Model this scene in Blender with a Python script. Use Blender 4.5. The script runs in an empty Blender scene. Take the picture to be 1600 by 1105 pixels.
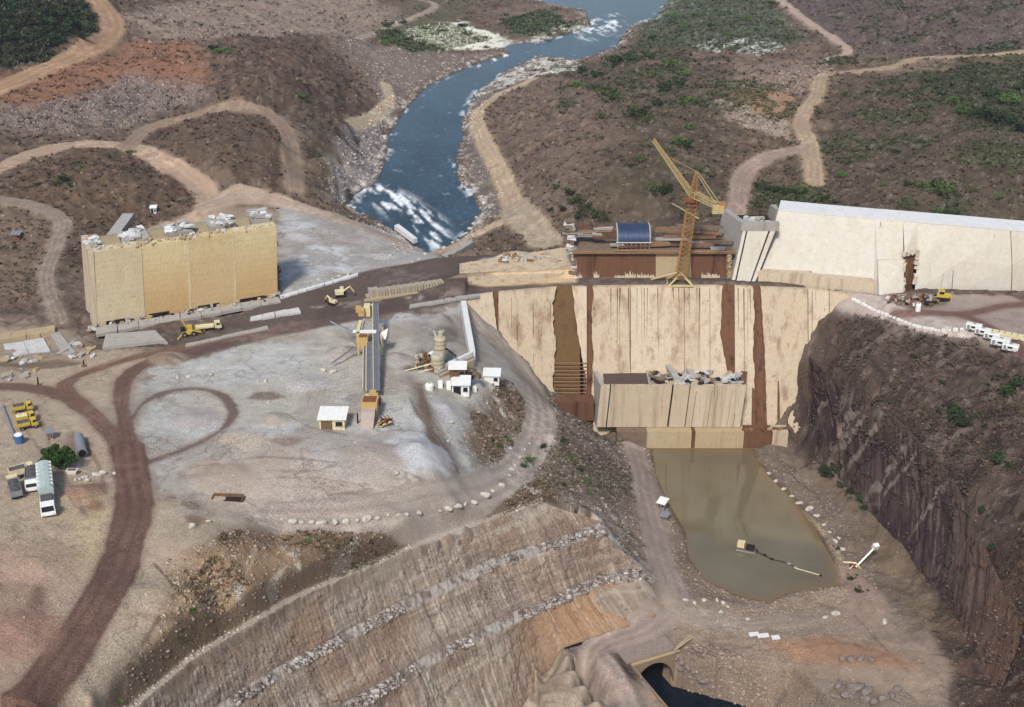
import bpy, math, random
import numpy as np
random.seed(7); RNG = np.random.default_rng(7)
scene = bpy.context.scene
COL = scene.collection

# ---------------------------------------------------------------- camera
CAM_H, FOC, PITCH = 140.0, 2000.0, math.radians(25)
cam_data = bpy.data.cameras.new('camera'); cam = bpy.data.objects.new('camera', cam_data); COL.objects.link(cam)
cam.location = (0, 0, CAM_H); cam.rotation_euler = (math.radians(90) - PITCH, 0, 0)
cam_data.sensor_fit = 'HORIZONTAL'; cam_data.sensor_width = 36; cam_data.lens = 36 * FOC / 1600
cam_data.clip_start = 1; cam_data.clip_end = 20000
scene.camera = cam
# ---------------------------------------------------------------- sky and sun
SUN_ELEV, SUN_AZ = 48.0, 196.0        # azimuth clockwise from +Y: behind the camera, to its left
wd = bpy.data.worlds.new('World'); scene.world = wd; wd.use_nodes = True
wn = wd.node_tree.nodes; wl = wd.node_tree.links
sky = wn.new('ShaderNodeTexSky'); sky.sky_type = 'NISHITA'; sky.sun_disc = False
sky.sun_elevation = math.radians(SUN_ELEV); sky.sun_rotation = math.radians(SUN_AZ)
sky.air_density = 1.2; sky.dust_density = 2.0
wl.new(sky.outputs[0], wn['Background'].inputs[0]); wn['Background'].inputs[1].default_value = 0.115
sd = bpy.data.lights.new('sun', 'SUN'); sd.energy = 3.1; sd.angle = math.radians(9); sd.color = (1.0, 0.965, 0.925)
sun = bpy.data.objects.new('sun', sd); COL.objects.link(sun)
sun.rotation_euler = (math.radians(90 - SUN_ELEV), 0, math.radians(180 - SUN_AZ) + math.pi*0)
sun.location = (0, 0, 400)
# aim the lamp: it shines from azimuth SUN_AZ down to the scene
_a, _e = math.radians(SUN_AZ), math.radians(SUN_ELEV)
from mathutils import Vector, Matrix, Euler
sun.rotation_euler = Vector((math.sin(_a)*math.cos(_e), math.cos(_a)*math.cos(_e), math.sin(_e))).to_track_quat('Z', 'Y').to_euler()
scene.view_settings.view_transform = 'Standard'; scene.view_settings.look = 'None'
scene.view_settings.exposure = 0.15; scene.view_settings.gamma = 1.0
scene.cycles.max_bounces = 5; scene.cycles.diffuse_bounces = 2; scene.cycles.glossy_bounces = 2

# ---------------------------------------------------------------- helpers
def lin(r, g, b):
    c = np.array([r, g, b], float) / 255
    return tuple(np.where(c <= 0.04045, c / 12.92, ((c + 0.055) / 1.055) ** 2.4))
def ray(px, py):
    a = (px - 800) / FOC; b = (552.5 - py) / FOC
    return np.array([a, math.cos(PITCH) + b * math.sin(PITCH), -math.sin(PITCH) + b * math.cos(PITCH)])
def unp(px, py, z):                       # point of the photograph at a known height
    d = ray(px, py); t = (z - CAM_H) / d[2]
    return np.array([0, 0, CAM_H]) + t * d
def at_y(px, py, Y):                      # point of the photograph at a known distance
    d = ray(px, py); return np.array([0, 0, CAM_H]) + Y / d[1] * d

def tag(o, label=None, cat=None, group=None, kind=None):
    if label: o['label'] = label
    if cat: o['category'] = cat
    if group: o['group'] = group
    if kind: o['kind'] = kind
    return o
def thing(name, label, cat, loc=(0, 0, 0), rz=0.0, group=None):
    o = bpy.data.objects.new(name, None); COL.objects.link(o); o.empty_display_size = 0.5
    o.location = [float(v) for v in loc]; o.rotation_euler = (0, 0, rz)
    return tag(o, label, cat, group, 'thing')
def kids(o): return [c for c in bpy.data.objects if c.parent == o]
def copy_tree(o, loc=None, rz=None, label=None, parent=None, scale=None):
    c = o.copy(); COL.objects.link(c)
    if parent is not None: c.parent = parent
    if loc is not None: c.location = [float(v) for v in loc]
    if rz is not None: c.rotation_euler = (0, 0, rz)
    if scale is not None: c.scale = scale if hasattr(scale, '__len__') else (scale,)*3
    if label: c['label'] = label
    for k in o.children: copy_tree(k, parent=c)
    return c

class MB:
    def __init__(s): s.v = []; s.f = []
    def add(s, vs, fs):
        n = len(s.v); s.v += [tuple(float(q) for q in p) for p in vs]; s.f += [tuple(n + i for i in f) for f in fs]; return s
    def hexa(s, b, t):
        return s.add(list(b) + list(t), [(3,2,1,0),(4,5,6,7),(0,1,5,4),(1,2,6,5),(2,3,7,6),(3,0,4,7)])
    def box(s, c, d, rz=0.0, rx=0.0, ry=0.0):
        R = Euler((rx, ry, rz)).to_matrix(); c = Vector([float(q) for q in c])
        P = [c + R @ Vector((x*d[0]/2, y*d[1]/2, z*d[2]/2)) for z in (-1,1) for x, y in ((-1,-1),(1,-1),(1,1),(-1,1))]
        return s.hexa(P[:4], P[4:])
    def tube(s, a, b, r, n=6, r2=None, cap=True):
        a = Vector([float(q) for q in a]); b = Vector([float(q) for q in b]); r2 = r if r2 is None else r2
        d = (b - a); q = d.to_track_quat('Z', 'Y').to_matrix() if d.length > 1e-6 else Matrix.Identity(3)
        vs = [a + q @ Vector((r*math.cos(2*math.pi*i/n), r*math.sin(2*math.pi*i/n), 0)) for i in range(n)] + \
             [b + q @ Vector((r2*math.cos(2*math.pi*i/n), r2*math.sin(2*math.pi*i/n), 0)) for i in range(n)]
        fs = [(i, (i+1) % n, n + (i+1) % n, n + i) for i in range(n)]
        if cap: fs += [tuple(range(n))[::-1], tuple(range(n, 2*n))]
        return s.add(vs, fs)
    def bar(s, a, b, w):                   # square bar
        return s.tube(a, b, w * 0.707, 4)
    def lathe(s, c, prof, n=16):
        c = np.array(c, float); vs = []; fs = []
        for r, z in prof: vs += [(c[0] + r*math.cos(2*math.pi*i/n), c[1] + r*math.sin(2*math.pi*i/n), c[2] + z) for i in range(n)]
        for k in range(len(prof) - 1):
            fs += [(k*n + i, k*n + (i+1) % n, (k+1)*n + (i+1) % n, (k+1)*n + i) for i in range(n)]
        fs += [tuple(range(n))[::-1], tuple(range((len(prof)-1)*n, len(prof)*n))]
        return s.add(vs, fs)
    def sweep(s, prof, ext):               # closed profile (3D points) extruded by vector ext
        n = len(prof); p = [np.array(q, float) for q in prof]; e = np.array(ext, float)
        return s.add(p + [q + e for q in p], [tuple(range(n))[::-1], tuple(range(n, 2*n))] + [(i, (i+1) % n, n + (i+1) % n, n + i) for i in range(n)])
    def build(s, name, mat, parent=None, org=None, smooth=False):
        me = bpy.data.meshes.new(name)
        vs = s.v
        if org is None and parent is not None and getattr(parent, 'rotation_euler', None) is not None and s_world: org = None
        if org is not None: vs = [(x - org[0], y - org[1], z - org[2]) for x, y, z in vs]
        me.from_pydata(vs, [], s.f); me.update()
        import bmesh
        bm = bmesh.new(); bm.from_mesh(me); bmesh.ops.recalc_face_normals(bm, faces=bm.faces); bm.to_mesh(me); bm.free()
        if smooth: me.polygons.foreach_set('use_smooth', [True] * len(me.polygons))
        o = bpy.data.objects.new(name, me); COL.objects.link(o); me.materials.append(mat)
        if parent is not None: o.parent = parent
        return o
s_world = True

def fast_mesh(name, verts, faces_flat, nper, mat, attrs=None, smooth=False):
    me = bpy.data.meshes.new(name); nv = len(verts); nf = len(faces_flat) // nper
    me.vertices.add(nv); me.vertices.foreach_set('co', np.ascontiguousarray(verts, np.float32).ravel())
    me.loops.add(nf * nper); me.loops.foreach_set('vertex_index', np.ascontiguousarray(faces_flat, np.int32).ravel())
    me.polygons.add(nf); me.polygons.foreach_set('loop_start', np.arange(0, nf * nper, nper, dtype=np.int32))
    if smooth: me.polygons.foreach_set('use_smooth', np.ones(nf, bool))
    for k, arr in (attrs or {}).items():
        if arr.ndim == 2:
            a = me.attributes.new(k, 'FLOAT_COLOR', 'POINT')
            rgba = np.ones((nv, 4), np.float32); rgba[:, :3] = arr; a.data.foreach_set('color', rgba.ravel())
        else:
            a = me.attributes.new(k, 'FLOAT', 'POINT'); a.data.foreach_set('value', arr.astype(np.float32))
    me.update(calc_edges=True); me.validate()
    o = bpy.data.objects.new(name, me); COL.objects.link(o); me.materials.append(mat)
    return o

# ---------------------------------------------------------------- numpy noise
_T = RNG.random((256, 256)).astype(np.float32)
def vnoise(x, y, seed=0):
    x = x + seed * 17.37; y = y + seed * 9.71
    ix = np.floor(x); iy = np.floor(y); fx = (x - ix).astype(np.float32); fy = (y - iy).astype(np.float32)
    ix = ix.astype(np.int64) & 255; iy = iy.astype(np.int64) & 255; jx = (ix + 1) & 255; jy = (iy + 1) & 255
    fx = fx*fx*(3 - 2*fx); fy = fy*fy*(3 - 2*fy)
    a = _T[ix, iy]; b = _T[jx, iy]; c = _T[ix, jy]; d = _T[jx, jy]
    return (a + (b - a)*fx) * (1 - fy) + (c + (d - c)*fx) * fy
def fbm(x, y, wl, octs=4, seed=0, gain=0.5):
    r = 0; amp = 1; tot = 0; f = 1.0 / wl
    for k in range(octs):
        c, s = math.cos(0.6*k), math.sin(0.6*k)
        r = r + amp * vnoise((x*c - y*s)*f, (x*s + y*c)*f, seed + k*3); tot += amp; amp *= gain; f *= 2.03
    return r / tot                       # 0..1, mean 0.5
def sst(a, b, x):
    t = np.clip((x - a) / (b - a), 0, 1); return t*t*(3 - 2*t)

# ---------------------------------------------------------------- materials
def nodes_of(m):
    m.use_nodes = True; nt = m.node_tree; return nt.nodes, nt.links, nt.nodes['Principled BSDF']
def N(ns, t, **kw):
    n = ns.new(t)
    for k, v in kw.items(): setattr(n, k, v)
    return n
def mixc(ns, ls, fac, a, b, mode='MIX'):
    n = ns.new('ShaderNodeMix'); n.data_type = 'RGBA'; n.blend_type = mode
    for i, v in ((0, fac), (6, a), (7, b)):
        if hasattr(v, 'is_linked'): ls.new(v, n.inputs[i])
        else: n.inputs[i].default_value = v if i == 0 else (*v, 1)
    return n.outputs[2]
def maprange(ns, ls, v, a, b, c=0.0, d=1.0):
    n = ns.new('ShaderNodeMapRange'); ls.new(v, n.inputs[0])
    for i, q in enumerate((a, b, c, d)): n.inputs[i+1].default_value = q
    return n.outputs[0]
def noise(ns, ls, vec, scale, detail=4, rough=0.6):
    n = ns.new('ShaderNodeTexNoise'); n.inputs['Scale'].default_value = scale; n.inputs['Detail'].default_value = detail; n.inputs['Roughness'].default_value = rough
    if vec is not None: ls.new(vec, n.inputs['Vector'])
    return n.outputs['Fac']
def mapped(ns, ls, sc, rot=(0, 0, 0), coord='Object'):
    t = ns.new('ShaderNodeTexCoord'); m = ns.new('ShaderNodeMapping'); ls.new(t.outputs[coord], m.inputs[0])
    m.inputs['Scale'].default_value = sc; m.inputs['Rotation'].default_value = rot; return m.outputs[0]
def bump(ns, ls, bs, h, strength=0.4, dist=0.1):
    b = ns.new('ShaderNodeBump'); b.inputs['Strength'].default_value = strength; b.inputs['Distance'].default_value = dist
    ls.new(h, b.inputs['Height']); ls.new(b.outputs[0], bs.inputs['Normal'])

def plain(name, rgb, rough=0.7, metal=0.0, var=0.25, scale=0.8, dirt=(110, 85, 65), dirt_amt=0.35):
    m = bpy.data.materials.new(name); ns, ls, bs = nodes_of(m)
    v = mapped(ns, ls, (1, 1, 1)); n1 = noise(ns, ls, v, scale, 5); n2 = noise(ns, ls, v, scale * 6, 3)
    c = lin(*rgb); dk = tuple(q * (1 - var) for q in c)
    a = mixc(ns, ls, maprange(ns, ls, n2, 0.35, 0.65), dk, c)
    a = mixc(ns, ls, maprange(ns, ls, n1, 0.48, 0.75, 0, dirt_amt), a, lin(*dirt))
    ls.new(a, bs.inputs['Base Color']); bs.inputs['Roughness'].default_value = rough; bs.inputs['Metallic'].default_value = metal
    bs.inputs['Specular IOR Level'].default_value = 0.25
    bump(ns, ls, bs, n2, 0.25, 0.05); return m

def concrete(name, base, stain=(120, 85, 55), amt=0.5, streak=0.35, lifts=2.0, grey=(150, 145, 140), greyamt=0.25, lo=0.52, hi=0.72, sz=0.05, zgrad=None, lump=.15, lift_amt=.32):
    """cast concrete: vertical run-off streaks, blotches, horizontal lift joints"""
    m = bpy.data.materials.new(name); ns, ls, bs = nodes_of(m)
    vs = mapped(ns, ls, (1, 1, sz)); v = mapped(ns, ls, (1, 1, 1))
    st = noise(ns, ls, vs, streak, 6, 0.65); st2 = noise(ns, ls, vs, streak * 5, 4, 0.6)
    bl = noise(ns, ls, v, 0.16, 6, .7); fine = noise(ns, ls, v, 2.5, 5, 0.7)
    c = mixc(ns, ls, maprange(ns, ls, fine, 0.3, 0.7), tuple(q * 0.82 for q in lin(*base)), lin(*base))
    c = mixc(ns, ls, maprange(ns, ls, bl, 0.45, 0.7, 0, greyamt), c, lin(*grey))
    c = mixc(ns, ls, maprange(ns, ls, st, lo, hi, 0, amt), c, lin(*stain))
    c = mixc(ns, ls, maprange(ns, ls, st2, 0.58, 0.74, 0, amt * 0.5), c, tuple(q * 0.6 for q in lin(*stain)))
    st3 = noise(ns, ls, mapped(ns, ls, (1, 1, sz * .35), (0, 0, .4)), streak * 2.1, 5, 0.7)
    c = mixc(ns, ls, maprange(ns, ls, st3, 0.62, 0.68, 0, amt * 0.8), c, tuple(q * 0.4 for q in lin(*stain)))
    c = mixc(ns, ls, maprange(ns, ls, noise(ns, ls, v, .5, 6, .75), 0.40, 0.58, 0.16, 0), c, tuple(q * 0.5 for q in lin(*base)))
    if zgrad:                              # waterline staining with a ragged edge: (z where it starts, where full, colour)
        sep0 = ns.new('ShaderNodeSeparateXYZ'); t0 = ns.new('ShaderNodeTexCoord'); ls.new(t0.outputs['Object'], sep0.inputs[0])
        ad = ns.new('ShaderNodeMath'); ad.operation = 'MULTIPLY_ADD'; ls.new(st2, ad.inputs[0]); ad.inputs[1].default_value = 8; ls.new(sep0.outputs[2], ad.inputs[2])
        k = maprange(ns, ls, ad.outputs[0], zgrad[0] + 4, zgrad[1] + 4, 0, zgrad[3])
        c = mixc(ns, ls, k, c, lin(*zgrad[2]))
    if lifts:
        sep = ns.new('ShaderNodeSeparateXYZ'); t = ns.new('ShaderNodeTexCoord'); ls.new(t.outputs['Object'], sep.inputs[0])
        w = ns.new('ShaderNodeMath'); w.operation = 'PINGPONG'; ls.new(sep.outputs[2], w.inputs[0]); w.inputs[1].default_value = lifts / 2
        line = maprange(ns, ls, w.outputs[0], 0.0, 0.07, 1, 0)
        mm = ns.new('ShaderNodeMath'); mm.operation = 'MULTIPLY'; ls.new(line, mm.inputs[0]); ls.new(maprange(ns, ls, st2, 0.45, 0.65, 0.0, lift_amt), mm.inputs[1])
        c = mixc(ns, ls, mm.outputs[0], c, tuple(q * 0.4 for q in lin(*stain)))
    ls.new(c, bs.inputs['Base Color']); bs.inputs['Roughness'].default_value = 0.9; bs.inputs['Specular IOR Level'].default_value = 0.15
    h = ns.new('ShaderNodeMath'); h.operation = 'ADD'; ls.new(fine, h.inputs[0]); ls.new(noise(ns, ls, v, .9, 3) if lump > .3 else st2, h.inputs[1])
    bump(ns, ls, bs, h.outputs[0], 0.6, lump)
    return m
# ================================================================ terrain: heights
# survey points read off the photograph: (px, py, height above the crest road)
PTS = """
0,0,36 80,0,38 170,0,24 80,40,25 0,80,22 30,100,20 190,15,19
250,0,12 350,0,8 450,0,4 550,0,0 650,0,-4 720,10,-8 780,0,-8 300,60,17 240,95,19 330,30,11 150,160,15 0,200,14 250,160,11 60,180,15
430,110,23 400,60,17 480,85,16 530,130,7 380,150,17 570,150,-2 470,180,8 600,100,-6 640,60,-9 700,60,-10 760,60,-10.5 560,60,1 620,130,-9.5
350,190,14 300,230,12 430,215,13 395,265,8 350,260,10 500,200,8 515,250,4 505,295,0 535,270,-7 545,200,0 560,230,-8
150,260,15 80,275,13 230,275,10 275,300,6 200,330,5 60,330,8 130,310,9
0,400,5 50,420,2 30,360,7 60,460,1 0,470,2 0,560,1 0,520,0 150,548,0 60,540,0
480,350,-1 560,380,-3 600,405,-2 650,395,-4 450,400,-1 450,440,0 520,350,-2
880,150,3 950,120,3 900,220,11 850,260,4 960,190,13 960,280,14 1000,240,16 880,310,6 840,320,1 1050,300,11 950,335,5 1010,340,5 1080,335,6 820,220,0 840,170,-1
1050,200,17 1100,250,14 1150,200,14 1100,120,10 1000,110,5 1050,60,0 1000,55,-7 1150,40,4 1060,10,-7 1150,0,0
1180,155,15 1140,150,13 1130,175,11 1220,190,13 1200,60,6 1210,0,6 1300,0,10 1320,75,11 1250,100,10
1400,200,18 1500,150,22 1600,150,26 1600,250,22 1450,280,18 1350,250,15 1500,310,16 1600,320,16 1300,300,12 1400,30,14 1600,50,24 1500,0,22 1600,0,28 1480,80,17
1340,462,0 1400,480,0 1460,505,0 1510,515,0.4 1600,470,1 1600,520,1 1550,490,0.5 1600,560,1 1450,470,0 1380,470,0
300,560,0 250,600,1 400,560,0 520,525,0 600,505,0 650,495,0 450,620,1 330,640,1.2 540,660,1 600,680,1 450,720,1.5 600,740,0 680,740,-1.5 640,600,0 560,590,0.4 300,700,1.5
690,555,-1.5 735,600,-3.5 700,620,-3 770,600,-6 700,690,-5 735,715,-6 665,640,-0.5 690,700,-2.5 712,752,-5 760,660,-9 790,650,-12 720,540,-2
440,832,-2 540,830,-4 640,822,-6 720,805,-8 790,782,-12
350,860,3 300,920,2.5 230,1000,1 165,1105,0 400,850,1.5 345,950,-3 420,900,-3 560,870,-7 700,830,-10
0,620,3 100,650,3 60,780,5 0,900,6 100,900,5 0,1050,6 130,1000,4 200,850,3 190,650,2 260,740,2 50,1105,5 150,720,2.5 300,800,2.5 20,700,4 230,900,3
870,680,-18 870,720,-18 900,660,-24 935,720,-27 960,780,-29 940,830,-22 900,790,-18 980,850,-31 960,880,-28 860,770,-15 1000,900,-33
1100,1000,-37 1200,995,-36 1300,1000,-35 1380,1050,-33 1450,1100,-32 1200,1080,-37 1300,1100,-36 1250,1040,-36 1160,985,-37
1400,540,-6 1480,555,-5 1600,600,-3 1500,640,-10 1600,720,-9 1600,850,-15 1560,770,-14 1600,1105,-24 1530,1000,-27 1500,1090,-30 1440,600,-9 1350,560,-10
855,1064,-45 800,1115,-47 720,1150,-42 760,1180,-46 600,1200,-40 860,1200,-50
0,1250,6 200,1250,-2 1600,1250,-28 1300,1250,-38
1215,700,-38.5 1260,730,-38 1300,800,-38 1330,850,-37.5 1380,930,-36 1430,1000,-34
"""
# break lines: "height-carrying" polylines
LINES = [
 [(560,425,-.2),(680,402,-.2),(760,396,-.2),(880,402,-.2)], [(280,538,0),(420,503,0),(560,483,0),(715,466,0)], [(300,500,0),(440,465,0),(560,440,0),(700,425,0),(860,415,0)],
 # rim of the stepped quarry face, then its ledges (inner, outer) and foot
 [(845,783,-14),(760,815,-12.5),(640,858,-10.5),(540,900,-9),(450,940,-8),(300,1030,-6),(210,1105,-6),(150,1180,-6)],
 [(940,815,-20.5),(860,845,-20.5),(770,872,-20),(680,915,-19.5),(560,975,-19),(440,1040,-18),(330,1110,-17),(230,1190,-16)],
 [(945,835,-21.5),(860,862,-21.5),(770,890,-21),(680,934,-20.5),(560,994,-20),(440,1060,-19),(360,1110,-18),(260,1190,-17)],
 [(1000,885,-30),(940,897,-30),(860,934,-30),(800,957,-29.5),(700,1008,-29),(600,1063,-28.5),(500,1120,-28),(400,1190,-27)],
 [(1005,905,-31),(940,915,-31),(860,952,-31),(800,976,-30.5),(700,1028,-30),(600,1084,-29.5),(550,1120,-29),(450,1190,-28)],
 [(1036,945,-37),(1020,965,-37.2),(980,980,-37.3),(930,996,-37.4),(882,1012,-37.5)],
 [(880,1020,-38),(905,1055,-38),(935,1100,-38),(960,1140,-38)],
 [(880,1064,-47),(903,1100,-48),(933,1148,-48)], [(985,1042,-38.2),(1050,1022,-38.2)], [(1005,1090,-38.2),(1030,1130,-38.2)], [(930,1040,-38),(960,1080,-38),(985,1120,-38)],
 # roads with a level of their own
 [(0,135,19),(60,112,18.5),(120,87,18),(165,62,18),(178,35,18.5)],
 [(0,262,11),(60,237,10.5),(120,226,10),(200,228,8.5),(245,248,7),(290,275,5),(320,300,3),(325,325,2),(300,345,1)],
 [(200,225,8.5),(230,202,9),(290,182,11),(360,168,13),(420,178,11),(447,205,8),(458,250,5),(462,290,2.5)],
 [(325,320,2),(380,306,1.5),(450,318,0),(540,345,-3),(620,375,-6),(648,388,-6)],
 [(835,122,-6),(775,150,-7),(745,180,-7),(755,215,-7),(775,255,-6.5),(795,300,-5),(800,330,-3.5),(770,350,-5),(720,375,-7),(690,392,-6)], [(820,345,-2),(850,375,-1)],
 [(1435,88,17),(1400,102,16),(1320,112,15),(1285,120,15),(1275,150,14.5),(1252,185,14),(1262,220,13),(1270,255,12.5),(1272,285,12)],
 [(1250,232,12.5),(1200,245,11),(1165,270,9.5),(1155,300,8),(1150,335,7)],
 [(740,503,-5.5),(800,578,-13),(835,620,-17),(845,650,-17.5),(835,695,-17),(790,752,-12),(700,785,-6),(600,797,-3),(450,805,-.3)],
 [(720,470,-1),(740,492,-6)],
 # pond road and floor, pond edge
 [(985,690,-36.5),(1005,740,-36.3),(1015,800,-36.3),(1035,880,-36.8),(1055,940,-37),(1000,985,-37.4),(930,1020,-37.6)], [(1060,950,-37),(1150,970,-38),(1250,955,-38.4),(1330,905,-38)],
 # dark rock wall on the right: foot and head
 [(1262,675,-35.5),(1290,712,-35),(1335,768,-35),(1390,828,-35),(1440,888,-34),(1490,960,-32),(1530,1040,-31)],
 [(1295,590,-15.5),(1320,605,-14.5),(1370,632,-14.5),(1430,684,-15.5),(1490,750,-17.5),(1520,820,-21),(1560,900,-24)],
]
POND = [(1018,702),(1025,740),(1040,780),(1070,830),(1075,870),(1100,905),(1150,930),(1200,942),(1235,925),(1310,915),(1305,880),(1270,820),(1240,780),(1200,745),(1180,715),(1172,702)]
POND_Z = -40.0
RIVER_L = [(668,392),(640,376),(600,354),(560,336),(540,322),(555,305),(590,285),(605,250),(608,215),(625,185),(640,165),(665,140),(700,120),(740,105),(780,95),(800,84),(788,77),(800,70),(850,66),(900,56),(925,40),(915,18),(860,8),(800,-15)]
RIVER_R = [(700,384),(735,357),(747,330),(735,300),(715,285),(712,245),(722,210),(720,190),(735,160),(750,140),(790,115),(840,99),(900,96),(960,76),(972,56),(985,42),(1020,30),(1040,5),(1065,-20)]
RIVER_Z = -12.0
def densify(line):
    P = [unp(*p) for p in line]; out = []
    for a, b in zip(P[:-1], P[1:]):
        step = 0.016 * (a[1] + b[1]) / 2; n = max(1, int(np.linalg.norm((b - a)[:2]) / step))
        out += [a + (b - a) * i / n for i in range(n)]
    return out + [P[-1]]
ctrl = [unp(*[float(q) for q in t.split(',')]) for t in PTS.split()]
for L in LINES: ctrl += densify(L)
for L, dx in ((RIVER_L, -6), (RIVER_R, 6)):
    e = densify([(x, y, RIVER_Z) for x, y in L])
    ctrl += [p + np.array([0, 0, -0.3]) for p in e]
mid = densify([((RIVER_L[min(i, len(RIVER_L)-1)][0] + RIVER_R[min(int(i*len(RIVER_R)/len(RIVER_L)), len(RIVER_R)-1)][0]) / 2,
                (RIVER_L[i][1] + RIVER_R[min(int(i*len(RIVER_R)/len(RIVER_L)), len(RIVER_R)-1)][1]) / 2, -16.0) for i in range(1, len(RIVER_L))])
ctrl += mid
ctrl += densify([(x, y, POND_Z + 0.05) for x, y in POND])
for p in ((1080,740),(1130,740),(1110,790),(1160,790),(1130,840),(1200,840),(1150,890),(1220,890),(1260,880)): ctrl.append(unp(*p, -44))
# the dam's crest line and the line where rock meets its downstream face (slope 2:1)
CREST = np.array([(-24,333.5),(-14.6,337.1),(-3.7,341.4),(12,345.2),(37,346.2),(63,346.2),(85,344.2),(96.5,340.5),(106,337)])
def crest_y(x): return np.interp(x, CREST[:, 0], CREST[:, 1])
SLOPE = 0.5
def on_face(px, py):
    d = ray(px, py); lo, hi = 250.0, 348.0
    for _ in range(50):
        Y = (lo + hi) / 2; p = np.array([0, 0, CAM_H]) + Y / d[1] * d
        if p[2] > 2 * 0 + (Y - crest_y(p[0])) / SLOPE: lo = Y
        else: hi = Y
    return p
CONTACT = [on_face(*q) for q in ((728,470),(745,488),(800,545),(832,578),(862,605),(900,642),(935,672),(985,690),(1040,696),(1150,696),(1205,676),(1216,650),(1228,625),(1240,585),(1250,555),(1262,528),(1280,505),(1300,486),(1318,470),(1330,464))]
CONTACT = sorted([tuple(p) for p in CONTACT], key=lambda p: p[0])
ctrl += [np.array(p) + np.array([0, -0.3, 0]) for p in CONTACT]
for X in range(-20, 100, 8): ctrl.append(np.array([X, crest_y(X) + 2.0, -0.1]))
# beyond the frame the land goes on
for Y in (1100, 1600, 2500, 4500):
    for q in (-1.6, -0.9, -0.55, -0.3, 0, 0.12, 0.3, 0.55, 0.9, 1.6):
        r = min(1.0, (Y - 800) / 2200)
        ctrl.append(np.array([q * Y, Y, (-11 if abs(q - 0.06) < 0.1 and Y < 2000 else 10 + 75 * r * abs(math.sin(q * 5 + Y * .004)) + 16 * (abs(q) > .2))]))
for Y, zl, zr in ((20,4,-30),(90,6,-30),(160,7,-26),(240,8,-8),(330,6,4),(450,20,20),(650,36,30),(850,45,34)):
    for q in (1.0, 1.7): ctrl += [np.array([-q * (Y+30), Y, zl]), np.array([q * (Y+30), Y, zr])]
    ctrl += [np.array([-.72*Y, Y, zl]), np.array([.72*Y, Y, zr])]
ctrl = np.array(ctrl)
_, keep = np.unique(np.round(ctrl[:, :2] / 1.2).astype(int), axis=0, return_index=True); ctrl = ctrl[np.sort(keep)]
C2 = 1.4 ** 2
def phi(d2): return np.sqrt(d2 + C2)
n = len(ctrl); D2 = ((ctrl[:, None, :2] - ctrl[None, :, :2]) ** 2).sum(-1)
A = np.zeros((n + 3, n + 3)); A[:n, :n] = phi(D2) - 0.02 * np.eye(n); A[:n, n] = 1; A[:n, n+1:] = ctrl[:, :2] / 100; A[n:, :n] = A[:n, n:].T
W = np.linalg.solve(A, np.concatenate([ctrl[:, 2], np.zeros(3)]))
def rbf(x, y):
    out = np.empty(len(x), np.float32); cx = ctrl[:, 0].astype(np.float32); cy = ctrl[:, 1].astype(np.float32); w = W[:n].astype(np.float64)
    for i in range(0, len(x), 8000):
        dx = x[i:i+8000, None].astype(np.float32) - cx; dy = y[i:i+8000, None].astype(np.float32) - cy
        k = np.sqrt(dx*dx + dy*dy + np.float32(C2))
        out[i:i+8000] = k.astype(np.float64) @ w + W[n] + (W[n+1] * x[i:i+8000] + W[n+2] * y[i:i+8000]) / 100
    return out
# a fan-shaped grid: finer near, coarser far, running on past the frame to the horizon
s_in = np.linspace(-0.57, 0.57, 850); o_ = 0.57 + np.cumsum(0.0015 * 1.16 ** np.arange(34)); o_ = o_[o_ < 3.2]
S = np.concatenate([-o_[::-1], s_in, o_])
pyr = np.concatenate([np.linspace(1215, 400, 660), np.linspace(400, -14, 290)[1:]])
Yin = np.array([(CAM_H + 10) * -ray(800, p)[1] / ray(800, p)[2] for p in pyr])
Yn = np.linspace(25, Yin[0], 14)[:-1]; Yf = Yin[-1] * 1.035 ** np.arange(1, 56)
YR = np.concatenate([Yn, Yin, Yf]); NR, NC = len(YR), len(S)
YY, SS = np.meshgrid(YR, S, indexing='ij'); XX = SS * YY
ri = np.unique(np.concatenate([np.arange(0, NR, 2), [NR-1]])); ci = np.unique(np.concatenate([np.arange(0, NC, 2), [NC-1]]))
Zc = rbf(XX[np.ix_(ri, ci)].ravel(), YY[np.ix_(ri, ci)].ravel()).reshape(len(ri), len(ci)).astype(np.float64)
def up_axis0(Zs, idx, nfull):
    f = np.interp(np.arange(nfull), idx, np.arange(len(idx))); i = np.minimum(f.astype(int), len(idx) - 2); t = (f - i)[:, None]
    return Zs[i] * (1 - t) + Zs[i + 1] * t
Z0 = up_axis0(up_axis0(Zc, ri, NR).T.copy(), ci, NC).T.copy()
def march(px, py, Zg):                     # where the line of sight of a photo point meets the ground
    d = ray(px, py); s = d[0] / d[1]; f = np.interp(s, S, np.arange(NC)); i = min(int(f), NC - 2); t = f - i
    zc = Zg[:, i] * (1 - t) + Zg[:, i + 1] * t; zr = CAM_H + YR / d[1] * d[2]
    k = np.nonzero(zc >= zr)[0]
    k = k[0] if len(k) else NR - 1
    if k == 0: Y = YR[0]
    else:
        a, b = zr[k-1] - zc[k-1], zr[k] - zc[k]; Y = YR[k-1] + (YR[k] - YR[k-1]) * a / (a - b) if a != b else YR[k]
    return np.array([s * Y, Y, np.interp(Y, YR, zc)])
def W2(pts): return np.array([march(x, y, Z0)[:2] for x, y in pts])
Xf, Yf_ = XX.ravel(), YY.ravel()
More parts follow.
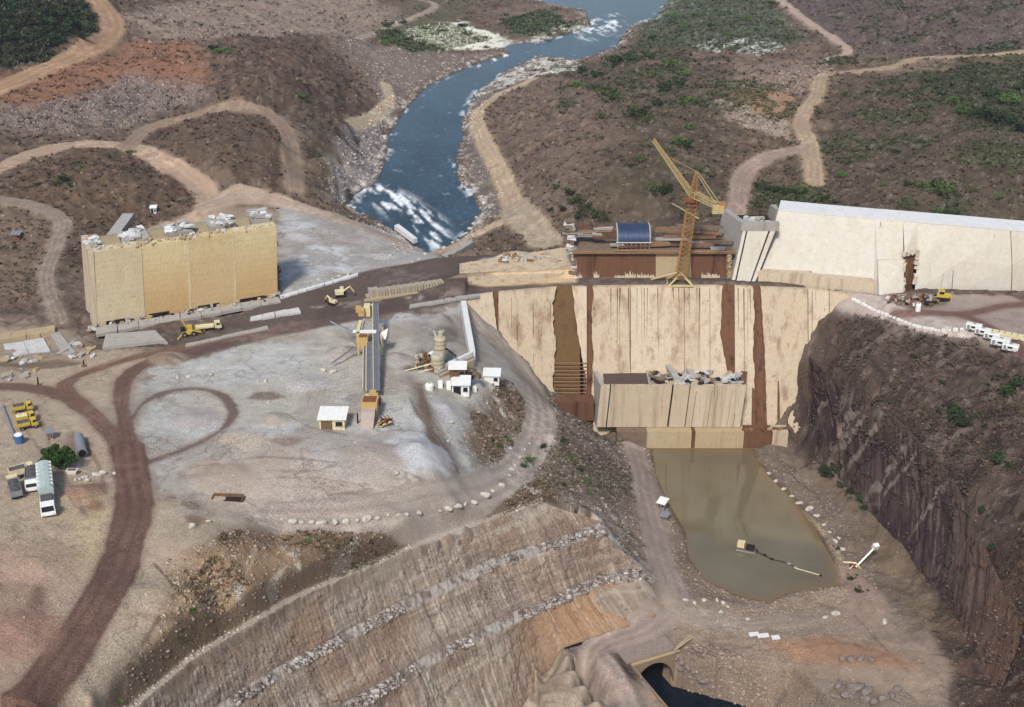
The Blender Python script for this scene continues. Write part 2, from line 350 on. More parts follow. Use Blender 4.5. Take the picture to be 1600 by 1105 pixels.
def poly_sd(P, m=30.0):                    # signed distance to a ground polygon (metres, + inside)
    out = np.full(Xf.shape, -m, np.float32)
    sel = np.nonzero((Xf > P[:, 0].min() - m) & (Xf < P[:, 0].max() + m) & (Yf_ > P[:, 1].min() - m) & (Yf_ < P[:, 1].max() + m))[0]
    x, y = Xf[sel], Yf_[sel]; d = np.full(x.shape, 1e18); ins = np.zeros(x.shape, bool)
    for a, b in zip(P, np.roll(P, -1, 0)):
        e = b - a; L = e @ e + 1e-9; t = np.clip(((x - a[0]) * e[0] + (y - a[1]) * e[1]) / L, 0, 1)
        d = np.minimum(d, (x - a[0] - t * e[0]) ** 2 + (y - a[1] - t * e[1]) ** 2)
        c = (a[1] > y) != (b[1] > y); ins ^= c & (x < (b[0] - a[0]) * (y - a[1]) / (b[1] - a[1] + 1e-12) + a[0])
    out[sel] = np.clip(np.where(ins, np.sqrt(d), -np.sqrt(d)), -m, 1e9); return out
def line_d(P, m=30.0):                     # distance to a ground polyline, and the side offset
    out = np.full(Xf.shape, m * 2, np.float32); off = np.zeros(Xf.shape, np.float32)
    sel = np.nonzero((Xf > P[:, 0].min() - m) & (Xf < P[:, 0].max() + m) & (Yf_ > P[:, 1].min() - m) & (Yf_ < P[:, 1].max() + m))[0]
    x, y = Xf[sel], Yf_[sel]; best = np.full(x.shape, 1e18); so = np.zeros(x.shape)
    for a, b in zip(P[:-1], P[1:]):
        e = b - a; L = e @ e + 1e-9; t = np.clip(((x - a[0]) * e[0] + (y - a[1]) * e[1]) / L, 0, 1)
        d = (x - a[0] - t * e[0]) ** 2 + (y - a[1] - t * e[1]) ** 2; k = d < best
        best[k] = d[k]; so[k] = (((x - a[0]) * e[1] - (y - a[1]) * e[0]) / math.sqrt(L))[k]
    out[sel] = np.sqrt(best); off[sel] = so; return out, off
def smooth_line(pts, n=6):                 # Catmull-Rom through photo points
    p = np.array(pts, float); p = np.vstack([2*p[0] - p[1], p, 2*p[-1] - p[-2]]); o = []
    for i in range(1, len(p) - 2):
        for t in np.arange(n) / n:
            o.append(0.5 * ((2*p[i]) + (-p[i-1] + p[i+1])*t + (2*p[i-1] - 5*p[i] + 4*p[i+1] - p[i+2])*t*t + (-p[i-1] + 3*p[i] - 3*p[i+1] + p[i+2])*t**3))
    return o + [p[-2]]

# ================================================================ terrain: surface colours and zones
nA = fbm(Xf, Yf_, 60, 5, 1); nB = fbm(Xf, Yf_, 16, 5, 2); nC = fbm(Xf, Yf_, 5, 4, 3); nD = fbm(Xf, Yf_, 1.6, 3, 4, 0.6); nE = fbm(Xf, Yf_, 28, 4, 9)
wrp = (nB - .5) * 2
colr = np.empty((len(Xf), 3), np.float32); colr[:] = lin(104, 88, 77)
rough = np.full(len(Xf), 1.0, np.float32)  # metres of relief
zone = np.zeros(len(Xf), np.int8)          # which piece of the setting a point belongs to
ZN = {0: 'ground', 1: 'hillside', 2: 'dirt_road', 3: 'gravel_yard', 4: 'quarry_face', 5: 'canyon_slope', 6: 'river_bank', 7: 'crest_road', 8: 'canyon_floor'}
def blend(mask, rgb, amt=1.0):
    global colr
    m = (mask * amt)[:, None]; colr += (np.array(lin(*rgb), np.float32) - colr) * m
def zone_poly(pts, rgb, feather=3.0, warp=4.0, z=None, ro=None, amt=1.0, brk=None):
    sdv = poly_sd(W2(pts)); m = sst(-feather, feather, sdv + wrp * warp + (nC - .5) * warp * 1.2)
    if brk is not None: m = m * sst(brk - .05, brk + .05, nC * .6 + nD * .4)
    blend(m, rgb, amt)
    if z is not None: zone[m > .5] = z
    if ro is not None: rough[:] = rough + (ro - rough) * m
    return m
hv = sst(.35, .65, nA); blend(hv, (120, 103, 92), .7); blend(sst(.5, .68, nB), (82, 68, 60), .6)
far = (Yf_ > 356).astype(np.float32); zone[far > 0] = 1
# far left
zone_poly([(-40,120),(120,95),(200,60),(300,62),(335,100),(330,140),(280,140),(200,150),(100,168),(-40,170)], (134,98,80), 8, 5, 1, .6)
zone_poly([(190,20),(330,-10),(560,-10),(640,20),(560,60),(480,50),(340,60),(240,62)], (138,122,113), 8, 8, 1, .7)
zone_poly([(130,150),(200,112),(290,120),(330,150),(270,165),(190,200),(60,205),(-30,190),(-30,170)], (120,107,103), 9, 8, 1, 1.0)
zone_poly([(-120,0),(110,-20),(150,22),(152,50),(60,95),(-20,118),(-120,125)], (66,66,50), 5, 4, 1, 1.2)
zone_poly([(330,62),(480,48),(560,115),(592,165),(500,182),(420,168),(340,150)], (94,77,68), 8, 5, 1, 1.3)
zone_poly([(520,60),(640,75),(780,85),(740,100),(640,140),(600,190),(580,120)], (128,113,104), 10, 4, 6, .6)
zone_poly([(580,46),(700,35),(770,62),(640,80),(600,62)], (84,94,68), 8, 8, 1)
zone_poly([(640,-5),(740,-5),(720,40),(600,45)], (92,90,72), 10, 8, 1, .6, .8)
zone_poly([(635,47),(720,34),(770,48),(805,70),(760,80),(690,74),(650,62)], (232,226,208), 4, 6, 6, .2, 1, .42)
zone_poly([(780,28),(860,18),(890,44),(850,60),(800,52)], (86,96,68), 6, 6, 6, .5, .8)
zone_poly([(860,50),(922,38),(925,52),(880,64),(820,72)], (205,198,184), 3, 5, 6, .3, .9, .48)
zone_poly([(215,205),(350,175),(430,185),(450,230),(450,290),(390,295),(310,260),(240,240)], (96,80,70), 4, 4, 1, 1.0)
zone_poly([(10,290),(100,238),(230,240),(295,285),(300,310),(230,345),(180,350),(90,345),(20,310)], (98,80,68), 4, 3, 1, 1.0)
zone_poly([(-30,320),(60,325),(90,345),(60,420),(60,470),(-30,480)], (116,99,88), 4, 3, 1, .8)
zone_poly([(470,140),(510,190),(530,260),(505,300),(480,230)], (84,76,66), 4, 3, 1, 1.2)
zone_poly([(515,235),(600,170),(610,240),(590,285),(545,310),(515,320)], (150,140,136), 3, 4, 6, .8, .8, .40)
# upstream gravel
zone_poly([(430,325),(540,338),(640,372),(695,402),(560,430),(440,462)], (164,156,152), 3, 3, 3, .18)
zone_poly([(445,345),(500,350),(560,400),(540,430),(450,430)], (188,188,192), 6, 8, 3, .18, .7, .5)
zone_poly([(310,345),(330,312),(420,322),(440,335),(430,360)], (150,128,112), 3, 3, 0, .2)
# right bank and hills
zone_poly([(735,150),(850,110),(990,110),(950,210),(900,330),(840,360),(790,300),(760,200)], (112,95,86), 8, 5, 1, 1.1)
zone_poly([(850,110),(1000,95),(1140,110),(1130,330),(1080,350),(900,340),(960,240),(1000,180)], (88,78,66), 10, 8, 1, 1.1)
zone_poly([(700,130),(740,108),(840,98),(830,120),(760,150),(735,190),(700,190)], (124,112,104), 3, 3, 6, .5)
zone_poly([(790,100),(900,95),(900,108),(840,118),(760,145),(740,150)], (206,200,192), 2, 4, 6, .4, .8, .50)
zone_poly([(720,190),(745,190),(770,290),(790,330),(745,350),(738,300)], (116,104,98), 3, 2, 6, .5)
zone_poly([(700,386),(745,340),(755,350),(720,380)], (208,204,198), 2, 2, 6, .4, .8, .48)
zone_poly([(1180,-10),(1700,-60),(1750,90),(1480,85),(1330,82),(1250,30)], (96,84,82), 12, 10, 1, 1.1)
zone_poly([(1010,-10),(1200,-10),(1250,60),(1200,80),(1080,75),(1000,75)], (78,90,74), 8, 8, 1, 1.0, .85)
zone_poly([(1080,62),(1180,58),(1250,75),(1180,82),(1090,78)], (190,192,194), 3, 5, 1, .6, .9, .56)
zone_poly([(1140,100),(1280,90),(1300,112),(1260,150),(1140,150)], (128,110,102), 6, 4, 1, .8)
zone_poly([(1135,142),(1200,135),(1240,150),(1230,190),(1180,175)], (160,128,108), 2.5, 2, 1, .3)
zone_poly([(1125,155),(1150,165),(1230,192),(1235,215),(1170,200),(1130,175)], (148,132,124), 2, 2, 1, .9)
zone_poly([(1290,125),(1750,70),(1800,420),(1290,330)], (90,79,68), 8, 8, 1, 1.1)
veg = sst(.5, .62, nE) * sst(.42, .6, nB) * (Yf_ > 370) * (Xf > 20)
blend(veg, (70, 76, 54), .7)
zone_poly([(1420,110),(1620,90),(1660,210),(1520,200)], (58,66,48), 10, 9, 1, 1.1, .8)
zone_poly([(1170,280),(1240,285),(1300,300),(1300,330),(1180,320)], (60,70,44), 4, 4, 1, 1.0, .8)
zone_poly([(880,350),(1000,330),(1130,345),(1140,390),(890,390)], (92,78,70), 4, 3, 1, .8)
# the plateau and the yard
zone_poly([(-200,545),(150,545),(260,550),(230,600),(215,720),(300,800),(440,830),(300,960),(200,1080),(140,1260),(-200,1260)], (166,147,129), 4, 4, 0, .22)
zone_poly([(-200,880),(60,850),(130,880),(100,1000),(30,1110),(-60,1260),(-200,1260)], (154,124,110), 8, 8, 0, .25, .75)
zone_poly([(100,790),(180,780),(170,870),(120,900)], (182,160,122), 6, 5, 0, .2, .5)
zone_poly([(-60,480),(80,515),(150,520),(140,550),(60,580),(-60,600)], (150,132,116), 4, 4, 0, .4)
zone_poly([(225,575),(300,545),(420,512),(620,488),(725,470),(800,560),(850,640),(838,690),(790,755),(700,782),(450,802),(330,790),(250,760),(225,700)], (168,160,151), 7, 8, 3, .16)
blend(sst(.46, .62, nE) * (zone == 3), (176, 174, 174), .55); blend(sst(.50, .64, nB) * (zone == 3), (146, 133, 122), .6)
zone_poly([(440,700),(560,740),(680,740),(720,760),(700,782),(450,802),(330,790),(300,730)], (172,150,134), 4, 4, 3, .2, .7)
zone_poly([(615,690),(660,640),(690,690),(680,730),(640,740)], (192,191,192), 2, 3, 3, .2, .7)
zone_poly([(650,500),(715,485),(745,545),(700,575),(650,560)], (138,130,124), 3, 2, 3, .25, .7)
zone_poly([(735,640),(800,600),(830,650),(800,720),(745,740),(720,690)], (124,104,88), 3, 3, 5, .7)
zone_poly([(640,590),(690,660),(730,740),(715,760),(690,720),(650,640)], (120,104,94), 1.5, 1.5, 3, .3, .8)
# slope between the yard and the quarry rim
zone_poly([(300,860),(350,830),(440,822),(640,812),(790,772),(850,700),(870,770),(845,783),(640,858),(450,940),(300,1030),(210,1105),(140,1200),(120,1180),(200,1040),(260,960)], (128,104,84), 3, 3, 5, .7)
zone_poly([(320,960),(420,890),(640,830),(700,815),(640,856),(450,936),(300,1025),(215,1095),(230,1040)], (100,84,68), 3, 4, 5, .6, .75)
zone_poly([(260,880),(380,850),(440,870),(400,940),(300,1000),(240,1000)], (168,140,112), 4, 5, 5, .5, .6)
blend(sst(.60, .66, nC*.5 + nB*.5) * (zone == 5), (196, 188, 180), .7)
zone_poly([(880,1022),(905,1058),(938,1105),(975,1165),(880,1170),(846,1064)], (156,122,96), 1, 1, 4, .3)
# quarry face
qm = zone_poly([(210,1108),(300,1032),(450,942),(640,860),(845,786),(930,800),(1010,880),(1042,950),(1020,968),(980,982),(882,1014),(905,1056),(935,1102),(1000,1240),(100,1260),(140,1190)], (150,134,119), 1.0, .6, 4, .06)
# spoil slope below the dam
zone_poly([(840,650),(862,607),(935,674),(1000,700),(990,800),(1030,930),(1000,900),(930,800),(870,775),(830,720)], (126,110,98), 3, 3, 5, .9)
zone_poly([(870,640),(940,680),(985,720),(985,800),(930,770),(880,700)], (104,92,82), 3, 4, 5, .9, .7)
zone_poly([(900,780),(960,800),(1020,900),(1030,930),(990,900),(930,830)], (196,190,186), 3, 4, 4, .9, .7, .48)
# canyon right
zone_poly([(1330,462),(1420,505),(1510,520),(1600,560),(1800,600),(1900,1300),(1500,1300),(1440,980),(1380,880),(1290,760),(1225,660),(1240,560)], (98,81,71), 3, 3, 5, 1.1)
blend(sst(.48, .62, nB) * ((zone == 5) & (Xf > 60)), (78, 64, 57), .7)
zone_poly([(1250,565),(1300,596),(1370,634),(1430,688),(1490,752),(1520,820),(1500,860),(1445,892),(1390,832),(1335,772),(1290,716),(1240,640)], (66,54,54), 2, 2, 5, .9)
for pts_, hw_ in (([(1378,640),(1345,652),(1315,680),(1300,712)], 1.3), ([(1350,646),(1318,668),(1305,700)], .6), ([(1408,690),(1375,712),(1358,755)], .8), ([(1430,700),(1392,735),(1378,775)], .35), ([(1465,770),(1440,800),(1425,850)], .4), ([(1330,612),(1290,640),(1270,670)], .5), ([(1500,800),(1470,840),(1455,880)], .4)):
    d_, _ = line_d(W2(smooth_line(pts_)), 8); blend(sst(hw_, hw_ * .2, d_ + (nC - .5) * 1.2 + (nD - .5) * .8), (150, 136, 124), .7)
zone_poly([(1480,900),(1600,820),(1800,900),(1800,1200),(1560,1200)], (100,76,62), 5, 5, 5, 1.1, .8)
zone_poly([(1560,960),(1640,900),(1700,1150),(1600,1100)], (66,48,42), 4, 3, 5, 1.1, .8)
# canyon floor
zone_poly([(1000,690),(1040,780),(1080,880),(1150,930),(1310,905),(1360,900),(1480,1030),(1520,1200),(1100,1240),(1010,1100),(990,1030),(1060,960),(1035,880),(1010,800),(985,700)], (150,130,114), 2, 2, 8, .35)
zone_poly([(1170,710),(1215,650),(1290,715),(1390,830),(1460,930),(1440,1000),(1350,900),(1310,880),(1240,770)], (120,104,92), 2, 2, 8, .6, .9)
zone_poly([(1290,740),(1340,775),(1440,890),(1470,980),(1400,930),(1340,830)], (116,96,76), 3, 4, 8, .6, .7)
zone_poly([(1200,1003),(1290,990),(1390,1018),(1430,1045),(1330,1040),(1220,1030)], (156,112,84), 2.5, 1.5, 8, .2, .65)
zone_poly([(1050,1000),(1110,1000),(1220,1040),(1500,1090),(1500,1260),(1180,1240),(1080,1060)], (122,106,94), 3, 2, 8, .5, .7)
zone_poly([(1025,830),(1065,830),(1100,910),(1160,940),(1200,950),(1060,930)], (110,94,82), 2, 2, 8, .4, .7)
# crest road
zone_poly([(250,540),(440,462),(560,426),(680,402),(765,396),(765,415),(900,425),(1140,432),(1330,452),(1330,464),(1140,452),(720,472),(620,488),(420,516),(290,540)], (94,80,74), 1.2, .8, 7, .10)
zone_poly([(700,435),(760,415),(900,402),(900,436),(760,446)], (196,168,134), 1, .8, 7, .15)
zone_poly([(750,405),(800,395),(890,396),(890,404),(800,415)], (210,200,184), 1, 2, 7, .3, .9)
zone_poly([(480,478),(700,450),(720,462),(620,475),(500,492)], (170,156,146), 1, 2.5, 7, .12, .6, .5)
zone_poly([(250,545),(420,512),(560,488),(620,486),(560,500),(430,525),(300,560)], (110,88,78), 1.5, 1, 7, .1)
zone_poly([(1330,462),(1440,455),(1650,460),(1650,560),(1560,545),(1510,518),(1420,505)], (150,134,124), 1.5, 1.5, 0, .15)
for cx_, cy_, rx_, ry_, rgb_ in ((415,618,28,7,(96,78,66)),(304,815,14,10,(104,84,68)),(552,771,34,5,(92,76,62)),(450,690,20,6,(128,108,94)),(640,575,10,5,(96,84,78)),(655,640,14,12,(120,106,98)),(470,735,40,3,(126,112,104)),(640,700,30,3,(120,108,104)),(380,690,40,12,(178,160,142)),(260,790,22,14,(178,160,138)),(150,790,16,10,(130,92,70)),(150,760,22,8,(120,96,82)),(120,690,26,16,(128,104,88)),(60,960,14,50,(112,86,72)),(330,745,30,3,(140,122,110)),(500,760,50,3,(138,122,112)),(430,560,60,3,(178,176,178)),(340,575,50,3,(186,182,182)),(560,620,20,6,(140,132,130)),(700,520,18,14,(108,98,92)),(690,575,22,10,(90,78,70)),(660,560,14,16,(92,80,72)),(1440,465,26,7,(92,78,66)),(60,570,60,6,(104,88,70))):
    zone_poly([(cx_ + rx_*math.cos(a_)*(1 + .25*math.sin(3*a_ + cx_)), cy_ + ry_*math.sin(a_)) for a_ in np.linspace(0, 6.28, 15)[:-1]], rgb_, 1.0, 1.2, None, .3, .75)
# wheel tracks and erosion rills drawn across the yards
for pts_, hw_, rgb_, am_ in (([(230,600),(330,580),(450,560),(560,560)], .35, (196,190,188), .5),([(240,590),(340,566),(440,545),(540,545)], .3, (190,184,182), .5),([(300,730),(400,715),(500,720),(620,735),(690,760)], .5, (126,112,106), .6),([(330,760),(450,745),(560,755),(680,770)], .5, (134,118,108), .5),([(340,700),(420,680),(520,690)], .35, (128,112,104), .5),([(440,640),(480,665),(540,680)], .3, (118,104,98), .5),
    ([(230,870),(260,900),(300,940)], .35, (98,78,64), .7),([(100,660),(150,720),(165,770)], .5, (126,98,82), .6),([(20,640),(60,700),(90,760),(130,800)], .3, (140,116,100), .6),([(60,640),(75,690),(110,760),(150,830)], .4, (132,108,94), .5),([(600,700),(640,690),(690,715)], .4, (200,200,206), .5),([(640,620),(655,650),(690,690),(715,735)], .6, (84,72,66), .7),([(470,700),(480,740),(520,775)], .3, (130,114,104), .5),([(1160,940),(1240,930),(1330,960)], .4, (112,94,82), .5),([(1100,1000),(1200,1015),(1330,1005),(1420,1040)], .5, (124,102,86), .5),([(1330,955),(1380,1010),(1440,1070)], .4, (104,86,74), .5),
    ([(350,840),(330,880),(270,930)], .4, (112,92,76), .6),([(400,850),(380,900),(320,950)], .4, (176,160,146), .5),([(480,840),(440,890),(420,920)], .5, (190,180,168), .5),([(560,840),(520,890)], .5, (186,176,166), .5),([(650,835),(610,865)], .4, (188,178,168), .5),([(250,960),(200,1040),(160,1100)], .5, (90,74,60), .6)):
    d_, _ = line_d(W2(smooth_line(pts_)), 6); blend(sst(hw_, hw_ * .3, d_ + (nC - .5) * 1.4 + (nD - .5) * .6), rgb_, am_)
for pts_, hw_, rgb_, am_ in (([(178,918),(130,1000),(70,1098)], .35, (176,146,128), .6), ([(1190,735),(1215,768),(1250,797),(1285,830),(1308,862),(1318,900)], 1.0, (172,152,128), .75), ([(1030,700),(1036,745),(1050,790)], .6, (90,74,62), .5)):
    d_, _ = line_d(W2(smooth_line(pts_)), 6); blend(sst(hw_, hw_ * .5, d_ + (nC - .5) * .8), rgb_, am_)
zone_poly([(1370,470),(1420,455),(1470,460),(1480,472),(1430,485)], (120,104,88), 1, 1.5, 0, .5, .9)
# roads: (photo polyline, half width m, colour, contrast of wheel tracks)
ROADS = [
 ([(-30,150),(0,136),(60,112),(120,87),(162,62),(178,38),(165,12),(145,-8)], 6.0, (164,131,104), .25),
 ([(-30,275),(0,262),(60,237),(120,226),(200,228),(245,248),(290,275),(320,300),(325,325),(300,345),(250,360)], 4.2, (168,142,122), .2),
 ([(200,228),(230,202),(290,182),(360,168),(420,178),(447,205),(458,250),(462,292)], 3.6, (138,117,101), .2),
 ([(325,322),(380,306),(450,318),(540,345),(620,375),(650,388)], 4.0, (168,146,130), .2),
 ([(835,122),(775,150),(745,180),(755,215),(775,255),(795,300),(802,330),(775,350),(720,375),(688,394)], 3.4, (176,152,128), .2),
 ([(802,325),(825,350),(855,378)], 5.5, (160,142,122), .1),
 ([(1700,70),(1550,85),(1435,90),(1400,102),(1320,112),(1285,120),(1275,150),(1252,185),(1262,220),(1270,255),(1273,287)], 3.4, (164,140,117), .2),
 ([(1250,232),(1200,245),(1165,270),(1155,300),(1150,335)], 3.4, (152,130,118), .15),
 ([(1205,-10),(1270,38),(1325,78),(1290,92)], 2.4, (176,152,138), .1),
 ([(0,312),(60,322),(98,345),(84,390),(72,440),(92,500)], 2.6, (134,118,106), .3),
 ([(603,130),(608,158),(585,182),(550,195)], 2.8, (186,164,138), .1),
 ([(560,60),(600,45),(680,10),(640,-5)], 2.4, (158,138,124), .1),
 ([(745,500),(795,555),(835,605),(846,650),(835,695),(790,752),(700,784),(600,796),(520,802),(430,806)], 4.2, (158,144,134), .25),
 ([(690,725),(668,660),(655,600)], .8, (112,94,84), 0),
 ([(990,695),(1006,745),(1015,800),(1035,880),(1055,940),(1005,982),(930,1018),(955,1070),(985,1120),(1010,1170)], 3.8, (152,134,124), .2),
 ([(1040,930),(1090,960),(1160,975),(1250,965)], 3.6, (156,138,124), .1),
 ([(1310,890),(1345,920),(1360,960)], 3.2, (150,126,112), .1),
 ([(1325,463),(1370,478),(1430,500),(1500,515),(1520,512)], 3.0, (170,154,146), .2),
 ([(1650,474),(1570,478),(1510,490),(1440,488),(1400,492)], 1.9, (112,84,76), .2),
 ([(1500,492),(1540,508),(1600,550),(1660,600)], 1.8, (110,80,72), .2),
 ([(210,800),(205,745),(188,695),(150,652),(105,621),(55,607),(0,604)], 2.3, (108,83,73), .3),
 ([(208,760),(200,700),(194,655),(189,622),(194,596),(212,576),(250,560)], 2.2, (106,80,70), .3),
 ([(130,632),(105,612),(104,598),(140,580),(220,556),(300,540),(400,516)], 1.7, (114,86,72), .3),
 ([(206,728),(228,723),(255,714),(300,697),(345,672),(364,648),(352,622),(315,608),(262,612),(225,630),(205,655)], 0.85, (106,88,80), .3),
 ([(-10,1180),(40,1105),(105,1020),(162,930),(195,850),(210,780),(207,740),(200,700)], 3.7, (102,76,67), .3),
]
for pts, hw, rgb, trk in ROADS:
    d, off = line_d(W2(smooth_line(pts)), 20)
    m = sst(.5, -.5, d - hw + (nC - .5) * 1.6 + (nB - .5) * 1.2)
    blend(m, rgb, .94)
    if trk:
        t = np.cos(off / hw * math.pi * 3.2 + (nB - .5) * 7 + (nE - .5) * 6); blend(m * sst(.1, .9, t) * sst(.3, .6, nB), tuple(min(255, c * 1.22) for c in rgb), trk * 1.6)
        blend(m * sst(.3, .9, -t), tuple(c * .78 for c in rgb), trk)
    sh = sst(1.8, 0, d - hw) * (1 - m); blend(sh, tuple(c * .9 + 16 for c in rgb), .35)
    blend(m * sst(.5, .62, nB) * sst(.45, .6, nD), tuple(min(255, c * 1.14 + 8) for c in rgb), .45); blend(m * sst(.56, .66, nC), tuple(c * .86 for c in rgb), .5)
    zone[m > .5] = 2; rough += (.05 - rough) * np.maximum(m, sh * .6)
colr[zone == 1] *= np.array([1.03, .99, .91], np.float32); colr[(zone == 5) & (Xf > 60)] *= .78; colr[zone == 3] *= 1.04; colr[zone == 6] *= .9
rid = 1 - np.abs(fbm(Xf, Yf_, 11, 4, 101) * 2 - 1); blend(sst(.90, .985, rid) * np.clip(rough, 0, 1) * (zone != 2), (62, 52, 46), .5); rid2 = 1 - np.abs(fbm(Xf, Yf_, 7, 4, 103) * 2 - 1); blend(sst(.95, .99, rid2) * ((zone == 3) | (zone == 0) | (zone == 8)) * sst(.45, .6, nE), (104, 90, 82), .45)
blend((zone == 7) * sst(.5, .64, nB) * sst(.42, .58, nD), (126, 112, 104), .5); blend((zone == 7) * sst(.5, .62, nE), (78, 64, 60), .5)
colr *= np.array([.97, 1.0, .97], np.float32)
# fine mottling that belongs to the soil
g = (nD - .5) * .42 + (nC - .5) * .34; colr *= np.clip(1 + g * (.45 + .75 * np.clip(rough, 0, 1)), .45, 1.7)[:, None]
hz = sst(.62, .75, nD) * np.clip(rough - .3, 0, 1); blend(hz, (160, 148, 138), .28)
# pale veins and dust on the quarry ledges and stripes on its faces are rock colour
# ================================================================ terrain: relief
ridge = 1 - np.abs(nB * 2 - 1)
nF = fbm(Xf, Yf_, 9, 4, 21); r2 = 1 - np.abs(nF * 2 - 1)
Z = Z0.ravel() + rough * ((nB - .5) * 2.4 + (nC - .5) * 1.3 + (nD - .5) * .55 - (r2 ** 4) * 1.3) * np.clip(Yf_ / 380, .7, 1.5)
for hx, hy, hr, hh_, hc in ((536, 552, 5.0, 2.2, (146,136,128)), (430, 655, 4.0, 1.2, (160,146,132)), (655, 705, 7.0, 2.2, (178,176,178)), (620, 560, 4.0, 1.4, (150,144,140)), (300, 655, 6.0, 1.0, (158,150,144)), (580, 715, 9.0, 1.6, (158,146,134)), (480, 600, 6.0, 1.2, (172,168,166)), (700, 640, 4.0, 1.2, (176,172,170)), (260, 560, 5.0, 1.0, (150,132,114)), (690, 500, 4.0, 2.0, (140,132,126)), (130, 770, 5.0, 1.2, (146,112,90)), (60, 880, 8.0, 1.4, (164,140,120)), (350, 745, 8.0, 1.2, (162,146,130)), (20, 990, 9.0, 1.5, (148,116,100)), (470, 370, 6.0, 1.2, (178,174,172)), (600, 400, 6.0, 1.0, (176,172,168))):
    c0 = march(hx, hy, Z0); r_ = np.hypot(Xf - c0[0], (Yf_ - c0[1])) / hr * (1 + (nB - .5) * .9); b_ = np.clip(1 - r_, 0, 1); Z += hh_ * (b_ ** 1.2) * (1 + (nC - .5) * .5); blend(sst(0, .35, b_), hc, .7)
# drill striations and broken ledges on the quarry face
ux, uy = 0.69, 0.72; along = Xf * ux + Yf_ * uy
stri = vnoise(along / .9, along * 0, 31) * .5 + vnoise(along / 2.7, Xf * .02, 33) * .5
Z += (zone == 4) * ((stri - .5) * .2 + (nC - .5) * .25)
led = np.zeros(len(Xf), np.float32)
for L in (5, 7):
    d, _ = line_d(W2([(x, y) for x, y, z in LINES[L]]), 12); led = np.maximum(led, sst(1.5, .4, d + (nB - .5) * 2.4) * sst(.40, .54, nE))
blend(led * (zone == 4), (160, 150, 142), .7); Z += led * (zone == 4) * (nD - .4) * .7
RIM = np.array(densify(LINES[3])); d, _ = line_d(RIM[:, :2], 12); drim = np.where(_ < 0, d, 0); d = np.where(_ < 0, d * 4.0, d); rimz = np.interp(along, (RIM[:, 0]*ux + RIM[:, 1]*uy)[::-1], RIM[::-1, 2]); rk = sst(2.6, 1.0, d); Z = Z * (1 - rk) + (rimz + (nD - .5) * .15) * rk
blend(sst(1.25, .95, d + (nD - .5) * .5), (176, 164, 150), .75); blend(sst(1.1, .7, np.abs(d - 2.0) + (nC - .5)) * (zone == 5), (88, 74, 62), .6)
Zs0 = Z0.ravel(); bands = np.sin((Zs0 + (nE - .5) * 5) * 1.5)
qf = (zone == 4) * (1 - led)
drill = .5 + .5 * np.sin(along * 5.2 + 3 * vnoise(along / 6, along * 0, 71)); blend(qf * sst(.6, 1, drill) * sst(.4, .6, nE), (178, 160, 140), .35)
crk = (1 - np.abs(fbm(along, Zs0 * 1.3, 5.5, 4, 73) * 2 - 1)); blend(qf * sst(.965, .995, crk), (92, 78, 68), .6)
jn = (1 - np.abs(fbm(along * .15, Zs0 * 1.0, 2.6, 3, 75) * 2 - 1)); blend(qf * sst(.97, .995, jn), (100, 86, 74), .35); fs = vnoise(along / .33, Zs0 / 9, 91) * .5 + vnoise(along / .95, Zs0 / 14, 92) * .5 + (nE - .5) * .3; blend(qf * sst(.52, .75, fs), (112, 97, 85), .5); blend(qf * sst(.42, .22, fs), (188, 174, 156), .45); blend(qf * sst(.56, .7, nE), (150, 120, 98), .3); blend(qf * sst(.85, 1, bands), (176, 164, 150), .3)
# slanted bedding on the dark rock wall
def frac(u, v, w, sd_): n_ = fbm(u, v, w, 4, sd_, .6); return (1 - np.abs(n_ * 2 - 1)) ** 2
Zb = Z0.ravel(); qd = (zone == 4) * (1 - rk) * (.22 * (fbm(along, Zb * 1.6, 2.2, 4, 61, .6) - .5) * 2 - .2 * frac(along, Zb * .25, 1.6, 63) + .4 * (np.floor(fbm(along, Zb * .1, 9, 2, 66) * 9) / 9 - .5))
dispx = qd * .72; dispy = qd * -.69
dk = (zone == 5) & (Xf > 70) & (Yf_ < 330); bed = np.sin((Xf * .55 + Yf_ * .5 - Zs0 * .9 + (nB - .5) * 12 + (nC - .5) * 6) * .9) * sst(260, 275, Yf_); Z += dk * bed * .6
dkd = dk * (.9 * (fbm(Yf_ + Xf * .4, Zs0 * 1.2, 5, 4, 81, .6) - .5) * 2 - .6 * frac(Yf_ - Zs0 * .8, Zs0 + Xf * .3, 3.0, 83)); dispx = dispx - dkd * .75; dispy = dispy - dkd * .5
cr2 = 1 - np.abs(fbm(Yf_ - Zs0 * .7, Zs0 * .9 + Xf * .3, 6, 4, 85) * 2 - 1); blend(dk * sst(.92, .985, cr2), (46, 38, 38), .7)
blend(dk * sst(.5, 1, bed) * sst(.5, .64, nB), (132, 116, 106), .5)
